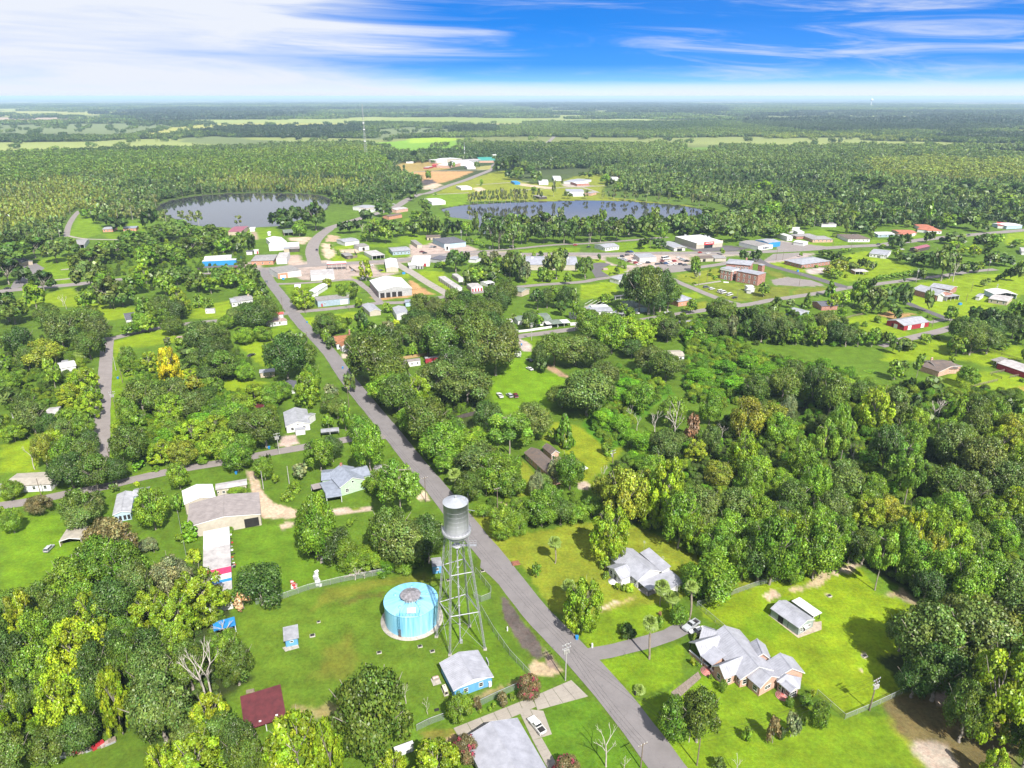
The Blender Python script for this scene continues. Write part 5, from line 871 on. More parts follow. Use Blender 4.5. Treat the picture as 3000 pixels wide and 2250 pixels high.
 for t,poly,step,w0,w1,cols in UNDER:
  Q=np.array(wpoly(t,poly));lo,hi=Q.min(0),Q.max(0);X,Y=np.meshgrid(np.arange(lo[0],hi[0],step),np.arange(lo[1],hi[1],step));X=X.ravel()+r.uniform(-.5,.5,X.size)*step;Y=Y.ravel()+r.uniform(-.5,.5,Y.size)*step
  m=inpoly(X,Y,Q)&(polydist(X,Y,Q)>1.2)
  dx=X[:,None]-rp[None,:,0];dy=Y[:,None]-rp[None,:,1];m&=((dx*dx+dy*dy)>(rp[None,:,2]+2.5)**2).all(1);X,Y=X[m],Y[m];n=len(X);w=r.uniform(w0,w1,n)*(0.6+0.8*fbm(X,Y,9,3,31));h=w*r.uniform(.5,1.05,n)
  pts.append(np.stack([X,Y,np.zeros(n)],1));idx.append(r.integers(nb,nb+4,n));scl.append(np.stack([w,w,h],1));cc=np.array([TINT[k] for k in cols])[r.integers(0,len(cols),n)];tin.append(cc*r.uniform(.75,1.2,n)[:,None])
 emit('undergrowth','tangled low undergrowth and vines filling thickets and wood floors','undergrowth',np.concatenate(pts),np.concatenate(idx).astype(np.int32),np.concatenate(scl),np.concatenate(tin),collN)
UNDER=[('E',[(1600,460),(1800,400),(2050,480),(2150,560),(2000,660),(1900,760),(1880,840),(1740,960),(1600,780),(1640,640)],3.0,2.5,5.5,('vine','vine','mid','bright')),('F',[(0,110),(150,90),(330,250),(600,340),(1000,400),(1150,480),(900,640),(700,560),(420,640),(160,660),(0,600)],3.0,2.5,6,('vine','vine','mid','bright')),
 ('E',[(1660,1170),(1800,1000),(2212,880),(2600,700),(3100,480),(3600,520),(4424,560),(4424,1800),(3700,1700),(3400,1560),(3100,1620),(2700,1700),(2500,1500),(2212,1480),(2000,1400),(1860,1380)],4.2,3,6.5,('broad','mid','vine','oak','bright')),
 ('C',[(1690,700),(1450,500),(1130,330),(1600,200),(2212,200),(2212,700),(1750,760)],3.5,2.5,5,('broad','oak','mid')),('A',[(0,620),(280,570),(320,440),(700,130),(900,220),(1010,500),(1300,340),(1480,560),(1460,760),(1540,900),(1590,1080),(1460,1180),(1390,1480),(1000,1480),(860,1380),(400,1480),(0,1680)],2.8,2,4.2,('oak','broad','dark','mid')),
 ('D',[(820,480),(1000,440),(1360,480),(1500,550),(1800,600),(1860,700),(1700,800),(1700,880),(1500,950),(1250,980),(960,1020),(800,900)],3.0,2.5,5,('vine','mid','bright','broad')),('D',[(0,260),(300,200),(600,240),(620,560),(600,880),(420,860),(300,820),(0,860)],4.5,2.5,5,('mid','broad','oak','bright')),('D',[(1170,280),(1500,230),(1660,380),(1400,470),(1260,460)],3.5,2.5,4.5,('broad','oak','mid')),
 ('E',[(150,440),(560,560),(900,560),(940,680),(700,760),(640,900),(420,940),(280,640)],3.6,2,4,('oak','broad','mid')),('E',[(880,1260),(1240,1240),(1560,1200),(1580,1360),(1200,1440),(920,1340)],3.4,2,4,('mid','broad','bright')),('B',[(-200,330),(120,280),(420,300),(560,260),(640,300),(500,390),(100,410)],2.4,1.6,3,('oak','broad','mid')),
 ('L',[(350,1330),(700,1300),(1300,1320),(1600,1300),(2212,1300),(2212,1659),(1500,1500),(1150,1600),(800,1560),(350,1500)],4.5,3,6,('vine','mid','oak','broad')),('G',[(560,930),(880,870),(1400,900),(1600,960),(1640,1180),(1240,1230),(900,1220),(690,1180),(640,1050),(560,1000)],8,3,5,('oak','broad','mid','bright')),('M',[(200,1250),(700,1230),(1180,1340),(1500,1500),(1300,1659),(0,1659),(0,1300)],5,3,6,('oak','broad','mid','vine')),('K',[(680,700),(960,560),(1420,620),(1500,840),(760,860)],5,3,5.5,('oak','mid','broad')),('C',[(330,200),(560,330),(860,380),(960,330),(1100,250),(1100,100),(330,60)],3.2,2.5,5,('mid','broad','bright'))]
def emit(name,label,cat,P,I,S,C,collN):
 n=len(P);rotz=np.random.default_rng(n).uniform(0,6.283,n)
 me=bpy.data.meshes.new(name);me.vertices.add(n);me.vertices.foreach_set('co',P.astype(np.float32).ravel())
 a=me.attributes.new('kind_index','INT','POINT');a.data.foreach_set('value',I)
 a=me.attributes.new('size','FLOAT_VECTOR','POINT');a.data.foreach_set('vector',S.astype(np.float32).ravel())
 a=me.attributes.new('turn','FLOAT_VECTOR','POINT');a.data.foreach_set('vector',np.stack([np.zeros(n),np.zeros(n),rotz],1).astype(np.float32).ravel())
 a=me.attributes.new('tint','FLOAT_COLOR','POINT');a.data.foreach_set('color',np.concatenate([C,np.ones((n,1))],1).astype(np.float32).ravel())
 o=link(name,me,label=label,cat=cat,kind='stuff')
 ng=bpy.data.node_groups.new(name,'GeometryNodeTree');ng.interface.new_socket('Geometry',in_out='INPUT',socket_type='NodeSocketGeometry');ng.interface.new_socket('Geometry',in_out='OUTPUT',socket_type='NodeSocketGeometry')
 N=ng.nodes;L=ng.links;gi=N.new('NodeGroupInput');go=N.new('NodeGroupOutput');ip=N.new('GeometryNodeInstanceOnPoints');ci=N.new('GeometryNodeCollectionInfo');ci.inputs[0].default_value=collN;ci.inputs[1].default_value=True;ci.inputs[2].default_value=True
 def na(nm_,t):
  q=N.new('GeometryNodeInputNamedAttribute');q.data_type=t;q.inputs[0].default_value=nm_;return [s for s in q.outputs if s.enabled and s.name=='Attribute'][0]
 mp=N.new('GeometryNodeMeshToPoints');L.new(gi.outputs[0],mp.inputs[0]);L.new(mp.outputs[0],ip.inputs['Points']);L.new(ci.outputs[0],ip.inputs['Instance']);ip.inputs['Pick Instance'].default_value=True
 L.new(na('kind_index','INT'),ip.inputs['Instance Index']);L.new(na('size','FLOAT_VECTOR'),ip.inputs['Scale']);L.new(na('turn','FLOAT_VECTOR'),ip.inputs['Rotation'])
 L.new(ip.outputs[0],go.inputs[0]);md=o.modifiers.new(name,'NODES');md.node_group=ng
def haze_box():
 m,N,L=nm('haze');o=N.new('ShaderNodeOutputMaterial');v=N.new('ShaderNodeVolumePrincipled');v.inputs['Color'].default_value=(0.54,0.75,0.98,1);v.inputs['Density'].default_value=6.0e-5;v.inputs['Anisotropy'].default_value=0.0;L.new(v.outputs[0],o.inputs['Volume'])
 mb=MB();mb.box((0,0,(H+8-3.2)/2),(200000,200000,H+8+3.2));mb.build('haze',m,kind='stuff')
# ================================================================ BUILDINGS
RM={'silver':mat('galvanised roof sheet',(0.38,0.385,0.415),0.45,0.1,0.15,0.45,streak=False),'white':mat('white roof sheet',(0.66,0.66,0.66),0.5,0.0,0.10,0.6),
 'bluegrey':mat('blue grey roof sheet',(0.27,0.30,0.37),0.45,0.1,0.12,0.8),'lav':mat('pale lavender roof sheet',(0.385,0.39,0.44),0.45,0.1,0.12,0.4),
 'oldtin':mat('weathered tin roof',(0.30,0.265,0.255),0.6,0.1,0.2,0.4,col2=(0.23,0.20,0.195)),'rust':mat('rusted tin roof',(0.40,0.35,0.33),0.6,0.1,0.3,0.9,col2=(0.30,0.12,0.07)),
 'tan':mat('tan roof sheet',(0.40,0.36,0.30),0.6,0.0,0.12,0.5),'brown':mat('brown shingle roof',(0.15,0.11,0.088),0.9,0.0,0.25,0.6,col2=(0.10,0.085,0.08),bump=0.02),'dark':mat('charcoal shingle roof',(0.115,0.115,0.14),0.9,0.0,0.2,1.2,bump=0.02),
 'greysh':mat('grey shingle roof',(0.30,0.29,0.29),0.9,0.0,0.18,0.9,bump=0.02),'orange':mat('orange shingle roof',(0.33,0.14,0.065),0.9,0.0,0.2,1.0,bump=0.02),'maroon':mat('maroon sheet roof',(0.115,0.022,0.026),0.55,0.0,0.18,0.7),
 'red':mat('red roof sheet',(0.50,0.09,0.07),0.6,0.0,0.15,0.8),'green':mat('dull green shingle roof',(0.17,0.21,0.17),0.9,0.0,0.2,0.8),'teal':mat('teal green roof sheet',(0.03,0.33,0.26),0.5,0.0,0.1,0.5),
 'flat':mat('pale membrane roof',(0.44,0.42,0.41),0.8,0.0,0.18,0.35,col2=(0.29,0.27,0.27)),'gravel':mat('grey gravel roof',(0.27,0.255,0.245),0.9,0.0,0.15,0.5),'tile':mat('red clay tile roof',(0.48,0.17,0.10),0.8,0.0,0.22,1.5),'blue':mat('blue painted sheet',(0.03,0.25,0.62),0.5,0.0,0.1,0.6),
 'magenta':mat('magenta painted sheet',(0.62,0.04,0.13),0.5,0.0,0.15,0.6),'purple':mat('dull red purple roof',(0.30,0.10,0.14),0.7,0.0,0.15,0.6)}
WM={'white':mat('white painted boards',(0.74,0.74,0.73),0.7,0.0,0.08,1.2,wave=('Z',14,0.02)),'cream':mat('cream ribbed cladding',(0.50,0.45,0.37),0.6,0.0,0.08,0.8,wave=('DIAGONAL',9,0.02)),
 'brick':brickmat('red brick',(0.30,0.075,0.045),(0.37,0.11,0.065)),'pinkbrick':brickmat('pale red brick',(0.46,0.22,0.15),(0.54,0.30,0.21),(0.55,0.47,0.40)),'tan':mat('tan wall',(0.50,0.42,0.32),0.8,0.0,0.1,1),
 'sky':mat('sky blue painted block',(0.13,0.36,0.62),0.55,0.0,0.08,0.9),'pale blue':mat('pale blue boards',(0.42,0.56,0.66),0.7,0.0,0.1,1,wave=('Z',14,0.02)),'mint':mat('pale mint boards',(0.45,0.62,0.45),0.7,0.0,0.07,1.2,wave=('Z',16,0.02)),
 'greygreen':mat('grey green ribbed cladding',(0.33,0.39,0.37),0.6,0.0,0.08,0.8,wave=('DIAGONAL',10,0.03)),'grey':mat('grey wall',(0.42,0.42,0.43),0.75,0.0,0.12,1),'red':mat('barn red boards',(0.36,0.028,0.045),0.7,0.0,0.15,1.0,wave=('DIAGONAL',6,0.02)),
 'dark':mat('dark weathered boards',(0.09,0.075,0.065),0.9,0.0,0.2,1.5),'blue':mat('strong blue sheet wall',(0.035,0.27,0.60),0.5,0.0,0.08,0.8),'slate':mat('slate blue ribbed wall',(0.33,0.42,0.50),0.6,0.0,0.1,0.8),'orangebrick':brickmat('orange brick',(0.50,0.16,0.07),(0.58,0.22,0.10)),'block':mat('pale block wall',(0.62,0.60,0.57),0.8,0.0,0.1,1)}
M_TRIM=mat('white trim',(0.80,0.80,0.79),0.5,0.0,0.05,2);M_DARKIN=mat('dark interior',(0.022,0.020,0.020),0.9,0.0,0.2,1);M_GLASS=glassmat();M_SLAB=mat('concrete slab',(0.42,0.39,0.34),0.9,0.0,0.18,1.2);M_DOORW=mat('white door',(0.72,0.72,0.71),0.5,0.0,0.05,1);M_STEEL=mat('galvanised steel',(0.50,0.51,0.53),0.45,0.45,0.1,2);M_WOOD=mat('weathered timber',(0.26,0.21,0.16),0.9,0.0,0.2,3);M_RED=mat('red paint',(0.45,0.035,0.045),0.5,0,0.1,2)
class Frame: pass
def rect(t,p1,p2,p3,z):
 a,b,c=g(t,*p1,z),g(t,*p2,z),g(t,*p3,z);f=Frame();u=(b-a);u.z=0;f.L=u.length;u.normalize();v=Vector((-u.y,u.x,0));w=(c-b).dot(v)
 if w<0: v=-v;w=-w
 f.a=Vector((a.x,a.y,0));f.u=u;f.v=v;f.W=w;f.z=z;return f
def P3(f,s,t,z): return f.a+f.u*s+f.v*t+UP(z)
def block(root,f,h,rise,axis,roof,wall,kind='gable',over=0.35,open_=(),ribs=0,thick=0.14,gablewall=None,base=0.0,posts=True,trim=True,fascia=None):
 """walls and roof of one rectangular block;f spans the eaves. axis 'u' ridge along p1p2, 'v' across, rise>0"""
 R0=root.location;o=min(over,f.L*0.12,f.W*0.12);L,Wd=f.L,f.W;W_=WM[wall] if isinstance(wall,str) else wall;RF=RM[roof] if isinstance(roof,str) else roof
 f.o=o;f.h=h
 s0,s1,t0,t1=o,L-o,o,Wd-o
 zl=lambda s,t: h
 def zroof(s,t):
  if kind=='gable': return h+rise*(1-abs(2*t/Wd-1)) if axis=='u' else h+rise*(1-abs(2*s/L-1))
  if kind=='shed': return h+rise*(t/Wd if axis=='u' else s/L)
  return h
 mb=MB();sides={'f':((s0,t0),(s1,t0)),'r':((s1,t0),(s1,t1)),'b':((s1,t1),(s0,t1)),'l':((s0,t1),(s0,t0))}
 for k,((sa,ta),(sb,tb)) in sides.items():
  if k in open_: continue
  n={'f':-f.v,'r':f.u,'b':f.v,'l':-f.u}[k];th=0.16;ins=-n*th
  mid=((sa+sb)/2,(ta+tb)/2);col=[(sa,ta),(sb,tb)]
  top=[(sb,tb),mid,(sa,ta)] if (kind=='gable' and ((axis=='u' and k in 'lr') or (axis=='v' and k in 'fb'))) else [(sb,tb),(sa,ta)]
  ring=[P3(f,sa,ta,base),P3(f,sb,tb,base)]+[P3(f,s,t,zroof(s,t)-0.03) for s,t in top];m=len(ring)
  mb.add(ring,[tuple(range(m))]);mb.add([q+ins for q in ring],[tuple(range(m-1,-1,-1))])
  mb.add([ring[0],ring[0]+ins,ring[-1]+ins,ring[-1]],[(0,1,2,3)]);mb.add([ring[1],ring[2],ring[2]+ins,ring[1]+ins],[(0,1,2,3)])
 if mb.v: mb.build('wall',W_,root,R0)
 if open_ and posts:
  for k in open_:
   (sa,ta),(sb,tb)=sides[k];n=max(1,int(math.hypot(sb-sa,tb-ta)/3.2))
   for i in range(n+1):
    s,t=sa+(sb-sa)*i/n,ta+(tb-ta)*i/n;p=MB();p.box(tuple(P3(f,s,t,h/2-0.02)),(0.14,0.14,h-0.06));p.build('post',M_TRIM,root,R0)
 r=MB();pan=[]
 if kind=='gable':
  if axis=='u': pan=[((0,0),(L,0),(L,Wd/2),(0,Wd/2)),((L,Wd),(0,Wd),(0,Wd/2),(L,Wd/2))]
  else: pan=[((L,0),(L,Wd),(L/2,Wd),(L/2,0)),((0,Wd),(0,0),(L/2,0),(L/2,Wd))]
 elif kind=='shed' or kind=='flat': pan=[((0,0),(L,0),(L,Wd),(0,Wd))]
 if kind=='hip':
  d=min(L,Wd)/2; 
  if L>=Wd: A,B=(d,Wd/2),(L-d,Wd/2);pan4=[((0,0),(L,0),B,A),((L,0),(L,Wd),B),((L,Wd),(0,Wd),A,B),((0,Wd),(0,0),A)]
  else: A,B=(L/2,d),(L/2,Wd-d);pan4=[((0,0),(L,0),A),((L,0),(L,Wd),B,A),((L,Wd),(0,Wd),B),((0,Wd),(0,0),A,B)]
  ap={A:h+rise,B:h+rise}
  for q in pan4:
   up=[P3(f,s,t,ap.get((s,t),h)+thick) for s,t in q];r.add(up,[tuple(range(len(up)))]);lo=[v-UP(thick) for v in up];r.add(lo,[tuple(range(len(lo)-1,-1,-1))]);r.add([lo[0],lo[1],up[1],up[0]],[(0,1,2,3)])
  pan=[]
 for q in pan:
  up=[P3(f,s,t,zroof(s,t)+thick) for s,t in q];lo=[v-UP(thick) for v in up];r.hexa(lo,up)
 ro=r.build('roof',RF,root,R0)
 # raised seams of the sheets
 if ribs and pan:
  sm=MB()
  for q in pan:
   a,b,c,d=[P3(f,s,t,zroof(s,t)+thick) for s,t in q];ln=(b-a).length;n=int(ln/ribs)
   nn=(b-a).cross(d-a).normalized();dirr=(b-a).normalized()*0.030
   for i in range(1,n):
    p0=a+(b-a)*(i/n);p1=d+(c-d)*(i/n);sm.add([p0-dirr+nn*0.004,p0+dirr+nn*0.004,p1+dirr+nn*0.004,p1-dirr+nn*0.004,p0+nn*0.06,p1+nn*0.06],[(0,4,5,3),(4,1,2,5)])
  so_=sm.build('roof_seams',RF,ro,R0);so_['kind']='stuff'
  if kind=='gable':
   c=MB();q=pan[0];a,b=P3(f,*q[3],zroof(*q[3])+thick+0.02),P3(f,*q[2],zroof(*q[2])+thick+0.02);dd=(b-a).normalized();sd_=Vector((-dd.y,dd.x,0))*0.22
   c.add([a-sd_-UP(0.05),b-sd_-UP(0.05),b+UP(.05),a+UP(.05),a+sd_-UP(0.05),b+sd_-UP(0.05)],[(0,1,2,3),(3,2,5,4)]);c.build('ridge_cap',RF,ro,R0)
 if trim and kind=='gable':
  for sg in ((0,1) if True else ()):
   e=MB()
   if axis=='v':
    t=-0.012 if sg==0 else Wd+0.012;pts=[(0,t,h),(L/2,t,h+rise),(L,t,h)]
   else:
    s=-0.012 if sg==0 else L+0.012;pts=[(s,0,h),(s,Wd/2,h+rise),(s,Wd,h)]
   for (s_,t_,z_),(s2,t2,z2) in zip(pts[:-1],pts[1:]):
    lo=[P3(f,s_,t_,z_-0.10),P3(f,s2,t2,z2-0.10),P3(f,s2,t2,z2+thick-0.01),P3(f,s_,t_,z_+thick-0.01)];n=(f.v if axis=='v' else f.u)*(0.02 if sg else -0.02)
    e.hexa(lo,[q+n for q in lo])
   e.build('barge_board',M_TRIM,root,R0)
 return f
def side(f,k):
 o=f.o;return {'f':(P3(f,o,o,0),f.u,-f.v,f.L-2*o),'r':(P3(f,f.L-o,o,0),f.v,f.u,f.W-2*o),'b':(P3(f,f.L-o,f.W-o,0),-f.u,f.v,f.L-2*o),'l':(P3(f,o,f.W-o,0),-f.v,-f.u,f.W-2*o)}[k]
def opening(root,f,k,s,w,z0,h,name='window',fm=None,glass=None,mullion=1,depth=0.06,fw=0.10):
 """frame proud of the wall with its pane (window) or leaf (door);s is the fraction along the side"""
 p,d,n,Ln=side(f,k);c=p+d*(Ln*s)+UP(z0+h/2);R0=root.location;mb=MB();fm=fm or M_TRIM
 def bar(x0,x1,y0,y1,dep=depth):
  q=[c+d*x0+UP(y0),c+d*x1+UP(y0),c+d*x1+UP(y1),c+d*x0+UP(y1)];mb.hexa([v+n*0.003 for v in q],[v+n*dep for v in q])
 hw,hh=w/2,h/2
 bar(-hw-fw,-hw,-hh-fw,hh+fw);bar(hw,hw+fw,-hh-fw,hh+fw);bar(-hw,hw,hh,hh+fw);bar(-hw,hw,-hh-fw,-hh,depth*1.3)
 if mullion and w>0.5:
  bar(-hw,hw,-0.03,0.03,depth*0.6)
  for i in range(1,mullion): x=-hw+w*i/mullion;bar(x-0.04,x+0.04,-hh,-0.03,depth*0.6);bar(x-0.04,x+0.04,0.03,hh,depth*0.6)
 o=mb.build(name,fm,root,R0);g2=MB();q=[c+d*-hw+UP(-hh),c+d*hw+UP(-hh),c+d*hw+UP(hh),c+d*-hw+UP(hh)];g2.hexa([v+n*0.003 for v in q],[v+n*depth*0.4 for v in q])
 g2.build('pane' if name=='window' else 'leaf' if 'door' in name else 'opening',glass or M_GLASS,o,R0);return o
def bay(root,f,k,s,w,h,m=None,name='door_opening',z0=0.02):
 p,d,n,Ln=side(f,k);c=p+d*(Ln*s);mb=MB();q=[c-d*w/2+UP(z0),c+d*w/2+UP(z0),c+d*w/2+UP(h),c-d*w/2+UP(h)];mb.hexa([v+n*0.005 for v in q],[v+n*0.03 for v in q]);return mb.build(name,m or M_DARKIN,root,root.location)
def wins(root,f,spec):
 """spec like 'f4 r2@1.0x1.2' : n windows on a side, optional size"""
 for e in spec.split():
  k=e[0];r=e[1:].split('@');n=int(r[0]);w,h=(0.95,1.3)
  if len(r)>1: w,h=[float(v) for v in r[1].split('x')]
  z0=max(0.4,min(1.0,f.h-h-0.35))
  for i in range(n): opening(root,f,k,(i+0.5)/n,w,z0,h)
def house(name,label,cat,blocks,short=None,group=None):
 """blocks: dicts with t,p(3 eave corners),h,rise,axis,roof,wall,kind,..."""
 b0=blocks[0];f0=rect(b0['t'],*b0['p'],b0['h']);c=P3(f0,f0.L/2,f0.W/2,0)
 root=thing(name,label,cat,(c.x,c.y,0),group,short=short);fr=[]
 for b in blocks:
  f=rect(b['t'],*b['p'],b['h']);block(root,f,b['h'],b.get('rise',1.2),b.get('axis','u'),b['roof'],b['wall'],b.get('kind','gable'),b.get('over',0.35),b.get('open',()),b.get('ribs',0),thick=b.get('thick',0.14),trim=b.get('trim',True));fr.append(f)
  if b.get('win'): wins(root,f,b['win'])
  for e in b.get('bays',()): bay(root,f,*e)
  for e in b.get('doors',()): opening(root,f,e[0],e[1],e[2] if len(e)>2 else 0.9,0.05,e[3] if len(e)>3 else 2.0,'door',glass=e[4] if len(e)>4 else M_DOORW,mullion=0)
 return root,fr
def bl(t,p1,p2,p3,h,rise,axis,roof,wall,kind='gable',**k): return dict(t=t,p=(p1,p2,p3),h=h,rise=rise,axis=axis,roof=roof,wall=wall,kind=kind,**k)
def slab(root,t,pts,m=None,z=0.08,name='slab'):
 P=wpoly(t,pts);mb=MB();n=len(P);a=[(x,y,0.0) for x,y in P];b=[(x,y,z) for x,y in P];mb.add(b,[tuple(range(n))]);mb.add(a+b,[(i,(i+1)%n,n+(i+1)%n,n+i) for i in range(n)])
 me=mb.mesh(name,m or M_SLAB);bm=bmesh.new();bm.from_mesh(me);bmesh.ops.recalc_face_normals(bm,faces=bm.faces);bm.to_mesh(me);bm.free()
 if root is not None: me.transform(Matrix.Translation(-root.location));return link(name,me,root)
 return link(name,me)
# ---------------------------------------------------------------- near houses
# white gabled house on the yellowish lawn
r,fr=house('gabled_house','white gabled house with pale ribbed roofs and a carport on the yellowish lawn','house',[
 bl('S',(467,468),(928,852),(1325,695),2.75,2.35,'u','lav','white',ribs=0.6,win='l1',over=0.4),
 bl('S',(432,612),(662,825),(860,742),2.6,1.5,'v','lav','white',ribs=0.6,over=0.4),
 bl('S',(965,388),(1318,698),(1497,668),2.95,0.8,'u','lav','white','shed',ribs=0.6,over=0.3),
 bl('S',(945,862),(1110,1004),(1632,806),2.25,0.01,'u','lav','white','flat',open=('l','f','r','b'),over=0.25)],short='white gabled house')
f=fr[1]
for s,w,z,h in ((0.22,1.0,1.0,1.3),(0.86,0.9,1.0,1.3)): opening(r,f,'f',s,w,z,h)
opening(r,f,'f',0.55,1.3,0.15,2.1,'door',glass=M_GLASS,mullion=0)
opening(r,fr[0],'f',0.78,0.9,0.9,1.2);opening(r,fr[0],'f',0.92,0.7,0.9,1.2)
f=rect('S',(1330,905),(1440,985),(1625,812),2.2);block(r,f,2.2,0.01,'u','lav','white','flat',over=0.0)
lot_=slab(r,'S',[(930,975),(1090,1090),(1400,960),(1260,870)],M_SLAB,0.06,'carport_floor')
mb=MB();c=g('S',545,850);mb.lathe((c.x,c.y,0.0),[(1.7,0.0),(1.7,0.16),(1.25,0.16),(1.25,0.32),(0.0,0.32)],28);mb.build('entrance_steps',M_TRIM,r,r.location)
def mast(t,x,y,h,label):
 p=g(t,x,y);rt=thing('antenna_mast',label,'antenna',(p.x,p.y,0));mb=MB();mb.tube((0,0,0),(0,0,h),0.035,0.03,6);mb.build('pole',M_STEEL,rt);mb=MB()
 for i in range(6): mb.tube((-0.5+0.03*i,-0.6+0.24*i,h-0.02),(0.5-0.03*i,-0.6+0.24*i,h-0.02),0.015,n=4)
 mb.tube((0,-0.7,h),(0,0.7,h),0.02,n=4);mb.build('aerial',M_STEEL,rt)
mast('S',1028,362,3.6,'thin television antenna mast behind the white gabled house');mast('S',1338,520,1.4,'short vent pipe mast behind the white gabled house roof')
# long brick house
r,fr=house('brick_house','rambling pink brick house with many pale ribbed gables','house',[
 bl('R',(430,330),(905,928),(1330,720),2.9,2.75,'u','lav','pinkbrick',ribs=0.6,over=0.45),
 bl('R',(180,395),(350,585),(640,430),2.8,1.9,'v','lav','pinkbrick',ribs=0.6,open=('f','l')),
 bl('R',(350,590),(512,725),(720,630),2.7,0.9,'u','lav','pinkbrick','shed',ribs=0.6,open=('f',)),
 bl('R',(508,735),(690,918),(1000,770),2.85,2.2,'v','lav','pinkbrick',ribs=0.6),
 bl('R',(330,345),(560,420),(660,245),2.8,1.7,'u','lav','pinkbrick',ribs=0.6),
 bl('R',(1080,640),(1352,645),(1240,432),2.85,2.0,'v','lav','pinkbrick',ribs=0.6),
 bl('R',(1000,888),(1185,1048),(1480,895),2.9,2.1,'u','lav','pinkbrick',ribs=0.6),
 bl('R',(1420,900),(1820,830),(1700,600),2.85,2.2,'v','lav','pinkbrick',ribs=0.6),
 bl('R',(1420,955),(1750,1055),(1995,965),2.8,1.5,'u','lav','pinkbrick','hip'),
 bl('R',(1410,935),(1615,1112),(1745,1055),2.65,0.75,'u','lav','pinkbrick',ribs=0.6)],short='pink brick house')
opening(r,fr[3],'f',0.5,1.0,0.9,1.45);opening(r,fr[3],'r',0.22,1.0,0.9,1.35);opening(r,fr[0],'f',0.94,1.0,0.9,1.4);opening(r,fr[0],'r',0.14,1.0,0.9,1.4);opening(r,fr[6],'f',0.62,1.2,0.85,1.4);opening(r,fr[6],'r',0.45,1.9,1.1,1.0,mullion=2)
for s,w in ((0.2,1.2),(0.75,1.5)): opening(r,fr[9],'f',s,w,0.7,1.5)
opening(r,fr[9],'f',0.48,1.1,0.1,2.1,'door',glass=M_DARKIN,mullion=0);opening(r,fr[9],'r',0.5,2.2,0.7,1.5,mullion=3)
# porch wall, rails, columns
def lowwall(root,t,pts,h,th,m,name='porch_wall',cap=True):
 P=[g(t,*p) for p in pts]
 for a,b in zip(P[:-1],P[1:]):
  d=b-a;c=(a+b)/2;mb=MB();mb.box((c.x,c.y,h/2),(d.length,th,h),rz=math.atan2(d.y,d.x));mb.build(name,m,root,root.location)
  if cap: mb=MB();mb.box((c.x,c.y,h+0.05),(d.length+0.05,th+0.12,0.10),rz=math.atan2(d.y,d.x));mb.build('coping',M_TRIM,root,root.location)
lowwall(r,'R',[(190,545),(385,722)],0.95,0.3,WM['pinkbrick']);lowwall(r,'R',[(395,730),(450,770)],0.95,0.3,WM['pinkbrick']);lowwall(r,'R',[(480,800),(530,850)],0.95,0.3,WM['pinkbrick'])
M_REDSTEP=mat('red brick steps',(0.50,0.14,0.12),0.8,0,0.12,2)
def roundsteps(root,t,x,y,rad,label):
 c=g(t,x,y); 
 for i in range(4):
  mb=MB();R_=rad*(1-0.2*i);mb.lathe((c.x,c.y,0),[(R_,0.0),(R_,0.15*(i+1)),(0,0.15*(i+1))],32);mb.build('brick_step',M_REDSTEP,root,root.location)
  mb=MB();mb.lathe((c.x,c.y,0),[(R_+0.02,0.15*(i+1)-0.02),(R_+0.02,0.15*(i+1)+0.012),(R_-0.08,0.15*(i+1)+0.012)],32);mb.build('step_nosing',mat('pale step edge',(0.62,0.38,0.34),0.8),root,root.location)
roundsteps(r,'R',445,805,1.7,'');roundsteps(r,'R',1500,1150,1.6,'')
# grey green shed in the paddock
r,fr=house('metal_shed','grey green metal shed with pale roof and lean-to in the bright paddock','shed',[
 bl('X',(482,540),(1195,1040),(1640,845),2.45,1.35,'u','lav','greygreen',ribs=0.6,over=0.2),
 bl('X',(1010,352),(1570,748),(1850,700),2.25,0.01,'u','white','greygreen','flat',over=0.35,open=('r','b'))],short='grey green shed')
bay(r,fr[0],'f',0.37,1.7,2.2);bay(r,fr[0],'f',0.635,0.10,2.2);opening(r,fr[0],'r',0.2,0.55,0.8,1.2);opening(r,fr[0],'r',0.66,2.0,0.9,0.9,mullion=3);opening(r,fr[0],'r',0.42,0.85,0.1,1.9,'door',glass=M_DARKIN,mullion=0)
p,d,n,Ln=side(fr[0],'r');mb=MB();c=p+d*(Ln*0.42);q=[c-d*0.75+UP(2.15),c+d*0.75+UP(2.15),c+d*0.75+n*0.7+UP(1.85),c-d*0.75+n*0.7+UP(1.85)];mb.hexa(q,[v+UP(0.05) for v in q]);mb.build('door_awning',M_TRIM,r,r.location)
slab(r,'X',[(430,690),(1180,1270),(1760,1060),(1760,850),(1630,870),(1100,700)],mat('sandy apron',(0.46,0.38,0.29),0.95,0,0.15,1),0.03,'sandy_apron')
# blue pump house, blue sheds, silver-roofed house at the bottom
r,fr=house('pump_house','sky blue pump house with grey ridged roof beside the chain-link fence','pump house',[
 bl('e',(248,398),(625,265),(468,20),2.75,1.45,'v','lav','sky',ribs=0.55,over=0.35)],short='blue pump house')
fr=fr[0]
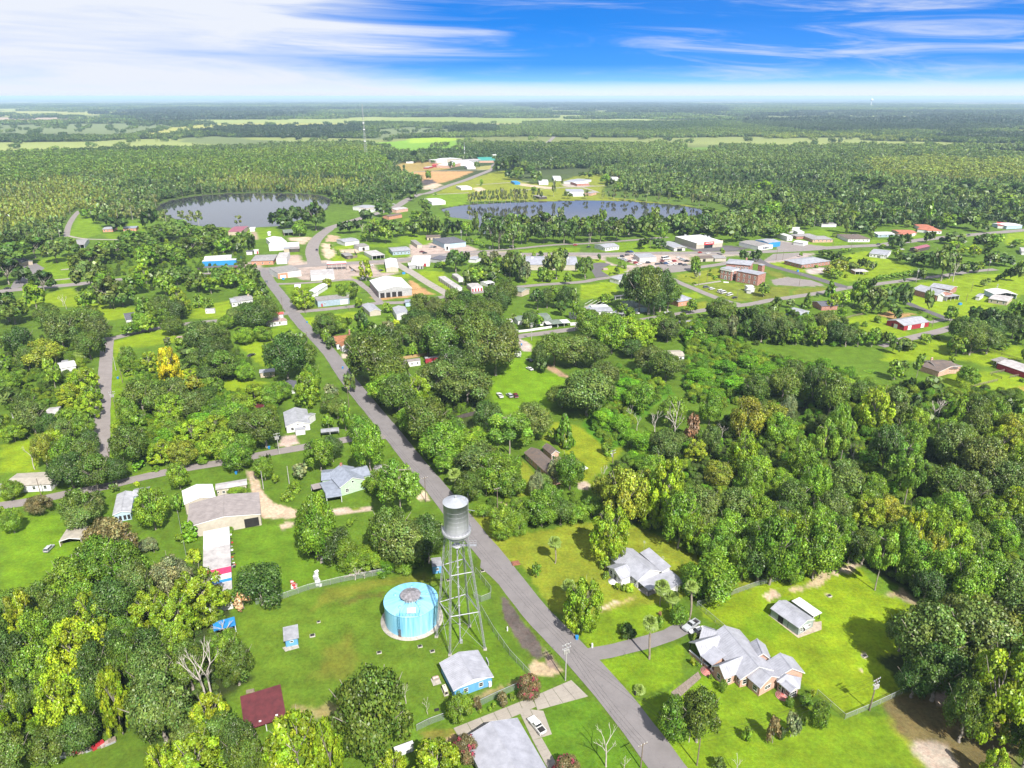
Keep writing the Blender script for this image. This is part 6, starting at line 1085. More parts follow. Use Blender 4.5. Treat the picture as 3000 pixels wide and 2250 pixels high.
# gable face filled white above the wall head
p,d,n,Ln=side(fr,'f');mb=MB();zz=2.72;q=[p+n*0.012+UP(zz),p+d*Ln+n*0.012+UP(zz),p+d*(Ln/2)+n*0.012+UP(zz+1.36)];q2=[v+n*0.03 for v in q];mb.add(q+q2,[(0,2,1),(3,4,5),(0,1,4,3),(1,2,5,4),(2,0,3,5)]);mb.build('gable_board',M_TRIM,r,r.location)
opening(r,fr,'f',0.30,0.95,0.9,1.05,mullion=1);opening(r,fr,'f',0.70,0.95,0.95,1.1,mullion=1)
mb=MB();c=p+d*(Ln*0.93)+n*0.25;mb.box((c.x,c.y,0.85),(0.7,0.4,1.5),rz=math.atan2(d.y,d.x));mb.build('meter_cabinet',M_TRIM,r,r.location)
mb=MB();c=g('e',565,170);mb.box((c.x,c.y,1.7),(0.25,1.9,1.2),rz=0.35);mb.build('wall_cabinet',M_STEEL,r,r.location)
def gen(t,x,y,rz,label):
 c=g(t,x,y);rt=thing('generator',label,'generator',(c.x,c.y,0),rz=rz);mb=MB();mb.box((0,0,0.75),(0.95,2.3,1.2));mb.build('housing',mat('cream enamel',(0.62,0.57,0.46),0.5),rt);mb=MB();mb.box((0,0,0.075),(1.2,2.7,0.15));mb.build('pad',M_SLAB,rt)
 for i in range(5): mb=MB();mb.box((-0.485,-0.8+0.4*i,0.75),(0.02,0.22,0.8));mb.build('louvre',M_DARKIN,rt)
 mb=MB();mb.box((0,-1.16,0.75),(0.7,0.02,0.8));mb.build('grille',M_DARKIN,rt);mb=MB();mb.tube((0.1,0.6,1.3),(0.1,0.6,1.6),0.07,n=8);mb.build('exhaust',M_DARKIN,rt)
gen('e',172,405,0.38,'cream standby generator beside the blue pump house wall')
c=g('e',85,300);rt=thing('fuel_tank','small rust topped steel tank on a concrete pad by the pump house','tank',(c.x,c.y,0),rz=0.38);mb=MB();mb.box((0,-0.2,0.05),(2.1,2.4,0.10));mb.build('pad',M_SLAB,rt)
mb=MB();mb.tube((-0.75,0.3,0.75),(0.75,0.3,0.75),0.42,n=16);mb.build('drum',mat('rust streaked steel',(0.45,0.42,0.40),0.6,0.1,0.25,2,col2=(0.32,0.10,0.06)),rt)
for s in (-0.5,0.5): mb=MB();mb.box((s,0.3,0.22),(0.1,0.6,0.35));mb.build('cradle',M_STEEL,rt)
r,fr=house('tiny_blue_hut','tiny sky blue hut with grey sheet roof alone on the water works lawn','hut',[bl('A',(1838,840),(1938,818),(1900,735),2.3,-0.01,'u','silver','sky','shed',over=0.35)],short='tiny blue hut')
opening(r,fr[0],'f',0.5,0.7,1.25,0.45,mullion=0);slab(r,'A',[(1830,880),(1850,905),(1940,880),(1925,845)],M_SLAB,0.05)
r,fr=house('blue_shed','narrow sky blue shed with flat grey roof beside the water tower legs','shed',[bl('Z',(640,775),(728,765),(690,692),2.6,0.01,'u','silver','sky','flat',over=0.12)],short='narrow blue shed')
opening(r,fr[0],'f',0.52,0.7,1.2,0.8);bay(r,fr[0],'f',0.6,0.25,0.7)
# deep silver roofed house at the bottom edge
r,fr=house('silver_roofed_house','house with a big silver ribbed roof cut off by the bottom edge','house',[bl('p',(1359,2163),(1516,2104),(1690,2362),3.0,1.9,'v','lav','white',over=0.5,ribs=0.45)],short='silver roofed house')
# ---------------------------------------------------------------- warehouse, strip shed and neighbours on the left
r,fr=house('warehouse','big cream metal warehouse with weathered ridged roof and an open bay','warehouse',[
 bl('b',(150,525),(838,402),(770,208),4.3,1.5,'v','oldtin','cream',ribs=1.1,over=0.15),
 bl('b',(125,312),(420,245),(395,122),4.2,1.3,'v','white','cream',ribs=0.9,over=0.15),
 bl('b',(418,178),(710,128),(690,76),2.9,0.4,'u','flat','cream',over=0.3)],short='cream warehouse')
bay(r,fr[0],'f',0.865,4.6,3.4);opening(r,fr[2],'f',0.22,0.9,1.0,0.9);opening(r,fr[2],'f',0.40,0.9,0.1,1.9,'door',glass=M_DARKIN,mullion=0);opening(r,fr[2],'f',0.04,0.5,1.4,0.6)
slab(r,'b',[(655,535),(838,505),(832,470),(650,500)],M_SLAB,0.05)
WAREHOUSE=fr[0]
r,fr=house('strip_shed','long low shed with grey roof crossed by magenta and blue bands','shed',[bl('A',(1507,578),(1485,97),(1320,125),2.6,0.01,'u','white','white','flat',over=0.1)],short='striped roof shed')
f=fr[0];R0=r.location
for a,b,m in ((0.0,0.10,'silver'),(0.10,0.24,'flat'),(0.245,0.28,'blue'),(0.285,0.345,'white'),(0.348,0.43,'magenta'),(0.435,0.735,'flat'),(0.74,1.0,'white')):
 mb=MB();q=[P3(f,f.L*a,-.05,2.745),P3(f,f.L*b-.02,-.05,2.745),P3(f,f.L*b-.02,f.W+.05,2.745),P3(f,f.L*a,f.W+.05,2.745)];mb.hexa(q,[v+UP(0.035) for v in q]);mb.build('roof_sheet',RM[m],r,R0)
r,fr=house('blue_lean_to','bright blue sheet roofed lean-to half hidden under trees','lean-to',[bl('A',(1385,775),(1528,735),(1512,682),2.2,0.01,'u','blue','blue','flat',over=0.15,open=('f',))],short='blue lean-to')
r,fr=house('pale_blue_house','small pale blue house with grey roof and dark screened porch','house',[
 bl('D',(728,1350),(850,1328),(868,1196),3.0,0.9,'v','silver','pale blue',over=0.3,ribs=0.6),bl('D',(860,1228),(962,1212),(958,1166),3.0,0.9,'u','silver','pale blue',over=0.25)],short='pale blue house')
f=fr[0]
for s in (0.12,0.35,0.62,0.86): bay(r,f,'f',s,0.85,2.1,name='porch_screen',z0=0.35)
mb=MB();p,d,n,Ln=side(f,'f');c=p+d*(Ln*0.3)+n*0.6;mb.box((c.x,c.y,0.2),(1.4,1.1,0.4),rz=math.atan2(d.y,d.x));mb.build('porch_steps',M_SLAB,r,r.location)
def carport(name,label,t,p1,p2,p3,h,rise,roofm,axis='v',wallm='tan',op=('f',),short=None,over=0.05): return house(name,label,'carport',[bl(t,p1,p2,p3,h,rise,axis,roofm,wallm,over=over,open=op)],short=short)
carport('steel_carport','tan steel carport with curved roof standing on the left lawn','A',(382,192),(523,176),(530,102),1.9,0.8,'tan',short='tan carport')
r,fr=house('maroon_barn','open fronted shed with a big dark maroon sheet roof','shed',[bl('A',(1585,1420),(1858,1332),(1820,1152),2.4,1.6,'u','maroon','dark','shed',over=0.3,open=('f',))],short='maroon roofed shed')
for s,t_ in ((0.38,0.12),(0.78,0.14)):
 c=P3(fr[0],fr[0].L*s,fr[0].W*t_,2.4+1.6*t_+0.18);mb=MB();mb.box(tuple(c),(0.5,0.4,0.10),rz=0.3);mb.build('skylight',M_TRIM,r,r.location)
house('grey_barn','old grey tin roofed barn mostly hidden by the tall tree','barn',[bl('A',(1960,240),(2172,190),(2165,115),2.4,0.5,'u','silver','dark','shed',over=0.2)],short='old grey barn')
house('white_trailer','white trailer half hidden beneath the big oak at the bottom','trailer',[bl('B',(345,1545),(468,1500),(462,1482),2.3,0.01,'u','white','white','flat',over=0.05)])
# green gabled house
r,fr=house('mint_house','mint green house with blue grey gables and a brick chimney','house',[
 bl('a',(1075,800),(1560,655),(1470,378),3.6,2.6,'v','bluegrey','mint',over=0.3,ribs=0.7),
 bl('a',(745,668),(1010,640),(1000,455),3.2,1.0,'u','bluegrey','mint',over=0.3),
 bl('a',(812,888),(1085,822),(1010,640),3.0,0.02,'u','bluegrey','mint','flat',over=0.2),
 bl('a',(832,985),(1118,940),(1090,838),2.6,0.55,'u','bluegrey','mint','shed',over=0.2,open=('f',)),
 bl('a',(1330,640),(1640,560),(1592,372),3.4,1.9,'u','bluegrey','mint',over=0.3),
 bl('a',(1640,570),(1775,570),(1692,378),2.9,0.02,'u','greysh','mint','flat',over=0.2,open=('r',)),
 bl('a',(598,830),(768,790),(752,698),2.3,0.02,'u','oldtin','dark','flat',over=0.1,open=('f','l'))],short='mint green house')
opening(r,fr[0],'f',0.26,1.0,1.0,1.3,mullion=2);p,d,n,Ln=side(fr[0],'f')
opening(r,fr[0],'f',0.5,0.7,4.2,0.7,mullion=0)
mb=MB();c=P3(fr[0],fr[0].L*0.5,fr[0].W*0.92,0);mb.box((c.x,c.y,6.4),(0.8,0.8,1.7));ch=mb.build('chimney',WM['brick'],r,r.location)
# white house on the second cross street
r,fr=house('white_cottage','white boarded cottage with pale gable facing the cross street','house',[
 bl('D',(1850,778),(2012,755),(1985,662),3.0,1.7,'v','silver','white',over=0.3,win='f2@1.1x1.3'),bl('D',(1975,745),(2046,690),(2030,672),3.0,1.0,'v','silver','white',over=0.2),bl('D',(1912,800),(1978,792),(1972,775),2.4,0.02,'u','silver','white','flat',over=0.1)],short='white cottage')
opening(r,fr[0],'f',0.5,0.6,3.1,0.55,mullion=0)
carport('white_carport','flat white carport with a car beneath beside the white cottage','D',(2080,814),(2196,802),(2180,780),2.3,0.25,'silver','u','white',('f','r','l'),short='white carport')
r,fr=house('cream_bungalow','long low cream roofed bungalow at the left edge of the cross street','house',[bl('D',(20,1165),(328,1148),(312,1068),2.9,0.5,'u','tan','white',over=0.4,win='f4'),bl('D',(-60,1190),(40,1172),(30,1140),2.8,0.3,'u','flat','white',over=0.2)],short='cream bungalow')
r,fr=house('dark_roof_cottage','small white cottage with dark roof and gabled porch','house',[bl('G',(815,1412),(888,1402),(880,1358),2.8,1.3,'u','dark','white',over=0.2,win='f1'),bl('G',(850,1418),(902,1412),(890,1390),2.7,1.0,'v','greysh','white',over=0.15,win='f1')],short='dark roofed cottage')
r,fr=house('white_shed','tiny white shed with dark windows on the open lawn','shed',[bl('G',(1328,1343),(1389,1340),(1386,1333),2.8,0.2,'u','greysh','white',over=0.05,win='f3@0.5x1.2')],short='tiny white shed')
r,fr=house('long_white_house','long white house with grey roof behind trees by the main road','house',[bl('G',(1497,1300),(1560,1293),(1555,1262),3.0,0.8,'u','silver','white',win='f2'),bl('G',(1535,1292),(1645,1278),(1640,1246),3.2,0.9,'u','greysh','white',win='f3'),bl('G',(1690,1322),(1742,1310),(1735,1298),2.6,0.1,'u','white','white','flat')],short='long white house')
mb=MB();c=g('G',1615,1290);mb.box((c.x,c.y,3.6),(0.9,0.9,3.6));mb.build('chimney',WM['tan'],r,r.location)
r,fr=house('rusty_roof_house','small white house with rust streaked roof at the crossroads corner','house',[bl('D',(1728,102),(1832,88),(1822,46),2.9,0.9,'u','rust','white',over=0.3,win='f3'),bl('D',(1775,50),(1838,45),(1830,30),2.9,0.5,'u','red','white'),bl('D',(1825,92),(1862,86),(1850,66),2.7,0.3,'u','rust','white',over=0.2)],short='rusty roofed house')
r,fr=house('cream_cabin','small cream cabin with pale roof in the left block','cabin',[bl('D',(1680,428),(1781,418),(1776,396),2.7,0.3,'u','silver','tan',win='f2@0.9x1.2')],short='cream cabin')
house('dark_shed','small dark roofed shed under the tall roadside oak','shed',[bl('D',(1832,535),(1916,528),(1908,480),2.5,1.0,'v','dark','white',over=0.2)],short='dark roofed shed')
house('tin_roof_shed','dull maroon sheet roof just showing in the thicket','shed',[bl('D',(1632,655),(1708,650),(1704,622),2.4,0.3,'u','maroon','dark',over=0.1)])
house('white_roof_house','white roofed house among trees left of the left street','house',[bl('D',(385,400),(495,380),(470,345),3.0,0.9,'u','white','white'),bl('D',(395,372),(440,366),(430,342),3.0,0.5,'u','silver','white')],short='white roofed house on the left')
house('tin_roof_cottage','pale tin roof showing between trees beside the left street','house',[bl('D',(292,700),(372,690),(365,648),2.8,0.8,'u','flat','white')],short='pale tin roof on the left')
house('garden_shed','small white fronted shed with tin roof at far left','shed',[bl('D',(70,690),(118,686),(115,675),2.5,0.2,'u','oldtin','white',open=('f',))])
house('white_wall_house','white house behind the vivid yellow tree','house',[bl('h',(1188,222),(1252,215),(1250,104),2.8,0.4,'v','flat','white',over=0.2)],short='white house behind the yellow tree')
house('small_tin_shed','small silver shed roof in the left thicket','shed',[bl('D',(1255,310),(1290,306),(1285,280),2.6,0.3,'u','silver','white')])
house('small_green_shed','little grey shed at the thicket edge left','shed',[bl('D',(1305,425),(1340,420),(1338,398),2.5,0.2,'u','silver','grey')])
house('red_shed','dark red shed among trees on the left block','shed',[bl('D',(1140,215),(1250,205),(1246,180),2.6,0.6,'u','rust','red')])
house('red_roof_house','red sheet roofed house in the trees behind the lawn','house',[bl('G',(1310,1165),(1375,1162),(1350,1115),2.8,1.0,'u','red','white',over=0.3)],short='red roofed house')
# ---------------------------------------------------------------- right of the main road, middle distance
r,fr=house('orange_roof_house','white house with steep orange shingle roof and brick chimney','house',[bl('J',(1258,1632),(1492,1606),(1452,1502),3.2,2.0,'u','orange','white',over=0.3,win='f3'),bl('J',(1330,1668),(1420,1655),(1400,1606),3.1,1.2,'v','orange','white',over=0.2),bl('J',(1470,1600),(1558,1592),(1545,1538),3.2,0.4,'u','bluegrey','white')],short='orange roofed house')
mb=MB();c=g('J',1440,1560);mb.box((c.x,c.y,4.2),(0.8,0.8,3.2));mb.build('chimney',WM['brick'],r,r.location)
r,fr=house('grey_ranch_house','low grey roofed house with a round drive by the main road','house',[bl('c',(132,178),(245,160),(240,88),2.7,1.0,'u','greysh','grey',over=0.4),bl('c',(85,118),(150,180),(180,100),2.7,0.6,'v','greysh','grey',over=0.3)],short='grey ranch house')
house('white_hip_shed','small white hipped shed behind the grey ranch house','shed',[bl('c',(182,82),(258,78),(250,56),2.4,0.5,'u','white','white','hip')])
r,fr=house('mobile_home','long white mobile home with brown roof edge among oaks','mobile home',[bl('c',(520,268),(738,240),(728,218),2.9,0.3,'u','oldtin','white',over=0.15,win='f4@0.7x1.1')],short='white mobile home')
for x,y in((480,300),): mb=MB();c=g('c',590,300);mb.box((c.x,c.y,0.5),(5.5,1.6,0.15));mb.build('deck',M_WOOD,r,r.location)
house('black_roof_house','house with black shingle roof below the white mobile home','house',[bl('c',(560,395),(645,380),(660,300),2.8,1.0,'u','dark','pale blue',over=0.3),bl('c',(490,345),(610,330),(700,298),2.6,0.5,'u','dark','pale blue')],short='black roofed house')
r,fr=house('red_storage_shed','red storage shed with curved grey roof near the paddock','shed',[bl('c',(780,225),(910,212),(900,198),2.9,0.3,'u','silver','red',over=0.05)],short='red storage shed')
bay(r,fr[0],'f',0.75,0.8,2.0,WM['red'])
r,fr=house('red_roofed_hut','little hut with bright red roof on the grass','hut',[bl('c',(1200,905),(1275,910),(1262,865),2.3,0.3,'u','red','tan',over=0.1)],short='little red hut')
bay(r,fr[0],'f',0.5,1.2,1.9)
house('white_gabled_cottage','white cottage with many pale roof planes between oaks','house',[bl('K',(490,1620),(560,1640),(640,1560),2.8,1.0,'u','silver','white'),bl('K',(500,1580),(620,1600),(640,1510),3.0,1.4,'v','silver','white'),bl('K',(630,1570),(725,1550),(700,1520),2.7,0.2,'u','white','white','flat')],short='white gabled cottage')
house('white_lean_to','white roofed lean-to below the white gabled cottage','lean-to',[bl('c',(950,190),(1060,180),(1040,110),2.4,0.3,'u','flat','white')])
r,fr=house('brown_ranch_house','brown shingled brick ranch house with white window trim','house',[bl('f',(146,410),(512,742),(650,640),2.85,1.7,'u','brown','pinkbrick',over=0.45,ribs=0),bl('f',(485,436),(595,410),(530,305),2.85,1.4,'v','brown','pinkbrick',over=0.35)],short='brown ranch house')
for s,w,z,h in ((0.08,2.2,0.9,1.2),(0.24,1.0,0.9,1.2),(0.50,2.6,0.35,1.9)): opening(r,fr[0],'f',s,w,z,h,mullion=3)
opening(r,fr[0],'r',0.3,0.9,0.9,1.2);opening(r,fr[1],'f',0.25,0.9,0.2,2.0,'door',mullion=0)
mb=MB();c=P3(fr[0],fr[0].L*0.63,fr[0].W*0.42,4.4);mb.tube((c.x,c.y,4.2),(c.x,c.y,4.9),0.12,n=8);mb.build('vent_pipe',M_DARKIN,r,r.location)
house('white_patio_cover','flat white patio cover behind the brown ranch house','patio cover',[bl('f',(660,530),(850,640),(900,575),2.4,0.01,'u','white','white','flat',open=('f','r','b','l')),bl('f',(760,600),(830,640),(850,590),2.3,0.01,'u','flat','white','flat')],short='white patio cover')
r,fr=house('corner_house','white house with dull green roofs and a white carport by the side street','house',[bl('K',(1640,1340),(1850,1330),(1780,1225),2.8,1.2,'u','green','white',over=0.4),bl('K',(1400,1330),(1650,1300),(1600,1240),2.8,1.0,'u','green','white',over=0.3),bl('K',(1775,1375),(2088,1352),(2010,1310),2.5,0.15,'u','white','white','flat',open=('f','r','l')),bl('K',(1850,1375),(1990,1362),(1960,1305),2.56,0.3,'u','green','white',open=('f','r','l'))],short='green roofed corner house')
house('white_outbuilding','small white outbuilding behind the corner house','shed',[bl('K',(2085,1250),(2180,1245),(2170,1215),2.8,0.4,'u','greysh','white',win='f2@0.5x1.0')])
house('striped_awning_shed','low white shed with rusty striped roof at the side street','shed',[bl('K',(1240,1350),(1345,1345),(1330,1300),2.4,0.2,'u','flat','white')])
r,fr=house('silver_bungalow','bungalow with broad silver roof and carport beside a screened pool','house',[bl('L',(95,1210),(425,1205),(450,1145),2.9,0.5,'u','silver','white',over=0.4,win='f4'),bl('L',(160,1160),(370,1145),(360,1110),2.9,0.3,'u','white','white'),bl('L',(410,1222),(548,1245),(470,1180),2.5,0.1,'u','silver','white','flat',open=('f','r','b'))],short='silver bungalow')
r=thing('pool_cage','black framed pool enclosure with pale roof bars behind the silver bungalow','pool enclosure',tuple(g('L',180,1110)),short='pool enclosure')
f=rect('L',(35,1105),(250,1140),(320,1085),2.6)
for i in range(9):
 mb=MB();mb.tube(P3(f,f.L*i/8,0,2.6),P3(f,f.L*i/8,f.W,3.0),0.09,n=5);mb.tube(P3(f,f.L*i/8,0,0),P3(f,f.L*i/8,0,2.6),0.07,n=5);mb.build('frame_bar',M_TRIM if i%2 else M_DARKIN,r,r.location)
for j in range(4): mb=MB();mb.tube(P3(f,0,f.W*j/3,2.6+.13*j),P3(f,f.L,f.W*j/3,2.6+.13*j),0.07,n=5);mb.build('frame_bar',M_DARKIN,r,r.location)
mb=MB();mb.hexa([P3(f,0.3,0.3,0.02),P3(f,f.L-.3,0.3,.02),P3(f,f.L-.3,f.W-.3,.02),P3(f,.3,f.W-.3,.02)],[P3(f,0.3,0.3,0.06),P3(f,f.L-.3,0.3,.06),P3(f,f.L-.3,f.W-.3,.06),P3(f,.3,f.W-.3,.06)]);mb.build('pool_deck',M_SLAB,r,r.location)
mb=MB();mb.hexa([P3(f,f.L*.2,f.W*.2,0.065),P3(f,f.L*.7,f.W*.2,.065),P3(f,f.L*.7,f.W*.7,.065),P3(f,f.L*.2,f.W*.7,.065)],[P3(f,f.L*.2,f.W*.2,.08),P3(f,f.L*.7,f.W*.2,.08),P3(f,f.L*.7,f.W*.7,.08),P3(f,f.L*.2,f.W*.7,.08)]);mb.build('pool_water',mat('pool water',(0.02,0.42,0.45),0.1),r,r.location)
r,fr=house('green_roof_house','pale blue house with dull green roof under the giant oak','house',[bl('L',(510,1085),(680,1180),(780,1110),2.8,0.9,'u','green','pale blue',over=0.3,win='f4'),bl('L',(690,1175),(790,1150),(770,1110),2.6,0.6,'v','greysh','white',open=('f',))],short='green roofed pale house')
house('dark_tin_shed','low dark roofed shed by the yellow-green lot','shed',[bl('L',(455,1015),(600,1000),(610,985),2.6,0.3,'u','dark','grey',open=('f',))])
r,fr=house('orange_brick_office','orange brick office with pale hipped roof beside the giant oak','office',[bl('L',(1270,1085),(1490,1050),(1400,970),3.4,1.4,'u','lav','orangebrick','hip',over=0.4,win='f2@0.9x0.8')],short='orange brick office')
house('small_white_building','small white building with slanted roof on the cross street','building',[bl('L',(375,765),(500,800),(560,745),3.4,0.5,'u','silver','white','shed',win='f1')],short='small white building')
house('vine_cottage','white gabled cottage with grey roof swallowed by vines','house',[bl('L',(1375,1390),(1570,1370),(1590,1300),3.0,1.0,'u','greysh','white'),bl('L',(1440,1420),(1530,1410),(1560,1340),2.9,1.1,'v','greysh','white')],short='cottage among vines')
house('tan_cottage','tan roofed white cottage at the edge of the vines','house',[bl('E',(2130,322),(2230,318),(2215,278),2.8,0.9,'u','tan','white',win='f2')],short='tan roofed cottage')
house('white_roof_trailer','long white roofed trailer in trees by the lower street','trailer',[bl('M',(440,1190),(640,1240),(750,1200),2.9,0.4,'u','silver','pale blue'),],short='long white roofed trailer')
house('brick_gable_house','small dark roofed brick gable house by the lower street','house',[bl('M',(790,1075),(915,1140),(970,1050),3.0,1.5,'v','dark','brick',over=0.3)],short='small brick gable house')
house('white_privy','tiny white shed deep in trees left of the red barn','shed',[bl('M',(1005,1300),(1075,1295),(1070,1272),2.4,0.3,'u','silver','white')])
r,fr=house('red_barn','red barn with silver roof and white sliding doors','barn',[bl('N',(992,1342),(662,1395),(425,1322),3.1,1.9,'u','silver','red',over=0.2,ribs=0.9)],short='red barn')
for s_,w in ((0.25,2.9),(0.77,2.9)): bay(r,fr[0],'f',s_,w,2.8,M_TRIM,'sliding_door')
bay(r,fr[0],'r',0.47,2.6,2.6,M_TRIM,'sliding_door');bay(r,fr[0],'r',0.66,0.9,2.4,M_DARKIN);bay(r,fr[0],'r',0.16,2.4,2.7,M_DARKIN,z0=1.9)
# ---------------------------------------------------------------- town
r,fr=house('brick_farmhouse','brick farmhouse with big brown grey roof at the paddock','house',[bl('d',(470,325),(665,318),(515,236),2.9,1.7,'u','brown','pinkbrick',over=0.5),bl('d',(300,290),(480,350),(560,250),2.8,1.5,'u','brown','pinkbrick',over=0.4)],short='brick farmhouse')
opening(r,fr[0],'f',0.6,0.5,1.0,0.9);mb=MB();c=g('d',395,300);mb.box((c.x,c.y,3.6),(0.9,0.7,3.4));mb.build('chimney',WM['pinkbrick'],r,r.location)
house('stable_barn','long red stable with faded white tin roof at the right edge','stable',[bl('d',(1015,265),(1330,372),(1420,325),3.0,1.2,'u','flat','red',over=0.3)],short='long red stable')
house('stable_lean_to','grey open lean-to at the end of the red stable','lean-to',[bl('d',(955,236),(1020,255),(1085,215),2.6,0.1,'u','gravel','dark','flat',open=('f','l'))])
r,fr=house('brick_hall','large brick hall with silver gables and white end wall','hall',[bl('N',(760,915),(1080,1000),(1235,955),4.0,2.4,'u','silver','brick',over=0.4),bl('N',(985,885),(1262,932),(1170,855),3.8,1.5,'u','silver','brick',over=0.4)],short='brick hall')
house('white_annex','white gabled annex with a flat carport at the brick hall','annex',[bl('N',(1090,1000),(1180,1010),(1250,960),4.0,1.4,'v','white','white'),bl('N',(1140,1000),(1220,1022),(1382,1000),3.0,0.01,'u','silver','grey','flat',open=('r',))],short='white annex')
r,fr=house('open_shelter','pale blue gabled shelter with white roof at the right','shelter',[bl('N',(1692,925),(1830,985),(2028,945),3.4,1.4,'u','white','pale blue',open=('r',))],short='pale blue shelter')
house('tan_cabin','tan cabin with grey flat roof at the right','cabin',[bl('N',(1750,1040),(2000,1080),(2030,1010),2.9,0.3,'u','flat','tan',win='f3')],short='tan cabin')
house('white_storage_shed','white storage shed standing alone on the right lawn','shed',[bl('N',(1580,1010),(1640,1020),(1718,985),2.6,0.5,'u','silver','white',win='r2@0.6x1.0')],short='white storage shed')
house('white_porch_house','long white house with porch screened by shrubs','house',[bl('N',(205,455),(440,480),(470,415),3.0,0.7,'u','silver','white',win='f5@1.2x1.1'),bl('N',(345,475),(400,482),(410,455),2.9,0.7,'v','silver','white')],short='white porch house')
house('purple_house','dark purple roofed house in deep shade by the highway','house',[bl('N',(830,400),(1000,360),(960,330),3.0,1.2,'u','purple','dark')],short='purple roofed house')
house('tile_roof_house','sprawling house with red clay tile roofs at the highway','house',[bl('N',(825,140),(985,155),(975,100),3.0,1.0,'u','tile','white','hip'),bl('N',(960,160),(1155,165),(1140,85),3.0,1.4,'u','tile','white','hip',win='f3')],short='red tiled house')
house('low_tile_house','low rust tiled house beside the red tiled house','house',[bl('N',(595,185),(830,185),(800,148),2.8,0.7,'u','tile','tan',win='f3')],short='low rust tiled house')
house('teal_house','dark teal house with white roof by the highway','house',[bl('N',(320,210),(545,205),(520,170),2.9,0.9,'u','white','slate',win='f3')],short='teal house with white roof')
house('brown_tile_house','brown hipped roof house with white porch by the highway','house',[bl('N',(-70,268),(225,268),(200,205),3.0,1.3,'u','brown','white','hip',win='f5')],short='brown hipped house')
house('white_gable_shop','small white shop half hidden at the right edge road','shop',[bl('N',(1990,100),(2200,90),(2190,45),3.4,0.5,'u','white','pale blue'),bl('N',(1870,90),(2010,100),(2000,55),3.2,0.4,'u','red','white')],short='shops at the right edge')
house('edge_house','white house at the right edge of the picture','house',[bl('N',(2180,430),(2300,440),(2290,385),3,0.8,'u','flat','white')])
# sheet M
r,fr=house('brick_annex','long one storey red brick building with silver hipped roof','building',[bl('M',(660,602),(1040,552),(870,486),3.3,1.9,'u','silver','brick','hip',over=0.5,win='f8@0.9x1.3 l4@0.9x1.3')],short='long brick building')
house('octagon_pavilion','small brick pavilion with white hipped roof on the lawn','pavilion',[bl('M',(1350,690),(1530,692),(1500,655),2.6,1.0,'u','flat','brick','hip',over=0.6,open=('f','r'))],short='brick pavilion')
house('ranch_house','grey hipped ranch house with clipped hedges at the highway','house',[bl('M',(800,275),(1070,272),(980,225),2.9,1.2,'u','greysh','pinkbrick','hip',win='f5')],short='grey hipped ranch house')
house('grey_ranch','grey flat ranch house behind the white garden shed','house',[bl('M',(590,235),(850,225),(780,195),2.8,0.7,'u','greysh','brick','hip')],short='grey ranch behind the garden shed')
house('white_garden_shed','small white garden shed with rounded roof','shed',[bl('M',(680,322),(748,300),(680,262),2.8,0.7,'v','white','white')],short='white garden shed')
r,fr=house('blue_workshop','bright blue metal workshop with pale roof','workshop',[bl('M',(230,318),(385,300),(305,250),4.6,1.0,'u','silver','blue',over=0.05),],short='bright blue workshop')
r,fr=house('white_garage_shop','pale garage with grey roof and painted white front','garage',[bl('M',(95,365),(288,342),(120,275),3.8,0.9,'v','gravel','white',over=0.05)],short='painted garage')
M_INK=mat('dark painted lettering',(0.03,0.04,0.09),0.6)
for i,(a,w_) in enumerate(((0.36,0.07),(0.45,0.05),(0.53,0.09),(0.62,0.06),(0.70,0.05))): bay(r,fr[0],'f',a,fr[0].L*w_,2.7-0.3*(i%2),M_INK,'painted_panel',z0=0.9)
house('white_two_storey','narrow white outbuilding by trees at the highway','building',[bl('M',(470,235),(550,232),(540,180),4.5,0.3,'u','white','white','flat',win='f1'),bl('M',(470,150),(610,160),(570,110),3.0,0.3,'u','white','white')],short='narrow white outbuilding')
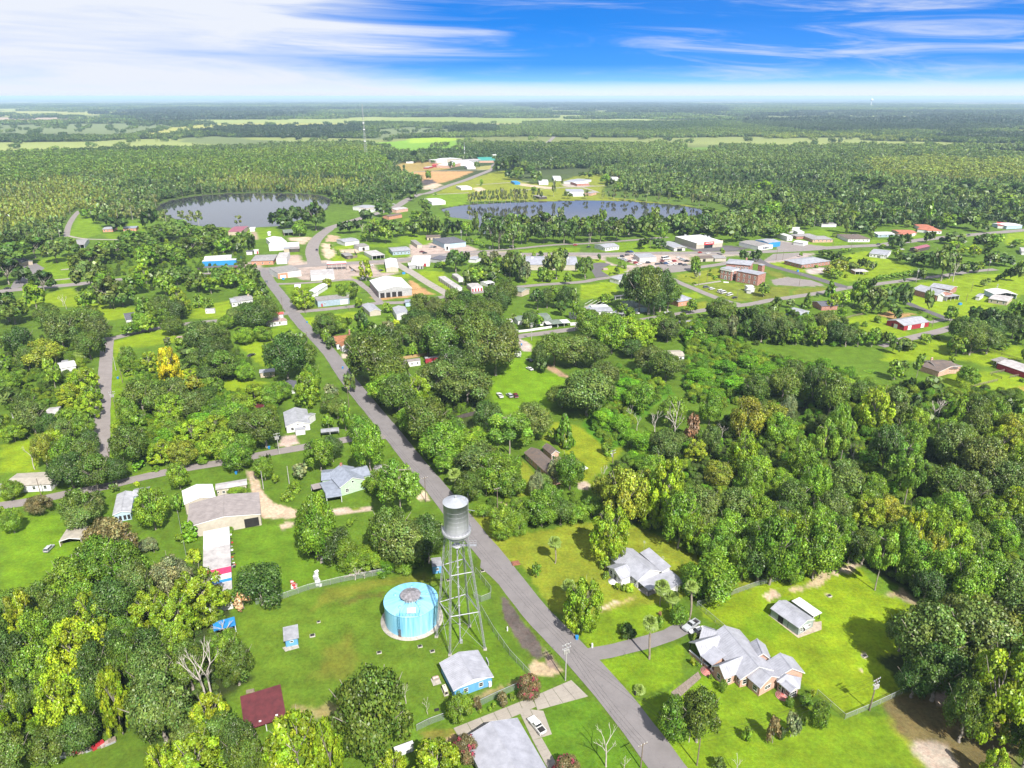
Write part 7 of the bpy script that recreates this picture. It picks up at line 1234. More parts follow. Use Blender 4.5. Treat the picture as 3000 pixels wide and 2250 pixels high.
# two storey courthouse
def courthouse():
 b=[bl('L',(1815,642),(1965,672),(2030,640),8.6,0.01,'u','silver','brick','flat',over=0.35,trim=False),
       bl('L',(1880,582),(2212,612),(2350,560),9.4,1.8,'u','silver','brick','hip',over=0.6),
       bl('M',(-190,680),(95,735),(260,715),8.4,0.02,'u','silver','brick','flat',over=0.25),
       bl('M',(90,600),(148,612),(150,595),7.6,0.02,'u','silver','brick','flat',over=0.2)]
 r,fr=house('brick_courthouse','two storey red brick courthouse with white cornices and silver roof','courthouse',b,short='brick courthouse')
 for f in fr[:1]:
  for k,n in (('f',3),('r',2),('l',3)):
   for i in range(n):
    for z in (1.2,4.9): opening(r,f,k,(i+0.5)/n,1.1,z,2.0,mullion=2,fw=0.22)
  opening(r,f,'f',0.5,1.5,0.1,2.8,'door',mullion=0,fw=0.3)
  for k in 'fr':      # white cornice below the eaves
   p,d,n,Ln=side(f,k);mb=MB();q=[p-d*0.3+UP(7.3),p+d*(Ln+0.3)+UP(7.3),p+d*(Ln+0.3)+UP(8.55),p-d*0.3+UP(8.55)];mb.hexa([v+n*0.005 for v in q],[v+n*0.30 for v in q]);mb.build('cornice',M_TRIM,r,r.location)
 for k,n in (('f',4),('l',3)):
  for i in range(n):
   opening(r,fr[2],k,(i+0.5)/n,1.0,1.2,1.9,mullion=2,fw=0.2);opening(r,fr[2],k,(i+0.5)/n,1.0,4.8,1.9,mullion=2,fw=0.2)
 for i in range(5): opening(r,fr[1],'f',0.45+0.11*i,1.0,6.0,1.6,mullion=2,fw=0.2)
 mb=MB();c=g('L',2135,690);mb.box((c.x,c.y,5.5),(1.2,1.0,12.4));mb.build('chimney',WM['brick'],r,r.location)
 mb=MB();c=g('L',2105,800);mb.box((c.x,c.y,3.6),(2.6,2.2,7.2));mb.build('stair_tower',M_TRIM,r,r.location)
 mb=MB();c=g('L',1890,830);mb.box((c.x,c.y,0.2),(4,2,0.4),rz=-0.3);mb.build('entrance_steps',M_TRIM,r,r.location)
courthouse()
r,fr=house('white_kiosk','small white two tier kiosk on the courthouse lawn','kiosk',[bl('L',(2150,925),(2212,935),(2240,900),2.6,0.4,'u','white','white'),bl('M',(-45,890),(45,888),(40,862),3.8,0.4,'u','white','white')],short='white kiosk')
# sheet L north side
r,fr=house('discount_store','broad pale discount store with a red sign board above the entrance','store',[bl('L',(1228,235),(1508,322),(1815,285),5.4,0.01,'u','white','cream','flat',over=0.05)],short='discount store')
f=fr[0];p,d,n,Ln=side(f,'r');R0=r.location
def face(a,b,z0,z1,m,nm_,dep=0.12):
 mb=MB();q=[p+d*Ln*a+UP(z0),p+d*Ln*b+UP(z0),p+d*Ln*b+UP(z1),p+d*Ln*a+UP(z1)];mb.hexa([v+n*0.006 for v in q],[v+n*dep for v in q]);return mb.build(nm_,m,r,R0)
face(0.0,1.0,3.4,6.2,mat('cream parapet',(0.70,0.63,0.50),0.7,0,0.06,1),'parapet',0.25);sg=face(0.28,0.66,3.3,6.0,mat('red sign board',(0.60,0.02,0.035),0.5,0,0.05,1),'sign_board',0.40);face(0.30,0.62,0.05,2.9,M_GLASS,'entrance_glazing',0.05)
for i in range(10): 
 a=0.335+0.03*i;face(a,a+0.020,4.3,5.3 if i%3 else 5.1,M_TRIM,'sign_letter',0.44)
for x,y in((1360,225),(1620,232),(1665,245)): mb=MB();c=g('L',x,y,5.5);mb.box((c.x,c.y,6.2),(2.2,1.6,1.2));mb.build('roof_unit',M_STEEL,r,R0)
r,fr=house('low_gable_shop','grey roofed low brick shop with dark glazed gable','shop',[bl('L',(1058,315),(1210,385),(1320,352),3.2,1.3,'u','silver','block',over=0.8)],short='low gabled shop')
bay(r,fr[0],'r',0.5,5,2.6,M_GLASS)
r,fr=house('white_arcade_house','small white building with arched porch and grey roof','building',[bl('L',(322,382),(512,360),(440,310),3.2,1.4,'u','silver','white',over=0.4,win='f5@0.9x1.5 l2')],short='white porch building')
r,fr=house('car_dealer_office','low pale office with flat metal roof among parked cars','office',[bl('L',(690,458),(768,510),(968,487),3.8,0.02,'u','silver','block','flat',over=0.1)],short='car lot office')
house('brown_flat_shop','low brown roofed building with cream bays by the highway','building',[bl('L',(1545,520),(1760,512),(1700,478),3.0,0.4,'u','brown','cream',over=0.3,bays=(('f',0.3,2.6,2.4),)),bl('L',(1745,520),(1900,515),(1850,472),2.9,0.5,'u','greysh','cream')],short='low brown roofed building')
# sheet K
r,fr=house('bank_building','charcoal hipped roof bank with a white portal','bank',[bl('K',(290,262),(445,330),(735,300),4.6,2.2,'u','dark','pale blue','hip',over=0.5,win='f5@0.8x1.1')],short='charcoal roofed bank')
c=g('K',490,412);mb=MB();mb.box((c.x,c.y,2.9),(4.6,1.0,5.8),rz=-0.05);mb.build('portal',M_TRIM,r,r.location)
mb=MB();mb.box((c.x,c.y-0.53,2.1),(2.0,0.06,3.2),rz=-0.05);mb.build('portal_door',M_GLASS,r,r.location)
house('brown_garage','brown roofed tan garage behind the bank','garage',[bl('K',(220,245),(405,238),(340,212),3.0,0.5,'u','brown','tan',bays=(('f',0.2,1.6,2.2),('f',0.5,1.6,2.2)))],short='tan garage')
house('flat_storage','long low storage block with dark flat roof','storage block',[bl('K',(10,282),(95,345),(165,340),3.2,0.02,'u','gravel','cream','flat',over=0.05)],short='long low storage block')
r,fr=house('white_shop','white flat roofed shop with dark red door','shop',[bl('K',(20,565),(260,562),(250,482),4.0,0.02,'u','white','white','flat',over=0.1)],short='white flat shop')
bay(r,fr[0],'f',0.72,2.6,2.6,WM['red'])
house('grey_white_shed','grey walled shed with white roof before the white shop','shed',[bl('K',(-15,610),(95,605),(70,570),3.0,0.6,'u','white','grey'),bl('K',(85,612),(182,610),(160,575),3.0,0.5,'u','white','grey',bays=(('f',0.3,0.9,2.2),('f',0.75,0.9,2.2)))],short='grey shed with white roof')
house('dark_hip_house','dark hipped roof house tucked behind trees','house',[bl('K',(255,520),(410,540),(380,478),3.2,1.5,'u','dark','grey','hip'),bl('K',(370,510),(500,520),(490,470),3.4,0.4,'u','gravel','grey')],short='dark hipped house')
for i,(p1,p2,p3,lab) in enumerate((((372,758),(592,905),(660,880),'long row of storage units with red doors on the grass'),((548,722),(632,778),(690,765),'second row of red doored storage units behind trees'),((738,850),(800,900),(912,858),'short row of red doored storage units under the trees'))):
 r,fr=house('storage_units',lab,'storage units',[bl('K',p1,p2,p3,3.0,0.3,'u','flat','white',over=0.1)],short=lab[:28])
 for k in range(9 if i==0 else 5): bay(r,fr[0],'f',(k+0.5)/(9 if i==0 else 5),1.25,2.3,WM['red'],'roller_door')
 if i==2:
  for k in range(4): bay(r,fr[0],'r',(k+0.5)/4,1.2,2.3,WM['red'],'roller_door')
r,fr=house('long_silver_hall','long hall with pale blue grey roof and cream wall behind trees','hall',[bl('K',(1470,600),(2180,604),(2120,492),4.6,2.2,'u','lav','cream',over=0.3)],short='long silver hall')
for s_ in (0.17,0.83): mb=MB();c=P3(fr[0],fr[0].L*s_,fr[0].W*0.5,6.8);mb.box((c.x,c.y,7.0),(2.0,1.6,0.8));mb.build('roof_vent',M_TRIM,r,r.location)
house('green_workshop','green roofed workshop peeping between oaks','workshop',[bl('K',(1450,955),(1560,915),(1440,860),3.6,1.0,'v','green','tan')],short='green roofed workshop')
house('blue_end_house','grey roofed house with a bright blue end wall between oaks','house',[bl('K',(860,535),(755,525),(750,480),3.0,0.5,'u','silver','white')],short='silver roof between trees')
carport('boat_shelter','small white boat shelter beside trees','K',(1005,850),(1100,830),(1080,790),2.2,0.5,'white','u','white',('f',))
# sheet J
r,fr=house('fire_station','large white roofed hall with four open bays and red side wall','fire station',[bl('J',(1805,945),(2245,905),(2075,770),5.2,2.4,'v','white','grey',over=0.2)],short='white roofed hall')
for i in range(4): bay(r,fr[0],'f',0.11+0.175*i,3.1,3.7)
p,d,n,Ln=side(fr[0],'l'); 
for i in range(7): bay(r,fr[0],'l',0.07+0.143*i,1.6,3.8,WM['red'],'red_panel',z0=0.4)
r,fr=house('white_hall','long white roofed low hall beside a parking lot','hall',[bl('J',(1905,645),(2068,638),(1890,530),3.4,1.2,'v','white','cream',over=0.15)],short='long white roofed hall')
house('tan_office','tan hip roofed office with white front columns','office',[bl('J',(1725,490),(1895,472),(1790,408),3.3,1.1,'u','flat','white','hip',over=0.5,open=('f',))],short='tan roofed office')
house('blue_roof_office','long grey blue roofed office with dark windows','office',[bl('J',(1985,432),(2230,415),(2190,362),3.4,0.8,'u','silver','slate',over=0.6,win='f5')],short='long grey blue office')
house('silver_shop','silver roofed white shop with garage bay by the highway bend','shop',[bl('J',(1370,310),(1565,285),(1520,240),3.6,0.8,'u','silver','white'),bl('J',(1480,335),(1550,370),(1640,330),3.8,0.4,'u','gravel','white','flat',bays=(('r',0.45,2.4,2.8),))],short='silver roofed shop')
house('fenced_kiosk','small grey hut inside a timber fence near the gas station','hut',[bl('J',(1380,490),(1480,480),(1465,435),2.8,0.4,'u','gravel','dark')],short='fenced hut')
r,fr=house('gas_canopy','fuel station canopy with red edged white roof','fuel canopy',[bl('J',(1140,600),(1392,588),(1380,565),5.2,0.02,'u','white','white','flat',over=0.05,open=('f','b','l','r'),thick=0.9)],short='fuel station canopy')
p,d,n,Ln=side(fr[0],'f');mb=MB();q=[p+UP(5.3),p+d*Ln+UP(5.3),p+d*Ln+UP(5.85),p+UP(5.85)];mb.hexa([v+n*0.06 for v in q],[v+n*0.12 for v in q]);mb.build('red_fascia',M_RED,r,r.location)
r,fr=house('flat_white_store','white store with stained flat roof by the fuel canopy','store',[bl('J',(925,740),(1235,722),(1195,655),4.2,0.02,'u','flat','white','flat',over=0.05)],short='flat roofed white store')
r,fr=house('brick_white_shop','flat grey roofed shop, half brick and half white','shop',[bl('J',(500,712),(805,672),(720,600),4.6,0.02,'u','gravel','white','flat',over=0.05)],short='half brick shop')
p,d,n,Ln=side(fr[0],'f');mb=MB();q=[p+UP(0.0),p+d*Ln*0.42+UP(0.0),p+d*Ln*0.42+UP(4.3),p+UP(4.3)];mb.hexa([v+n*0.005 for v in q],[v+n*0.08 for v in q]);mb.build('brick_front',WM['orangebrick'],r,r.location); 
mb=MB();q=[p+d*Ln*0.09+UP(0.05),p+d*Ln*0.33+UP(0.05),p+d*Ln*0.33+UP(2.6),p+d*Ln*0.09+UP(2.6)];mb.hexa([v+n*0.085 for v in q],[v+n*0.12 for v in q]);mb.build('shop_window',M_TRIM,r,r.location)
bay(r,fr[0],'f',0.72,4.0,2.6,M_DOORW,'roller_door')
r,fr=house('slate_blue_store','long slate blue building with white garage door','building',[bl('J',(1015,1075),(1430,1030),(1400,975),4.2,0.3,'u','gravel','slate','flat',over=0.1)],short='slate blue building')
bay(r,fr[0],'f',0.83,5.2,3.3,M_TRIM,'roller_door');bay(r,fr[0],'f',0.13,1.0,2.2,M_RED,'door');opening(r,fr[0],'f',0.22,1.4,1.6,0.7,mullion=2)
house('white_cross_house','white house with cross gabled roof behind the bright tree','house',[bl('J',(720,905),(800,900),(830,850),3.0,1.2,'u','white','white'),bl('J',(870,960),(985,965),(880,850),3.0,1.2,'v','white','white'),bl('J',(965,965),(1030,960),(1010,940),2.6,0.1,'u','white','white','flat')],short='white cross gabled house')
r,fr=house('white_office','tall white flat roofed office by the highway','office',[bl('J',(478,520),(618,515),(590,440),5.0,0.02,'u','flat','white','flat',over=0.1)],short='tall white office')
p,d,n,Ln=side(fr[0],'f');bay(r,fr[0],'f',0.6,3.4,1.1,M_INK,'window_band',z0=0.8) 
r,fr=house('brick_bank','grey hipped roof brick office with white portico','office',[bl('J',(150,555),(450,545),(400,470),3.6,1.9,'u','greysh','orangebrick','hip',over=0.5,win='f3')],short='grey hipped brick office')
house('white_warehouse','white warehouse pair with long low roofs at the highway bend','warehouse',[bl('J',(385,365),(780,345),(775,305),4.2,0.6,'u','white','white',over=0.1),bl('J',(410,318),(620,300),(580,240),4.4,1.6,'v','white','white',over=0.1),bl('J',(572,395),(655,392),(640,358),3.2,0.1,'u','silver','tan','flat'),bl('J',(655,398),(785,392),(775,362),3.0,0.1,'u','oldtin','dark','flat')],short='white warehouse pair')
house('green_roof_hut','green roofed small house by the lake road','house',[bl('J',(580,190),(705,182),(680,140),3.0,1.2,'u','green','brick',open=('f',))],short='green roofed hut by the lake')
house('lake_shed','white shed on the lake shore lawn','shed',[bl('J',(135,138),(208,135),(205,112),2.8,0.3,'u','white','white')]);house('small_lake_shed','tiny white gabled shed on the lake lawn','shed',[bl('J',(365,190),(412,188),(405,172),2.8,0.6,'v','white','white')])
house('tank_shed','white shed beside a white trailer near the highway','shed',[bl('J',(88,432),(175,428),(165,412),3.0,0.2,'u','dark','white')]);house('white_red_trailer','white trailer with a red door near the highway','trailer',[bl('J',(188,415),(258,410),(250,400),3.4,0.2,'u','white','white',bays=(('f',0.7,1.4,2.4,M_RED),))])
r,fr=house('cream_gable_hall','cream walled gabled hall with silver roof at the cross street','hall',[bl('J',(1690,1215),(1845,1195),(1700,1115),3.0,1.4,'v','silver','cream',over=0.3)],short='cream gabled hall')
r,fr=house('tall_white_garage','white garage with an open dark bay beside oaks','garage',[bl('J',(2040,1250),(2212,1235),(2060,1150),3.8,1.1,'v','silver','white',over=0.2)],short='white garage with dark bay')
bay(r,fr[0],'f',0.72,2.6,3.0)
house('blue_roof_shed','grey blue shed at the cross street under oaks','shed',[bl('J',(2150,1090),(2260,1085),(2230,1050),3.0,0.5,'u','bluegrey','pale blue')])
# sheet O: blue fuel station and lakeside houses
r,fr=house('blue_store','fuel station store with bright blue fascia and white roof','store',[bl('O',(1575,668),(1975,650),(1960,635),4.2,0.02,'u','white','blue','flat',over=0.1),bl('O',(1598,640),(1920,620),(1900,590),4.6,0.3,'u','white','white',over=0.1)],short='blue fascia store')
carport('blue_canopy','dark decked fuel canopy before the blue fascia store','O',(1590,745),(1990,728),(1975,712),4.6,0.02,'dark','u','blue',('f','b','l','r'))
house('purple_roof_house','dull purple roofed house on the lake shore','house',[bl('O',(1880,320),(2050,316),(2030,255),3.6,0.9,'u','purple','tan',over=0.2)],short='purple roofed lake house')
for i,(p1,p2,p3,rf,lab) in enumerate((((398,290),(525,286),(510,258),'silver','brick house with silver roof, left of two on the far lawn'),((640,282),(800,275),(790,250),'bluegrey','brick house with blue grey roof, right of two on the far lawn'))):
 house('lawn_house',lab,'house',[bl('O',p1,p2,p3,3.0,0.8,'u',rf,'orangebrick',win='f3')],short=lab[:31])
house('dark_gable_house','dark roofed white gabled house near lake shore trees','house',[bl('O',(990,325),(1120,318),(1110,285),3.0,1.2,'u','dark','white',win='f2')],short='dark gabled house')
house('grey_porch_house','grey roofed house with white porch posts at far left','house',[bl('O',(30,480),(190,470),(190,405),3.4,1.0,'u','greysh','white',open=('f',))],short='grey porch house');house('brown_gable_house','dark brown hipped roof among oaks at far left','house',[bl('O',(405,500),(510,490),(505,448),3.2,0.8,'u','brown','tan')])
house('dark_edge_house','dark roofed house at the left road junction','house',[bl('G',(65,1015),(140,1040),(140,1005),3.0,0.8,'u','dark','tan')],short='dark roofed house at the left')
# beyond the lakes
for t,p1,p2,p3,h,rs,rf,wl,lab,nm_ in (('P',(950,850),(1132,838),(1095,792),4.2,0.9,'white','white','white roofed pavilion on the lakeside lawn','pavilion'),('P',(1330,668),(1475,662),(1455,632),3.2,0.5,'white','white','white concession building in the lakeside park','building'),('P',(395,1040),(568,1010),(540,990),3.6,1.0,'brown','orangebrick','brown hipped brick house by the lake road','house'),
 ('P',(490,955),(645,930),(620,900),3.6,1.0,'flat','pinkbrick','pale roofed house beside the lake road','house'),('P',(100,930),(245,905),(225,860),4.0,0.8,'silver','white','grey roofed house under oaks at the lake road','house'),('P',(0,940),(190,945),(170,915),3.6,0.4,'tan','white','long tan roofed shed at the lake road','shed'),
 ('P',(910,300),(1000,310),(1060,258),6,1.5,'white','cream','tall white school hall beyond the park','hall'),('P',(1010,310),(1105,312),(1060,270),6,2.0,'white','white','white gabled school block beyond the park','school'),('P',(1010,372),(1170,378),(1130,325),5,1.0,'white','pinkbrick','long white roofed school wing beyond the park','school'),('P',(1280,350),(1500,345),(1480,305),5,0.6,'white','white','broad white plant building at the bend','plant'),('P',(1370,315),(1600,300),(1560,285),5,0.5,'flat','grey','low grey roofed shed beyond the white plant','shed'),('P',(1410,400),(1520,398),(1500,372),3.5,0.4,'white','white','small white office below the white plant','office'),('P',(1565,312),(1800,310),(1740,265),4.5,1.5,'teal','pinkbrick','teal green roofed building at the bend','building'),('P',(1620,250),(1900,240),(1880,218),5,0.8,'white','cream','long white factory roof at the bend','factory'),('P',(1945,250),(2045,262),(2030,238),5,0.5,'white','cream','small white factory block at the far right of the bend','factory'),
 ('P',(615,325),(712,325),(700,292),3.6,0.6,'white','white','white house on the sandy far lot','house'),('P',(765,235),(845,240),(840,205),3.6,1.0,'white','white','white house behind trees at the far field','house'),('P',(1120,265),(1190,265),(1180,240),3.6,1.0,'white','white','white house at the edge of the bright field','house'),('P',(840,400),(900,402),(895,385),2.6,0.2,'flat','red','red freight box on the sandy lot','freight box'),('P',(950,372),(1010,372),(1000,352),4,0.5,'red','red','dark red barn beyond the sandy lot','barn'),('P',(2025,600),(2100,598),(2095,572),3.0,0.3,'blue','blue','bright blue container in the park','container'),
 ('P',(455,600),(540,600),(520,500),5,0.4,'white','white','white shed walls among pines at the clay lot','shed'),('P',(640,600),(800,560),(790,500),5,0.4,'white','white','long white shed behind pines at the clay lot','shed'),('P',(480,650),(580,640),(570,610),4,0.3,'flat','tan','small tan shed below the pines','shed'),
 ('Q',(290,385),(395,385),(370,355),4,1.0,'white','white','white house with gable in the lakeside lawn','house'),('Q',(450,345),(535,345),(525,315),3.6,0.8,'white','white','white house behind the lakeside drive','house'),('Q',(555,375),(700,385),(660,340),3.6,0.7,'silver','white','long silver roofed house at the lakeside drive','house'),('Q',(700,400),(838,395),(820,372),3.6,0.5,'white','brick','white roofed brick house at the lakeside drive','house'),('Q',(590,485),(780,485),(760,455),3.6,0.8,'silver','white','wide pale roofed house on the lake shore','house'),('Q',(660,515),(780,512),(770,490),3.0,0.4,'white','white','low white porch house on the lake shore','house'),('Q',(850,505),(915,490),(900,470),3.4,1.0,'greysh','pinkbrick','grey roofed house at the end of the lake drive','house'),('Q',(305,545),(380,540),(375,515),3,0.2,'gravel','dark','dark boathouse on the lake shore','boathouse'),('Q',(1190,325),(1350,315),(1330,292),3.6,0.8,'silver','orangebrick','silver roofed brick house across the lake','house'),('Q',(1085,345),(1155,345),(1140,325),3.2,0.7,'white','white','small white house across the lake','house'),('Q',(1130,240),(1230,245),(1210,215),4,1.6,'dark','brick','dark barn roof in the far woods','barn'),('Q',(690,122),(725,120),(720,112),3.5,0.5,'white','white','white roof in the far woods','house'),
 ('I',(640,432),(680,430),(672,422),3.5,0.5,'white','white','white roof in the woods at right','house'),('I',(520,542),(552,540),(548,532),3.5,0.5,'white','white','tiny white roof in the woods right of the lake','house'),('I',(690,815),(745,840),(735,815),3,0.3,'white','white','white cabin behind the highway trees','cabin'),('I',(900,790),(1000,790),(990,775),3,0.4,'greysh','white','pale house deep in shade by the woods','house'),('I',(1440,862),(1510,845),(1490,828),3,0.6,'tile','white','rust roofed cottage at the highway','house'),
 ('G',(30,750),(105,740),(95,715),4,1.0,'white','white','white house in the far left woods','house'),('G',(1680,408),(1705,404),(1700,396),4,0.5,'white','white','white roof in the pine woods','house'),('G',(935,292),(955,290),(950,282),5,0.5,'white','white','white tank roof in the far left woods','tank')):
 try: house(nm_ if nm_ in('house','school') else nm_.replace(' ','_')+'_building',lab,nm_,[bl(t,p1,p2,p3,h,rs,'u',rf,wl,over=0.2,trim=False)],short=lab)
 except Exception as ex: print('skip',lab,ex)
# ================================================================ WATER TOWER, TANK
M_GALV=mat('silver tank paint',(0.47,0.48,0.51),0.42,0.25,0.10,0.9,streak=True);M_LEG=mat('galvanised lattice',(0.42,0.43,0.46),0.5,0.25,0.12,1.5)
def water_tower():
 L4=[g('Z',678,1380),g('Z',795,1540),g('Z',1100,1490),g('Z',965,1290)];c=sum(L4,Vector())/4;c.z=0
 rt=thing('water_tower','tall silver water tower on four lattice legs beside the road','water tower',(c.x,c.y,0),short='silver water tower')
 Rt=3.05;zb,zt=34.9,43.2;rel=[p-c for p in L4]
 tops=[]
 for p in rel: d=Vector((p.x,p.y,0)).normalized();tops.append(d*(Rt-0.15)+UP(zb-0.1))
 def lattice(p,q,w,name):
  mb=MB();d=(q-p).normalized();a=d.cross(Vector((p.y,-p.x,0.1))).normalized();b=d.cross(a)
  for s in (-1,1):
   for t in (-1,1): mb.tube(p+a*w*s+b*w*t,q+a*w*s+b*w*t,0.055,n=4,cap=False)
  n=34; 
  for i in range(n):
   p0=p+(q-p)*(i/n);p1=p+(q-p)*((i+1)/n);k=1 if i%2 else -1
   for s in (-1,1): mb.tube(p0+a*w*k+b*w*s,p1-a*w*k+b*w*s,0.028,n=3,cap=False);mb.tube(p0+a*w*s+b*w*k,p1+a*w*s-b*w*k,0.028,n=3,cap=False)
  o=mb.build(name,M_LEG,rt);f=MB();f.box((p.x,p.y,0.15),(0.9,0.9,0.3));f.build('footing',M_SLAB,o);return o
 for p,q in zip(rel,tops): lattice(Vector((p.x,p.y,0)),q,0.18,'leg')
 lev=[0,0.34,0.685,1.0];P=lambda i,f:Vector((rel[i].x,rel[i].y,0))*(1-f)+tops[i]*f
 for k in (1,2):
  for i in range(4): mb=MB();mb.tube(P(i,lev[k]),P((i+1)%4,lev[k]),0.13,n=8);mb.build('strut',M_LEG,rt)
 for k in range(3):
  for i in range(4):
   j=(i+1)%4
   for a,b in ((P(i,lev[k]),P(j,lev[k+1])),(P(j,lev[k]),P(i,lev[k+1]))): mb=MB();mb.tube(a,b,0.045,n=5);mb.build('tie_rod',M_LEG,rt)
 mb=MB();mb.tube((0,0,0),(0,0,zb-2.8),0.2,n=12);r_=mb.build('riser_pipe',M_LEG,rt)
 for z in (6,12,18,24): mb=MB();mb.lathe((0,0,z),[(0.22,-.2),(0.33,-.15),(0.33,.15),(0.22,.2)],12);mb.build('pipe_flange',M_LEG,r_)
 mb=MB();mb.box((0.3,-0.4,0.5),(0.7,0.6,1.0));mb.build('valve_box',M_STEEL,r_)
 mb=MB();prof=[(0.25,zb-3.1)]+[(Rt*math.sin(t),zb-2.8*math.cos(t)) for t in np.linspace(0.15,math.pi/2,10)]
 mb.lathe((0,0,0),prof,48);mb.build('bowl',M_GALV,rt)
 mb=MB();mb.lathe((0,0,0),[(Rt,zb),(Rt,zt),(Rt+0.12,zt),(Rt+0.12,zt+0.08)],48);sh=mb.build('tank_shell',M_GALV,rt)
 for z in np.linspace(zb+1.7,zt-1.7,5): mb=MB();mb.lathe((0,0,z),[(Rt+0.004,-.03),(Rt+0.012,-.02),(Rt+0.012,.02),(Rt+0.004,.03)],48);mb.build('plate_seam',M_GALV,sh)
 mb=MB();mb.lathe((0,0,0),[(Rt+0.12,zt+0.08),(Rt*0.5,zt+0.75),(0.35,zt+1.15),(0.0,zt+1.2)],48);ro=mb.build('roof',mat('silver roof paint',(0.42,0.44,0.48),0.45,0.2,0.08,0.6),rt)
 mb=MB();mb.tube((0.1,0,zt+1.1),(0.1,0,zt+1.7),0.3,n=12);mb.build('finial',M_GALV,ro)
 mb=MB();mb.box((Rt*0.62,0.3,zt+0.75),(1.0,0.9,0.35));mb.build('hatch',M_GALV,ro)
 mb=MB();mb.lathe((0,0,0),[(Rt+0.01,zb+0.30),(Rt+0.62,zb+0.30),(Rt+0.62,zb+0.36),(Rt+0.01,zb+0.36)],48);bal=mb.build('balcony',M_LEG,rt)
 mb=MB();mb.lathe((0,0,0),[(Rt+0.62,zb-0.15),(Rt+0.65,zb+0.36)],48);mb.build('balcony_skirt',M_GALV,bal)
 mb=MB()
 for i in range(24): t=2*math.pi*i/24;p=Vector(((Rt+0.6)*math.cos(t),(Rt+0.6)*math.sin(t),zb+0.36));mb.tube(p,p+UP(1.1),0.03,n=4)
 for z in (0.55,1.1):
  for i in range(48): a,b=2*math.pi*i/48,2*math.pi*(i+1)/48;mb.tube(((Rt+.6)*math.cos(a),(Rt+.6)*math.sin(a),zb+.36+z),((Rt+.6)*math.cos(b),(Rt+.6)*math.sin(b),zb+.36+z),0.025,n=3,cap=False)
 mb.build('railing',M_LEG,bal)
 mb=MB();d=Vector((0.95,-0.3,0)).normalized();s=Vector((-d.y,d.x,0))
 for k in (-.25,.25): mb.tube(d*(Rt+.2)+s*k+UP(zb+.4),d*(Rt+.2)+s*k+UP(zt+.9),0.035,n=4)
 for i in range(34): z=zb+.6+i*.32;mb.tube(d*(Rt+.2)+s*-.25+UP(z),d*(Rt+.2)+s*.25+UP(z),0.02,n=3)
 mb.build('ladder',M_LEG,rt)
 mb=MB();mb.tube(d*(Rt+.1)+UP(zt-1.6),d*(Rt+1.9)+UP(zt-1.6),0.07,n=6);mb.build('overflow_pipe',M_LEG,rt)
 pl=MB();e=Vector((1,0,0));z=zb-4.4;pl.lathe((0,0,z),[(0.3,0),(1.25,0),(1.25,.08),(0.3,.08)],20);pl.box((2.6,0.2,z+.04),(4.6,0.9,0.08));o=pl.build('catwalk',M_LEG,rt)
 mb=MB()
 for y in (-.22,.62):
  for zz in (.55,1.1): mb.tube((0.9,y,z+zz),(4.9,y,z+zz),0.03,n=4)
  for x in np.linspace(0.9,4.9,6): mb.tube((x,y,z),(x,y,z+1.1),0.03,n=4)
 mb.build('catwalk_rail',M_LEG,o)
water_tower()
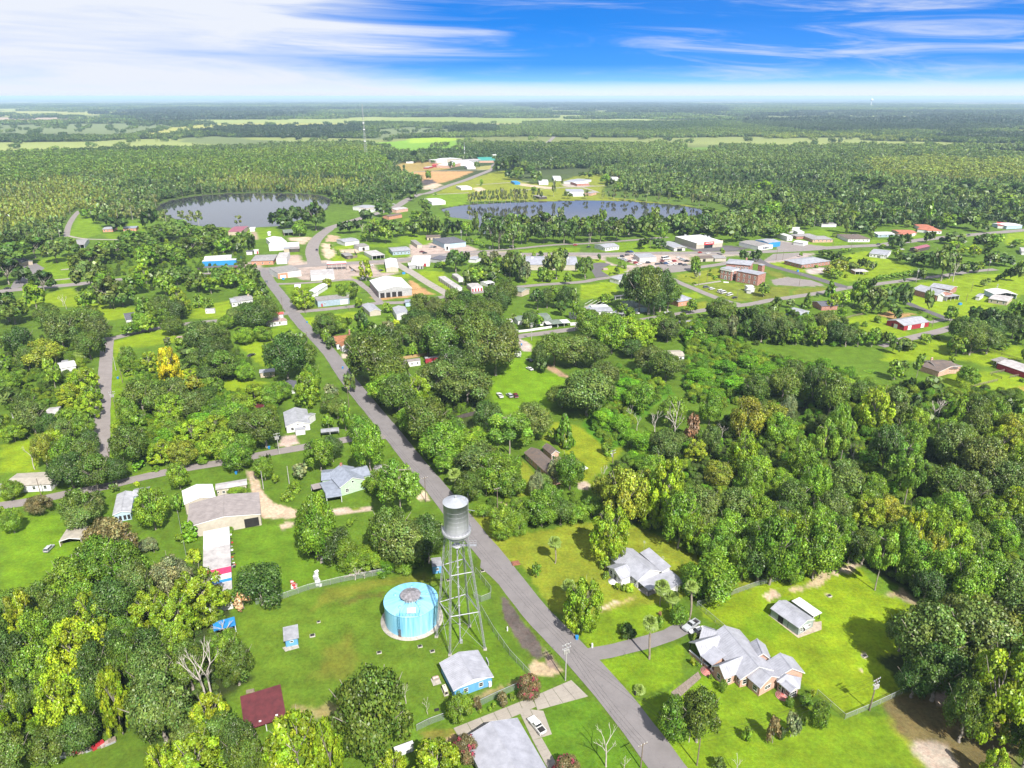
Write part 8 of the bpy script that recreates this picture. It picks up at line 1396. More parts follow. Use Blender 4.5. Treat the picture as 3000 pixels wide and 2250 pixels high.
def blue_tank():
 m,N,L=nm('streaked blue tank paint');o=N.new('ShaderNodeOutputMaterial');b=N.new('ShaderNodeBsdfPrincipled');L.new(b.outputs[0],o.inputs[0]);b.inputs['Roughness'].default_value=0.45
 tc=N.new('ShaderNodeTexCoord');mp=N.new('ShaderNodeMapping');mp.inputs['Scale'].default_value=(1.6,1.6,0.10);n=N.new('ShaderNodeTexNoise');n.inputs['Scale'].default_value=1.2;n.inputs['Detail'].default_value=7;L.new(tc.outputs['Object'],mp.inputs[0]);L.new(mp.outputs[0],n.inputs[0])
 cr=N.new('ShaderNodeValToRGB');L.new(n.outputs[0],cr.inputs[0]);e=cr.color_ramp.elements;e[0].position=0.35;e[0].color=(0.12,0.34,0.52,1);e[1].position=0.62;e[1].color=(0.22,0.46,0.60,1);k=e.new(0.75);k.color=(0.32,0.52,0.63,1);L.new(cr.outputs[0],b.inputs[0])
 c=g('Z',466,1225);rt=thing('storage_tank','big round sky blue water tank with vented roof on a concrete ring','tank',(c.x,c.y,0),short='round blue tank')
 Rk=7.35;hk=6.7;mb=MB();mb.lathe((0,0,0),[(0,0.02),(Rk+1.3,0.02),(Rk+1.3,0.16),(0,0.16)],64);mb.build('concrete_ring',M_SLAB,rt)
 mb=MB();mb.lathe((0,0,0),[(Rk,0.16),(Rk,hk)],72);sh=mb.build('shell',m,rt)
 mb=MB();mb.lathe((0,0,hk),[(Rk+.06,-.12),(Rk+.10,-.10),(Rk+.10,.06),(Rk+.02,.08)],72);mb.build('rim',m,rt)
 m2,N,L=nm('blue tank roof');o=N.new('ShaderNodeOutputMaterial');b=N.new('ShaderNodeBsdfPrincipled');L.new(b.outputs[0],o.inputs[0]);b.inputs['Roughness'].default_value=0.45
 # sooty streaks run out from the vent along the slope
 tc=N.new('ShaderNodeTexCoord');sp=N.new('ShaderNodeSeparateXYZ');L.new(tc.outputs['Object'],sp.inputs[0])
 def M(op,a,b_=None):
  q=N.new('ShaderNodeMath');q.operation=op
  for i,v in enumerate((a,b_)):
   if v is None: continue
   if isinstance(v,(int,float)): q.inputs[i].default_value=v
   else: L.new(v,q.inputs[i])
  return q.outputs[0]
 an=M('ARCTAN2',sp.outputs[1],sp.outputs[0]);ra=M('SQRT',M('ADD',M('MULTIPLY',sp.outputs[0],sp.outputs[0]),M('MULTIPLY',sp.outputs[1],sp.outputs[1])))
 cb=N.new('ShaderNodeCombineXYZ');L.new(M('MULTIPLY',M('SINE',an),5.0),cb.inputs[0]);L.new(M('MULTIPLY',M('COSINE',an),5.0),cb.inputs[1]);L.new(M('MULTIPLY',ra,0.12),cb.inputs[2])
 n=N.new('ShaderNodeTexNoise');n.inputs['Scale'].default_value=1.3;n.inputs['Detail'].default_value=6;L.new(cb.outputs[0],n.inputs[0])
 st=N.new('ShaderNodeMapRange');L.new(M('ADD',M('MULTIPLY',n.outputs[0],2.6),M('MULTIPLY',ra,-0.42)),st.inputs[0]);st.inputs[1].default_value=0.0;st.inputs[2].default_value=0.55
 mx=N.new('ShaderNodeMix');mx.data_type='RGBA';L.new(st.outputs[0],mx.inputs[0]);mx.inputs[7].default_value=(0.03,0.07,0.11,1)
 cr=N.new('ShaderNodeValToRGB');L.new(n.outputs[0],cr.inputs[0]);e=cr.color_ramp.elements;e[0].position=0.4;e[0].color=(0.20,0.44,0.58,1);e[1].position=0.7;e[1].color=(0.13,0.36,0.54,1);L.new(cr.outputs[0],mx.inputs[6]);L.new(mx.outputs[2],b.inputs[0])
 mb=MB();mb.lathe((0,0,hk),[(Rk+.02,.08),(Rk*.6,.55),(2.6,.85),(0,.95)],72);ro=mb.build('roof',m2,rt)
 V=mat('weathered aluminium',(0.36,0.34,0.36),0.5,0.3,0.25,1.2)
 mb=MB();mb.lathe((0,0,hk),[(2.45,.82),(2.45,1.75)],40);mb.build('vent_screen',mat('vent mesh',(0.35,0.36,0.36),0.6,0.2,0.3,6),ro)
 mb=MB()
 for i in range(20): t=2*math.pi*i/20;mb.tube((2.5*math.cos(t),2.5*math.sin(t),hk+.8),(2.5*math.cos(t),2.5*math.sin(t),hk+1.8),0.05,n=4)
 mb.build('vent_bars',M_TRIM,ro)
 for i in range(16):
  a,b_=2*math.pi*i/16,2*math.pi*(i+1)/16-.02;mb=MB();z=hk+1.8
  mb.add([(0.3*math.cos(a),0.3*math.sin(a),z+.75),(2.9*math.cos(a),2.9*math.sin(a),z),(2.9*math.cos(b_),2.9*math.sin(b_),z),(0.3*math.cos(b_),0.3*math.sin(b_),z+.75)],[(0,1,2,3)]);mb.build('vent_panel',V,ro)
 mb=MB();mb.lathe((0,0,hk),[(0.32,2.55),(0.32,2.66),(0,2.68)],12);mb.build('vent_cap',V,ro)
 for i in range(5):
  t=0.4+1.25*i;mb=MB();mb.lathe((4.6*math.cos(t),4.6*math.sin(t),hk+.55),[(0.38,0),(0.38,.28),(0,.3)],14);mb.build('roof_hatch',m,ro)
 d=Vector((-0.31,-0.95,0)).normalized();s=Vector((-d.y,d.x,0))
 mb=MB()
 for k in (-.28,.28): mb.tube(d*(Rk+.25)+s*k+UP(.6),d*(Rk+.25)+s*k+UP(hk+1.2),0.05,n=5)
 for i in range(20): mb.tube(d*(Rk+.25)+s*-.28+UP(.8+.32*i),d*(Rk+.25)+s*.28+UP(.8+.32*i),0.025,n=3)
 for z in (2.8,3.9,5.0,6.1):
  for i in range(8): a,b_=math.pi*i/8,math.pi*(i+1)/8;mb.tube(d*(Rk+.25+.6*math.sin(a))+s*(.42*math.cos(a))+UP(z),d*(Rk+.25+.6*math.sin(b_))+s*(.42*math.cos(b_))+UP(z),0.03,n=3)
 mb.build('caged_ladder',mat('dark blue paint',(0.05,0.25,0.42),0.5),rt)
 mb=MB();c0=d*(Rk+.2);mb.box((c0.x,c0.y,1.4),(0.85,0.10,2.5),rz=math.atan2(s.y,s.x));mb.build('ladder_guard',mat('rusty steel plate',(0.16,0.11,0.09),0.7,0,0.3,2),rt)
 e=Vector((0.16,-0.98,0)).normalized()*(Rk-2.0);mb=MB();mb.box((e.x,e.y,hk+.62),(2.3,2.0,.25),rz=0.12);mb.build('roof_platform',mat('pale hatch panel',(0.72,0.70,0.72),0.5),ro)
 mb=MB()
 for zz in (.55,1.1):
  for x0,y0,x1,y1 in ((-2.9,-1.7,2.3,-1.7),(2.3,-1.7,2.3,.4),(-2.9,-1.7,-2.9,.0)): mb.tube((e.x+x0,e.y+y0,hk+zz),(e.x+x1,e.y+y1,hk+zz),0.03,n=4)
 for x in np.linspace(-2.9,2.3,7): mb.tube((e.x+x,e.y-1.7,hk),(e.x+x,e.y-1.7,hk+1.1),0.03,n=4)
 mb.build('roof_railing',mat('dark blue paint',(0.05,0.25,0.42)),ro)
blue_tank()
# ================================================================ DRIVES AND SLABS
def slabs(label,t,quad,nu,nv,m):
 """paved strip of separate slabs between four sighted corners"""
 q=[g(t,*p) for p in quad];c=sum(q,Vector())/4;rt=thing('paved_drive',label,'driveway',(c.x,c.y,0))
 for i in range(nu):
  for j in range(nv):
   def P(a,b): return q[0]*(1-a)*(1-b)+q[1]*a*(1-b)+q[2]*a*b+q[3]*(1-a)*b
   eu,ev=0.014/nu,0.016/nv;u0,u1,v0,v1=i/nu+eu,(i+1)/nu-eu,j/nv+ev,(j+1)/nv-ev;z=0.085+random.uniform(0,.02)
   b=[P(u0,v0),P(u1,v0),P(u1,v1),P(u0,v1)];mb=MB();mb.hexa([v+UP(-.03) for v in b],[v+UP(z) for v in b]);mb.build('concrete_slab',m,rt,rt.location)
slabs('pale concrete drive of square slabs leading in from the road at the bottom','B',[(725,1402),(1235,1200),(1262,1262),(772,1480)],6,2,M_CONC);slabs('concrete apron slabs joining the drive to the road','B',[(1240,1198),(1490,1090),(1600,1195),(1270,1285)],4,3,M_CONC)
slabs('concrete parking strip under the white pickup beside the silver roof','B',[(1140,1270),(1310,1290),(1365,1440),(1240,1480)],2,4,M_CONC);slabs('narrow concrete side path along the silver roofed house','B',[(1240,1480),(1300,1465),(1400,1640),(1340,1670)],1,5,M_CONC)
slabs('brown aggregate garden walk crossing the lawn to the brick house steps','C',[(-75,1168),(-45,1225),(120,1075),(100,1035)],1,9,mat('pebble walk',(0.26,0.21,0.17),0.95,0,0.2,4))
slabs('worn brown walk across the left lawn near the courthouse','L',[(1460,860),(1490,870),(1830,820),(1815,805)],1,8,M_CONC)
# ================================================================ FENCES
M_LINK,N_,L_=nm('chain link');o_=N_.new('ShaderNodeOutputMaterial');mx_=N_.new('ShaderNodeMixShader');tr_=N_.new('ShaderNodeBsdfTransparent');pb_=N_.new('ShaderNodeBsdfPrincipled');pb_.inputs['Base Color'].default_value=(0.22,0.26,0.24,1);pb_.inputs['Roughness'].default_value=0.6;mx_.inputs[0].default_value=0.34;L_.new(tr_.outputs[0],mx_.inputs[1]);L_.new(pb_.outputs[0],mx_.inputs[2]);L_.new(mx_.outputs[0],o_.inputs[0])
def fence(label,t,pts,h,kind='link',sp=3.0,m=None,name='chain_link_fence',cat='fence'):
 P=[g(t,*p) for p in pts];o0=P[0].copy();rt=thing(name,label,cat,(o0.x,o0.y,0));m=m or M_STEEL;post=None
 pm=MB();pm.tube((0,0,0),(0,0,h+.05),0.05 if kind=='link' else .09,n=6);pme=pm.mesh('post',m)
 for a,b in zip(P[:-1],P[1:]):
  d=b-a;n=max(1,int(d.length/sp))
  for i in range(n+1): q=a+d*(i/n)-o0;link('post',pme,rt,tuple(q))
  A,B=a-o0,b-o0;w=MB()
  if kind=='link':
   w.add([A+UP(.05),B+UP(.05),B+UP(h),A+UP(h)],[(0,1,2,3)]);w.build('mesh',M_LINK,rt);r=MB();r.tube(A+UP(h),B+UP(h),0.05,n=5);r.build('top_rail',m,rt)
  elif kind=='rail':
   for z in (.35,.75,1.12)[:3]:
    r=MB();c=(A+B)/2;r.box((c.x,c.y,z*h/1.2),(d.length,.06,.16),rz=math.atan2(d.y,d.x));r.build('rail',m,rt)
  else:
   n2=max(1,min(60,int(d.length/(1.6 if d.length>30 else 0.9))))
   for i in range(n2): r=MB();c=A+(B-A)*((i+.5)/n2);r.box((c.x,c.y,h/2+.03),(d.length/n2-.04,.06,h-.06),rz=math.atan2(d.y,d.x));r.build('board',m,rt)
fence('green grey chain-link fence running along the road side of the water works','B',[(905,640),(985,780),(1090,930),(1225,1075)],2.1);fence('chain-link fence corner panels behind the water tower','B',[(870,395),(970,520),(968,560),(905,585),(860,560)],2.1)
fence('chain-link fence below the blue pump house facing the drive','B',[(885,1265),(1010,1205),(1135,1150)],2.0);fence('chain-link fence at the bottom by the big oak','B',[(490,1420),(570,1380),(665,1345)],2.0)
fence('long chain-link fence along the upper edge of the water works lawn','A',[(1660,600),(1800,575),(2000,505),(2212,455),(2340,430),(2560,390)],2.0,m=M_STEEL);fence('chain-link fence around the upper side of the bright paddock','C',[(275,770),(90,612),(300,545),(480,480),(640,440)],1.7);fence('chain-link fence at the lower right corner of the paddock','C',[(870,1185),(1050,1345),(1205,1280),(1420,1180)],1.7)
fence('thin wire fence down the left edge of the warehouse yard','b',[(60,350),(110,620),(160,860)],1.6,sp=4)
fence('white board wall along the side street at the corner house','K',[(1260,1390),(1330,1450),(1420,1478),(1560,1462),(1840,1420)],1.5,'board',m=M_TRIM,name='white_wall');fence('white wall panel right of the white carport','K',[(2085,1390),(2212,1380)],2.0,'board',m=M_TRIM,name='white_wall')
fence('black board fence behind the oaks below the paddock','E',[(720,740),(800,715),(905,690)],2.0,'board',m=WM['dark'],name='dark_fence');fence('tan board fence behind the white mobile home','c',[(440,255),(640,222),(820,190)],1.8,'board',m=mat('tan boards',(0.45,0.30,0.14),0.8),name='board_fence');fence('grey board fence behind the oaks near the orange roofed house','c',[(450,85),(540,75),(680,50)],1.8,'board',m=M_WOOD,name='board_fence');fence('short dark fence in front of the orange roofed house','c',[(-10,155),(85,140)],1.5,'board',m=M_WOOD,name='board_fence')
fence('brown rail fence left of the red barn','M',[(1200,1310),(1330,1270),(1480,1245)],1.3,'rail',m=M_WOOD,name='rail_fence');fence('grey rail fence curving below the brick farmhouse','d',[(700,515),(850,475),(1020,435)],1.4,'rail',m=M_WOOD,name='rail_fence');fence('dark rail fence behind the stable paddock','d',[(700,190),(800,175),(930,150),(1060,190),(1200,235),(1290,260)],1.4,'rail',m=M_WOOD,name='rail_fence');fence('rail pen before the long red stable','d',[(955,370),(1060,350),(1135,330),(1130,345)],1.4,'rail',m=M_WOOD,name='rail_fence');fence('short dark pen fence near the stable','d',[(965,385),(1060,415)],1.4,'rail',m=WM['dark'],name='rail_fence');fence('grey pen fence at the right picture edge','d',[(1135,405),(1240,385)],1.4,'rail',m=M_WOOD,name='rail_fence');fence('timber screen fence around the fenced hut','J',[(1370,450),(1410,530),(1535,505),(1500,440)],2.2,'board',m=M_WOOD,name='board_fence');fence('low timber fence between the parking lots','J',[(1430,640),(1520,700),(1590,700)],1.6,'board',m=M_WOOD,name='board_fence')
# ================================================================ VEHICLES
PAINT={'white':(0.78,0.78,0.77),'silver':(0.45,0.47,0.50),'black':(0.02,0.02,0.024),'red':(0.45,0.02,0.03),'maroon':(0.16,0.015,0.03),'blue':(0.03,0.10,0.28),'grey':(0.16,0.17,0.18),'dark':(0.035,0.045,0.07)}
def paint(c): return mat('car paint '+c,PAINT[c],0.25,0.1,0.02,1,spec=0.6)
M_TYRE=mat('tyre',(0.02,0.02,0.02),0.9);M_RIM=mat('wheel rim',(0.5,0.5,0.52),0.35,0.6);M_LAMP=mat('headlight glass',(0.7,0.7,0.68),0.15);M_TAIL=mat('tail light',(0.4,0.01,0.01),0.3)
VM={}
def vmeshes(kind,c):
 if (kind,c) in VM: return VM[kind,c]
 B=paint(c);L,Wd={'pickup':(5.6,1.95),'sedan':(4.7,1.8),'suv':(4.8,1.9),'van':(5.8,2.0),'camper':(7.0,2.4)}[kind];w=Wd/2;mb=MB()
 def prof(p,w0,w1=None):
  w1=w1 or w0;n=len(p);vs=[(x,-(w0 if z<1.0 else w1),z) for x,z in p]+[(x,(w0 if z<1.0 else w1),z) for x,z in p];mb.add(vs,[tuple(range(n)),tuple(range(2*n-1,n-1,-1))]+[(i,n+i,n+(i+1)%n,(i+1)%n) for i in range(n)])
 h=L/2;gl=[]
 if kind=='pickup':
  prof([(-h,.45),(h-.1,.45),(h,.7),(h-.05,.98),(.75,1.12),(-.85,1.14),(-.85,.72),(-h,.72)],w)
  for y in (-w+.06,w-.06): mb.box((-h/2-.42,y,.95),(h-.85,.12,.46))
  mb.box((-h+.06,0,.95),(.12,Wd,.46));cab=(-.85,.75,.25,-.65,1.13,1.78)
 elif kind=='sedan': prof([(-h,.38),(h,.38),(h+.02,.68),(1.05,.92),(-1.45,.98),(-h,.9)],w);cab=(-1.6,1.15,.35,-.95,.93,1.42)
 elif kind=='suv': prof([(-h,.42),(h,.42),(h+.02,.78),(1.15,1.02),(-h+.05,1.05)],w);cab=(-h+.08,1.25,.55,-h+.35,1.0,1.76)
 elif kind=='van': prof([(-h,.42),(h,.42),(h+.02,.85),(1.9,1.15),(-h,1.15)],w);cab=(-h+.03,2.1,1.4,-h+.08,1.12,2.15)
 else: prof([(-h,.7),(h,.7),(h,2.2),(h-.5,3.1),(-h,3.1)],w);cab=None
 out=[('body',mb.mesh('body',B),(0,0,0))]
 if cab:
  xr,xf,tf,tr,z0,z1=cab;g_=MB();wt=w*.78;g_.hexa([(xr,-w*.95,z0),(xf,-w*.95,z0),(xf,w*.95,z0),(xr,w*.95,z0)],[(tr,-wt,z1-.06),(tf,-wt,z1-.06),(tf,wt,z1-.06),(tr,wt,z1-.06)]);out.append(('windows',g_.mesh('windows',M_GLASS),(0,0,0)))
  r=MB();r.hexa([(tr-.03,-wt-.02,z1-.06),(tf+.04,-wt-.02,z1-.06),(tf+.04,wt+.02,z1-.06),(tr-.03,wt+.02,z1-.06)],[(tr+.1,-wt+.1,z1),(tf-.1,-wt+.1,z1),(tf-.1,wt-.1,z1),(tr+.1,wt-.1,z1)])
  for y in (-1,1):
   for k in (0.0,0.42,0.78,1.0): a=Vector((xr+(xf-xr)*k,y*w*.955,z0));b=Vector((tr+(tf-tr)*k,y*(wt+.01),z1-.05));r.tube(a,b,0.045,n=4)
  out.append(('cab_roof',r.mesh('cab_roof',B),(0,0,0)))
 if kind=='pickup': q=MB();q.box((-h/2-.42,0,.75),(h-.97,Wd-.24,.06));out.append(('bed_liner',q.mesh('bed_liner',M_DARKIN),(0,0,0)))
 t=MB();t.tube((0,-.12,0),(0,.12,0),.36,n=14);t.tube((0,-.13,0),(0,.13,0),.21,n=10,mi=1);tm=t.mesh('wheel',[M_TYRE,M_RIM])
 for x in (-h*.62,h*.62):
  for y in (-w+.09,w-.09): out.append(('wheel',tm,(x,y,.36)))
 q=MB();q.box((0,0,0),(.08,.36,.16));hm=q.mesh('headlight',M_LAMP);q=MB();q.box((0,0,0),(.06,.2,.22));t2=q.mesh('tail_light',M_TAIL)
 for y in (-w+.28,w-.28): out.append(('headlight',hm,(h-.01,y,.76)));out.append(('tail_light',t2,(-h-.01,y,.78)))
 q=MB();q.box((0,0,.51),(.1,Wd*.9,.16));b_=q.mesh('bumper',M_STEEL);out.append(('bumper',b_,(h+.03,0,0)));out.append(('bumper',b_,(-h-.04,0,0)))
 VM[kind,c]=out;return out
CATV={'pickup':'pickup truck','sedan':'car','suv':'car','van':'van','camper':'camper'}
def car(kind,c,t,a,b,label,group=None,z=0.08,s=1.0):
 A,B=g(t,*a),g(t,*b);m=(A+B)/2;rt=thing(CATV[kind].replace(' ','_') if kind!='suv' else 'parked_car',label,CATV[kind],(m.x,m.y,z),group,rz=math.atan2(B.y-A.y,B.x-A.x));rt.scale=(s,s,s)
 for n,me,l in vmeshes(kind,c): link(n,me,rt,l)
car('pickup','white','B',(1310,1450),(1225,1345),'white pickup truck parked on the concrete strip at the bottom',s=.95);car('pickup','silver','C',(95,720),(10,775),'silver pickup truck on the drive above the brick house');car('sedan','white','C',(135,770),(55,795),'white car beside the brick house, next to the silver pickup')
car('suv','silver','A',(315,250),(325,240),'small dark silver car alone on the left lawn',s=.8);car('suv','white','b',(820,435),(670,462),'pale suv inside the open bay of the cream warehouse',s=1.0)
for c,k,a,b,l in (('white','pickup',(1045,600),(1010,560),'white pickup, left of three parked on the middle lawn'),('silver','suv',(1108,595),(1072,565),'silver car, middle of three parked on the middle lawn'),('maroon','suv',(1142,598),(1115,562),'dark red car, right of three parked on the middle lawn')): car(k,c,'E',a,b,l)
car('sedan','dark','E',(1240,360),(1200,340),'dark car in the shade beside the oaks near the camper');car('sedan','white','E',(1238,415),(1204,397),'white boat-like car on the lawn beside the oaks');car('camper','white','E',(1090,318),(1158,325),'white camper with black details below the mossy oaks')
car('sedan','black','D',(1620,320),(1640,312),'dark car on the lawn beside the left thicket');car('sedan','grey','J',(350,810),(372,850),'grey car driving on the main road near the highway');car('pickup','dark','J',(1015,430),(1005,405),'dark pickup driving on the highway bend')
car('sedan','white','L',(690,1225),(765,1245),'white car beside the green roofed pale house');car('pickup','white','L',(1085,1240),(1190,1232),'white pickup parked by the giant oak on the lower street')
for i,(k,c,a,b,l) in enumerate((('suv','grey',(1585,905),(1680,895),'grey suv, first in the row along the courthouse lawn'),('suv','white',(1660,930),(1750,915),'white suv beside the grey suv along the courthouse lawn'),('van','white',(1760,970),(1870,945),'white van, first of three in the courthouse row'),('van','white',(1800,985),(1910,960),'white van, second of three in the courthouse row'),('van','white',(1880,1015),(1990,985),'white van, last of three in the courthouse row'),('sedan','black',(1955,1045),(2045,1025),'black car at the end of the courthouse row'))): car(k,c,'L',a,b,l)
lotc=['white','black','red','silver','white','dark','maroon','white','grey','white','silver','blue']
P_=[(510,520),(560,535),(545,500),(600,550),(640,560),(690,555),(720,585),(760,600),(820,580),(880,580),(940,640),(1000,600),(1050,590),(1110,590),(1150,575),(1165,610),(1240,600),(1300,600),(1360,610),(1270,510),(1310,535),(1380,560),(1220,560),(1340,545),(610,480),(660,440),(700,470),(620,440),(920,630),(1060,560)]
P_.sort();KC=[(('sedan','suv','pickup')[i%3],lotc[i*5%12]) for i in range(len(P_))];NM={'sedan':'car','suv':'suv','pickup':'pickup truck'}
for i,(x,y) in enumerate(P_):
 nb=' and '.join('%s %s'%(KC[j][1],NM[KC[j][0]]) for j in (i-1,i+1) if 0<=j<len(P_))
 car(KC[i][0],KC[i][1],'L',(x-38,y+6),(x+38,y-4),'%s %s on the sales lot next to %s'%(KC[i][1],NM[KC[i][0]],nb),'cars on the sales lot')
car('van','white','L',(1020,545),(1190,520),'long white van among the sales lot cars',s=1.5)
for k,c,t,a,b,l in (('sedan','red','L',(1510,455),(1590,442),'red car driving on the highway before the discount store'),('sedan','white','L',(1615,465),(1700,455),'white car driving on the highway behind the red car'),('pickup','white','L',(1430,365),(1500,350),'white pickup beside the discount store'),('sedan','red','L',(1650,375),(1680,365),'red car at the discount store entrance'),('sedan','dark','L',(80,380),(140,372),'dark car at the turning near the white porch building'),
 ('sedan','maroon','K',(135,440),(185,438),'dark red car before the charcoal roofed bank'),('sedan','black','K',(155,460),(240,448),'black car before the charcoal roofed bank'),('pickup','silver','K',(260,385),(310,365),'pale pickup on the bank parking lot'),('sedan','dark','K',(310,385),(345,370),'dark car on the bank parking lot'),('sedan','white','K',(1295,372),(1350,365),'white car on the lakeside street'),('sedan','red','K',(2125,355),(2170,350),'red car under the lakeside oaks'),('sedan','dark','K',(1520,290),(1600,280),'dark car in the shade under the lakeside oaks'),
 ('sedan','white','J',(1665,620),(1750,612),'white car at the lot behind the white hall'),('sedan','dark','J',(1820,690),(1870,675),'dark car beside the long white roofed hall'),('pickup','white','J',(1580,800),(1625,780),'white pickup beside the olive tree behind the hall'),('sedan','silver','J',(1455,690),(1490,665),'silver car on the forecourt right of the canopy'),('sedan','black','O',(1525,775),(1560,745),'black car on the blue fuel station forecourt'),('sedan','black','O',(1995,690),(2020,680),'black car beside the blue fascia store'),('sedan','red','O',(1960,745),(2015,730),'red car beside the blue fuel canopy'),
 ('pickup','white','P',(925,695),(985,690),'white pickup on the highway by the clay lot'),('sedan','white','P',(435,880),(480,885),'white car on the highway near the lake houses'),('sedan','dark','N',(1450,225),(1530,215),'dark car on the highway at the right'),('sedan','white','N',(600,410),(655,405),'white car beside the purple roofed house'),('sedan','dark','N',(300,345),(350,335),'dark car on the highway near the porch house'),('sedan','black','G',(30,1212),(70,1208),'dark car on the highway at far left'),('pickup','white','c',(855,275),(925,265),'white pickup beside the red storage shed')): car(k,c,t,a,b,l)
# ================================================================ POLES, WIRES, SMALL THINGS
M_POLE=mat('pole timber',(0.22,0.17,0.13),0.9,0,0.2,4);M_POLEG=mat('grey pole',(0.42,0.41,0.39),0.8,0,0.1,3)
TOPS={}
def pole(t,x,y,ty,label,kind='power',key=None,m=None):
 b=g(t,x,y);h=height_at(b,px(t,x,ty)[1]);rt=thing('utility_pole' if kind=='power' else 'lamp_post',label,'pole',(b.x,b.y,0));m=m or M_POLE
 q=MB();q.tube((0,0,0),(0,0,h),0.17,0.11,8);q.build('pole_shaft',m,rt)
 if kind in('power','trans'):
  for z in (h-.4,h-1.5)[:2 if kind=='trans' else 1]:
   q=MB();q.box((0,0,z),(2.5,.12,.14),rz=.5);a=q.build('crossarm',M_WOOD if kind!='trans' else M_STEEL,rt)
   q=MB()
   for s in (-1.1,-.4,.4,1.1): q.tube((s*math.cos(.5),s*math.sin(.5),z+.05),(s*math.cos(.5),s*math.sin(.5),z+.3),.06,n=6)
   q.build('insulators',M_TRIM,a)
  if kind=='trans':
   for s in (-.55,.0,.55)[:3 if h>9 else 1]: q=MB();q.tube((s*.9,s*.4-.35,h-2.7),(s*.9,s*.4-.35,h-1.7),.26,n=12);q.build('transformer',M_POLEG,rt)
 elif kind=='lamp': q=MB();q.tube((0,0,h-.15),(1.3,.2,h+.1),.05,n=5);q.box((1.5,.22,h+.1),(.6,.25,.12));q.build('lamp_head',M_POLEG,rt)
 if key: TOPS[key]=Vector((b.x,b.y,h-.1))
for a in (('B',1452,1092,852,'utility pole with white transformers at the drive entrance','trans','a'),('B',1940,1659,1500,'utility pole beside the road near the bottom edge','power','b'),('E',548,1262,1100,'utility pole on the left verge above the water tower','power','c'),('E',50,650,515,'utility pole on the left verge beside the long road bend','power','d'),('E',1012,1335,1170,'utility pole behind the trees right of the water tower','power','e'),('E',1758,1010,925,'utility pole with transformer at the wood edge','trans','f'),('C',1210,1288,1078,'brown leaning utility pole on the paddock fence','trans','g'),('C',92,1642,1468,'thin dark utility pole at the lower right lawn','plain','h'),('C',340,378,278,'utility pole with transformer standing against the woods','trans','i'),
 ('D',1810,950,815,'utility pole with transformer by the white cottage drive','trans','j'),('D',755,690,545,'utility pole with transformer on the left street verge','trans','k'),('D',752,410,320,'grey utility pole leaning on the left street','plain','l'),('D',795,490,395,'bare utility pole beside the left street','plain','m'),('D',268,1225,1110,'utility pole beside the cream bungalow','plain','n'),('D',1708,1178,1060,'bare grey pole in the yard near the warehouse','plain','o'),('D',1875,1145,1030,'second bare grey pole beside the shrubs of the yard','plain','p'),('D',705,965,905,'short leaning pole at the left street end','plain','q'),
 ('J',570,1195,1010,'utility pole at the crossroads corner','plain','r'),('J',870,1240,1020,'street lamp pole at the crossroads','lamp','s'),('J',885,1590,1470,'utility pole on the right verge of the main road','power','t'),('J',1430,1190,960,'utility pole with lamp by the slate blue building','trans','u'),('K',672,330,150,'tall grey utility pole beside the bank','trans','v'),('K',695,900,820,'utility pole before the storage units','power','w'),('K',1580,1580,1350,'white utility pole at the side street bend','trans','x'),('K',2062,660,480,'utility pole behind the long silver hall','power','y'),('K',1155,400,240,'utility pole in front of the lakeside oaks','power','z'),
 ('L',1533,870,690,'utility pole on the courthouse lawn','trans','A'),('L',1640,820,680,'flag pole before the brick courthouse','plain','B'),('L',2030,1060,920,'lamp post at the courthouse parking row','lamp','C'),('L',110,365,200,'utility pole near the white porch building','power','D'),('L',1045,470,350,'utility pole at the car sales lot','power','E'),('L',905,400,290,'utility pole at the lawn beside the highway','power','F'),('M',625,870,720,'tall pole at the forked parking lot','lamp','G'),('M',410,540,420,'lamp post at the empty parking lot','plain','H'),('M',325,540,400,'utility pole before the painted garage','power','I'),('M',1060,360,250,'utility pole at the ranch house hedge','power','J'),('M',1295,385,200,'utility pole at the highway turning','power','K'),
 ('N',810,830,650,'grey utility pole at the bend by the clipped hedge','trans','L'),('N',1735,720,530,'brown utility pole behind the lawn at right','trans','M'),('N',1840,990,850,'utility pole beside the pale blue shelter','trans','N'),('N',1020,1410,1290,'thin pole at the right end of the red barn','plain','O'),('N',690,1400,1310,'thin pole in front of the red barn','plain','P'),('N',1525,950,820,'thin pole in the wide right lawn','plain','Q'),('N',1460,1080,970,'thin pole below the right lawn path','plain','R'),('P',1335,1290,1215,'utility pole behind the bank trees','power','S'),('J',975,150,40,'utility pole by the lake trees at the highway','plain','T'),('J',1035,150,60,'lamp post by the highway near the lake','lamp','U'),('O',1260,720,640,'lamp post at the junk yard by the trees','lamp','V'),('O',1945,600,545,'thin lamp post behind the blue fascia store','plain','W'),('G',135,1175,1110,'utility pole at the left highway junction','power','X')): pole(*a[:5],kind=a[5],key=a[6],m=M_POLEG if ('grey' in a[4] or 'white' in a[4]) else None)
def wire(a,b,label):
 if a not in TOPS or b not in TOPS: return
 A,B=TOPS[a],TOPS[b];rt=thing('power_line',label,'power line',tuple(A))
 for k in (-.9,0,.9):
  d=B-A;s=Vector((-d.y,d.x,0)).normalized()*k;q=MB();n=10;pts=[A+d*(i/n)+s-UP(1.0+d.length*.012)*(4*(i/n)*(1-i/n)) for i in range(n+1)]
  for p0,p1 in zip(pts[:-1],pts[1:]): q.tube(p0-A,p1-A,0.022,n=3,cap=False)
  q.build('wire',M_DARKIN,rt)
for a,b,l in (('a','b','power wires along the road at the bottom'),('a','c','power wires along the road past the water tower'),('c','d','power wires along the middle of the main road'),('d','r','power wires along the upper main road'),('a','h','power wires crossing the road to the lower right lawn'),('g','h','power wires over the lower right lawn'),('u','w','power wires along the cross street to the storage units'),('w','y','power wires between storage units and the silver hall'),('j','k','power wires along the cross street on the left')): wire(a,b,l)
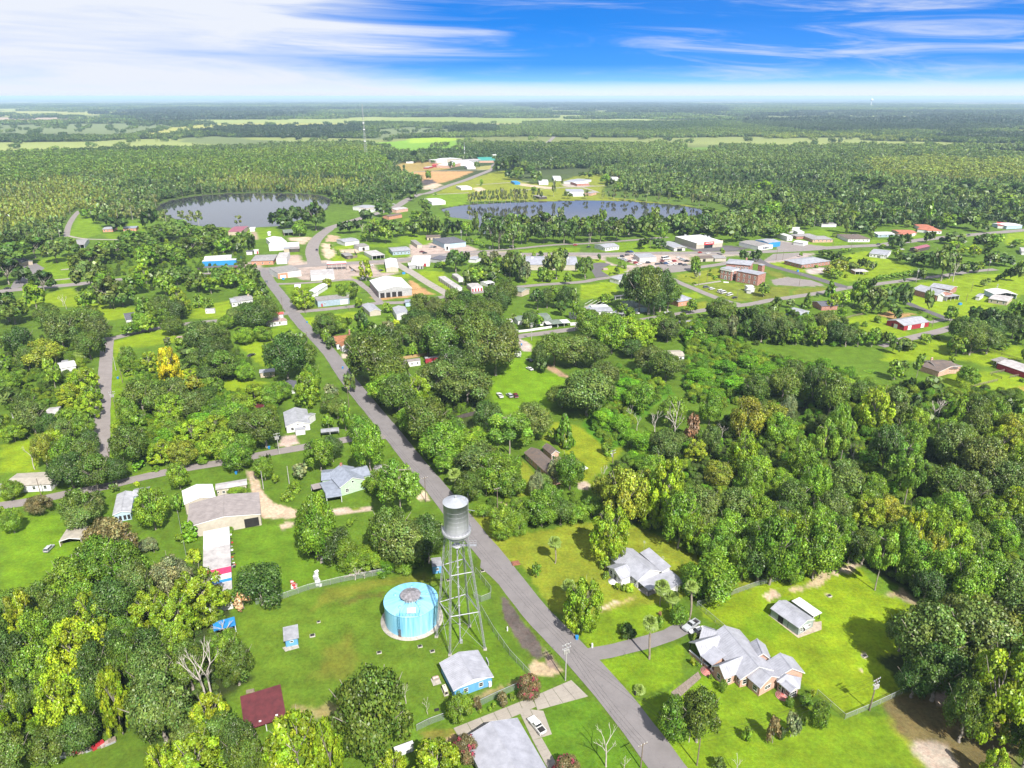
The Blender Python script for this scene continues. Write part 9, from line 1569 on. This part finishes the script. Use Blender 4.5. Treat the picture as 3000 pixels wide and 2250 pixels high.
def bin_(t,x,y,label,m='blue'):
 c=g(t,x,y);rt=thing('wheeled_bin',label,'bin',(c.x,c.y,0));q=MB();q.hexa([(-.28,-.3,.08),(.28,-.3,.08),(.28,.3,.08),(-.28,.3,.08)],[(-.38,-.4,1.0),(.38,-.4,1.0),(.38,.4,1.0),(-.38,.4,1.0)]);q.build('bin_body',RM[m],rt);q=MB();q.box((0,.02,1.05),(.84,.9,.1));q.build('lid',RM[m],rt);q=MB();q.tube((-.3,.38,.15),(.3,.38,.15),.14,n=10);q.build('wheels',M_TYRE,rt)
for t,x,y,l in (('B',1526,825,'blue wheeled bin on the road verge below the white gabled house'),('c',14,318,'blue wheeled bin left of two at the round drive'),('c',80,332,'blue wheeled bin right of two at the round drive'),('D',765,465,'blue bin on the left street verge'),('D',1745,918,'blue bin by the white cottage drive'),('D',1532,1082,'blue bin at the sandy drive mouth'),('J',885,1355,'blue bin on the corner lawn below the crossroads'),('K',1450,1645,'blue bin on the concrete turning by the camper')): bin_(t,x,y,l)
def smallbox(name,label,cat,t,x,y,d,m,rz=0.3,parts=None):
 c=g(t,x,y);rt=thing(name,label,cat,(c.x,c.y,0),rz=rz);q=MB();q.hexa([(-d[0]/2,-d[1]/2,0),(d[0]/2,-d[1]/2,0),(d[0]/2,d[1]/2,0),(-d[0]/2,d[1]/2,0)],[(-d[0]/2.2,-d[1]/2.2,d[2]),(d[0]/2.2,-d[1]/2.2,d[2]),(d[0]/2.2,d[1]/2.2,d[2]),(-d[0]/2.2,d[1]/2.2,d[2])]);q.build('casing',m,rt);q=MB();q.box((0,0,d[2]+.04),(d[0]*.7,d[1]*.7,.08));q.build('cover',M_DARKIN if d[2]<.4 else m,rt)
for x,y in ((245,912),(510,872),(590,904),(695,442),(915,383)): smallbox('manhole','concrete manhole box in the grass %s'%('left below the round tank' if x<300 else 'straight below the round tank' if x<560 else 'between round tank and pump house') if x<600 else 'rusty ground hatch beside the water tower' if x<800 else 'rusty ground hatch at the road edge by the water tower','manhole','B',x,y,(1.3,1.0,.22),M_SLAB)
for t,x,y,d,m,n,l,c in (('A',2025,803,(1.5,1.2,.3),M_SLAB,'manhole','concrete box in the grass right of the tiny blue hut','manhole'),('A',2065,713,(1.0,.9,.2),M_SLAB,'manhole','small grating in the grass above the tiny blue hut','manhole'),('B',1130,335,(2.6,1.8,.5),mat('rusty pump',(0.30,0.12,0.07),0.8,0,.3,3),'well_head','rusty well head on pale rubble beside the road','well head'),('B',1625,878,(.4,.4,1.3),M_TRIM,'meter_post','white meter post at the curved drive','meter post'),('B',1903,1185,(.35,.5,1.1),M_DARKIN,'mailbox','black mailbox at the end of the garden walk','mailbox'),('B',1076,770,(.3,.3,1.3),M_TRIM,'marker_post','short white marker post on the worn verge','post'),('B',618,1282,(1.2,.8,.12),M_DARKIN,'grate','dark drain grate in the grass by the chain-link fence','grate'),('A',2098,320,(1.1,1.4,1.5),M_TRIM,'chest_freezer','white cabinet dumped beside the old grey barn','cabinet'),('A',1622,1165,(2.0,.8,.5),M_WOOD,'log','pale cut log on the grass above the maroon roof','log'),('C',950,545,(1.4,1.0,.3),M_SLAB,'manhole','concrete cover on a sandy spot in the paddock','manhole'),('C',1178,935,(1.5,1.1,.25),M_SLAB,'rubble','pale rubble heap in the oak shade of the paddock','rubble'),('L',320,665,(4.5,3,1.2),mat('stone sign',(0.4,0.3,0.26),.9),'stone_sign','low stone sign with blue panel on the oval lawn','sign'),('M',605,690,(1.5,1.2,1.4),RM['blue'],'dumpster','blue skip on the verge by the long brick building','skip'),('N',1380,1118,(2.4,1.4,1.3),RM['blue'],'dumpster','blue skip on the right lawn below the white annex','skip'),('K',1040,395,(2,.4,2.2),M_TRIM,'sign_board','white monument sign by the lakeside street','sign'),('J',2135,720,(2.5,1.6,1.4),RM['blue'],'dumpster','blue skip beside the long white roofed hall','skip'),('J',45,515,(2.6,1.6,1.5),RM['blue'],'dumpster','blue skip behind the grey hipped office','skip'),('J',575,790,(2,1.4,1.2),RM['blue'],'dumpster','blue skip before the half brick shop','skip')): smallbox(n,l,c,t,x,y,d,m)
def junk(name,label,t,pts,cols,s):
 P=[g(t,*p) for p in pts];rt=thing(name,label,'scrap pile',tuple(P[0])); 
 for i in range(14):
  k=i/13*(len(P)-1);a=int(min(k,len(P)-2));q_=P[a].lerp(P[a+1],k-a)-P[0];q=MB();d=(s*random.uniform(.6,1.6),s*random.uniform(.3,.7),random.uniform(.15,.6)*s);q.box((q_.x+random.uniform(-.3,.3),q_.y+random.uniform(-.3,.3),d[2]/2+.02),d,rz=random.uniform(.1,.9));q.build('scrap_piece',cols[i%len(cols)],rt)
junk('lumber_row','long row of boards and red scrap along the grass edge bottom left','A',[(320,1615),(500,1560),(620,1530),(735,1490)],[M_WOOD,RM['rust'],M_STEEL,M_WOOD,M_RED],1.6);junk('scrap_heap','white scrap frames leaning by the upper fence','A',[(2045,390),(2055,440),(2070,480)],[M_TRIM,M_TRIM,M_STEEL],1.1);junk('scrap_machine','rusty red machinery standing by the upper fence','A',[(1890,450),(1905,480),(1912,500)],[M_RED,RM['rust'],M_TRIM],1.0);junk('yard_clutter','clutter piled along the wall of the striped shed','A',[(1495,150),(1505,260),(1512,340),(1515,360)],[M_TRIM,M_DARKIN,M_RED,M_STEEL],.8);junk('bay_clutter','motorbike and clutter on the warehouse bay floor','b',[(690,492),(760,488),(800,470)],[M_TRIM,M_RED,M_DARKIN,RM['rust']],.9);junk('brush_heap','pale felled limbs heaped on the fence by the trees','B',[(40,420),(140,390),(240,385)],[M_WOOD,M_DEAD],1.3)
def radio_mast(t,x,y,ty,wb,label):
 b=g(t,x,y);h=height_at(b,px(t,x,ty)[1]);rt=thing('radio_mast',label,'radio mast',(b.x,b.y,0));q=MB();C=[(math.cos(a)*wb,math.sin(a)*wb) for a in (0.3,2.4,4.5)];n=26;r=max(.10,wb*.055)
 def P(i,k): s=1-.86*k;return Vector((C[i][0]*s,C[i][1]*s,h*k))
 for i in range(3): q.tube(P(i,0),P(i,1),r,r*.8,4)
 q.build('mast_legs',M_STEEL,rt);q=MB()
 for k in range(n):
  for i in range(3): q.tube(P(i,k/n),P((i+1)%3,(k+1)/n),r*.5,n=3,cap=False);q.tube(P(i,k/n),P((i+1)%3,k/n),r*.5,n=3,cap=False)
 q.build('bracing',M_STEEL,rt)
 for k in (.3,.52,.64): q=MB();q.lathe((0,0,h*k),[(0,0),(wb*.5,.2),(wb*.5,2.4),(0,2.6)],10);q.build('dish',M_TRIM,rt)
radio_mast('p',1072,462,305,4.5,'tall lattice radio mast beyond the pine woods');radio_mast('p',1361,465,415,2.0,'thin lattice mast beside the white plant beyond the lake')
c=g('p',2551,312);rt=thing('far_water_tower','tiny white water tower on the far right skyline','water tower',(c.x,c.y,0));q=MB();q.tube((0,0,0),(0,0,75),5,n=10);q.build('stem',M_TRIM,rt);q=MB();q.lathe((0,0,70),[(5,0),(18,10),(20,22),(14,32),(0,36)],16);q.build('bulb',M_TRIM,rt)
c=g('L',1870,215);rt=thing('satellite_dish','small white satellite dish beside the discount store','dish',(c.x,c.y,0));q=MB();q.tube((0,0,0),(0,0,5),.2,n=6);q.build('mount',M_STEEL,rt);q=MB();q.lathe((0,0,5),[(0,0),(1.0,.3),(1.5,.9)],16);q.build('dish_bowl',M_TRIM,rt)
# ================================================================ WHERE EACH PLANT STANDS (labels)
def side_word(dx,dy):
 if abs(dx)>abs(dy): return 'right of' if dx>0 else 'left of'
 return 'behind' if dy>0 else 'in front of'
DESC={'palm':'tall fan palm','lowpalm':'low fan palm without trunk','dead':'bare bleached dead tree'}
def label_plants():
 lm=np.array([(a,b) for a,b,_ in LANDMARKS]);used={}
 def base(look,w,h): return DESC.get(look) or LOOK[look][3]
 rec=[]
 for root,look,x,y,w,h,label,grp in PLANTS:
  d=np.hypot(lm[:,0]-x,lm[:,1]-y);o=np.argsort(d)[:2];a,b=LANDMARKS[o[0]],LANDMARKS[o[1]]
  rec.append((root,look,x,y,w,h,a,b,d[o[0]]))
 from collections import defaultdict
 G1=defaultdict(list)
 for r in rec: G1[(base(r[1],0,0),side_word(r[2]-r[6][0],r[3]-r[6][1]),r[6][2])].append(r)
 for (ds,sw,lmn),l in G1.items():
  l.sort(key=lambda r:r[8])
  if len(l)==1: l[0][0]['label']='%s %s the %s'%(ds,sw,lmn);continue
  cand=defaultdict(list)
  med=sorted(r[5] for r in l)[len(l)//2]
  for r in l:
   sz='tall' if r[5]>med*1.18 else 'small' if r[5]<med*0.82 else 'middling'
   if ds.startswith(sz): sz='big'
   cand[sz].append(r)
  for sz,q in cand.items():
   q.sort(key=lambda r:r[8])
   for i,r in enumerate(q):
    o=('nearest','second nearest','third nearest','fourth nearest')[i] if i<4 and len(q)>1 else ''
    core=('%s %s %s the %s'%(sz,ds,sw,lmn));t=(core+', '+o+' to it') if o else core
    if len(q)>4 and i>=4:
     t='%s %s among the trees %s the %s'%(sz,ds,sw,lmn);r[0]['group']='%s trees %s the %s'%(sz,sw,lmn)
    if len(t.split())>16: t=t.replace(' and ',' ').replace(', '+o+' to it',' '+o.replace(' nearest','') if o else '')
    r[0]['label']=' '.join(t.split()[:15])
 for r in rec:
  if 'group' not in r[0]: r[0]['group']=base(r[1],0,0)+' group'
  r[0]['label']=' '.join(r[0]['label'].split()[:16])
plant_queue()
label_plants()
trees_stuff()
haze_box()
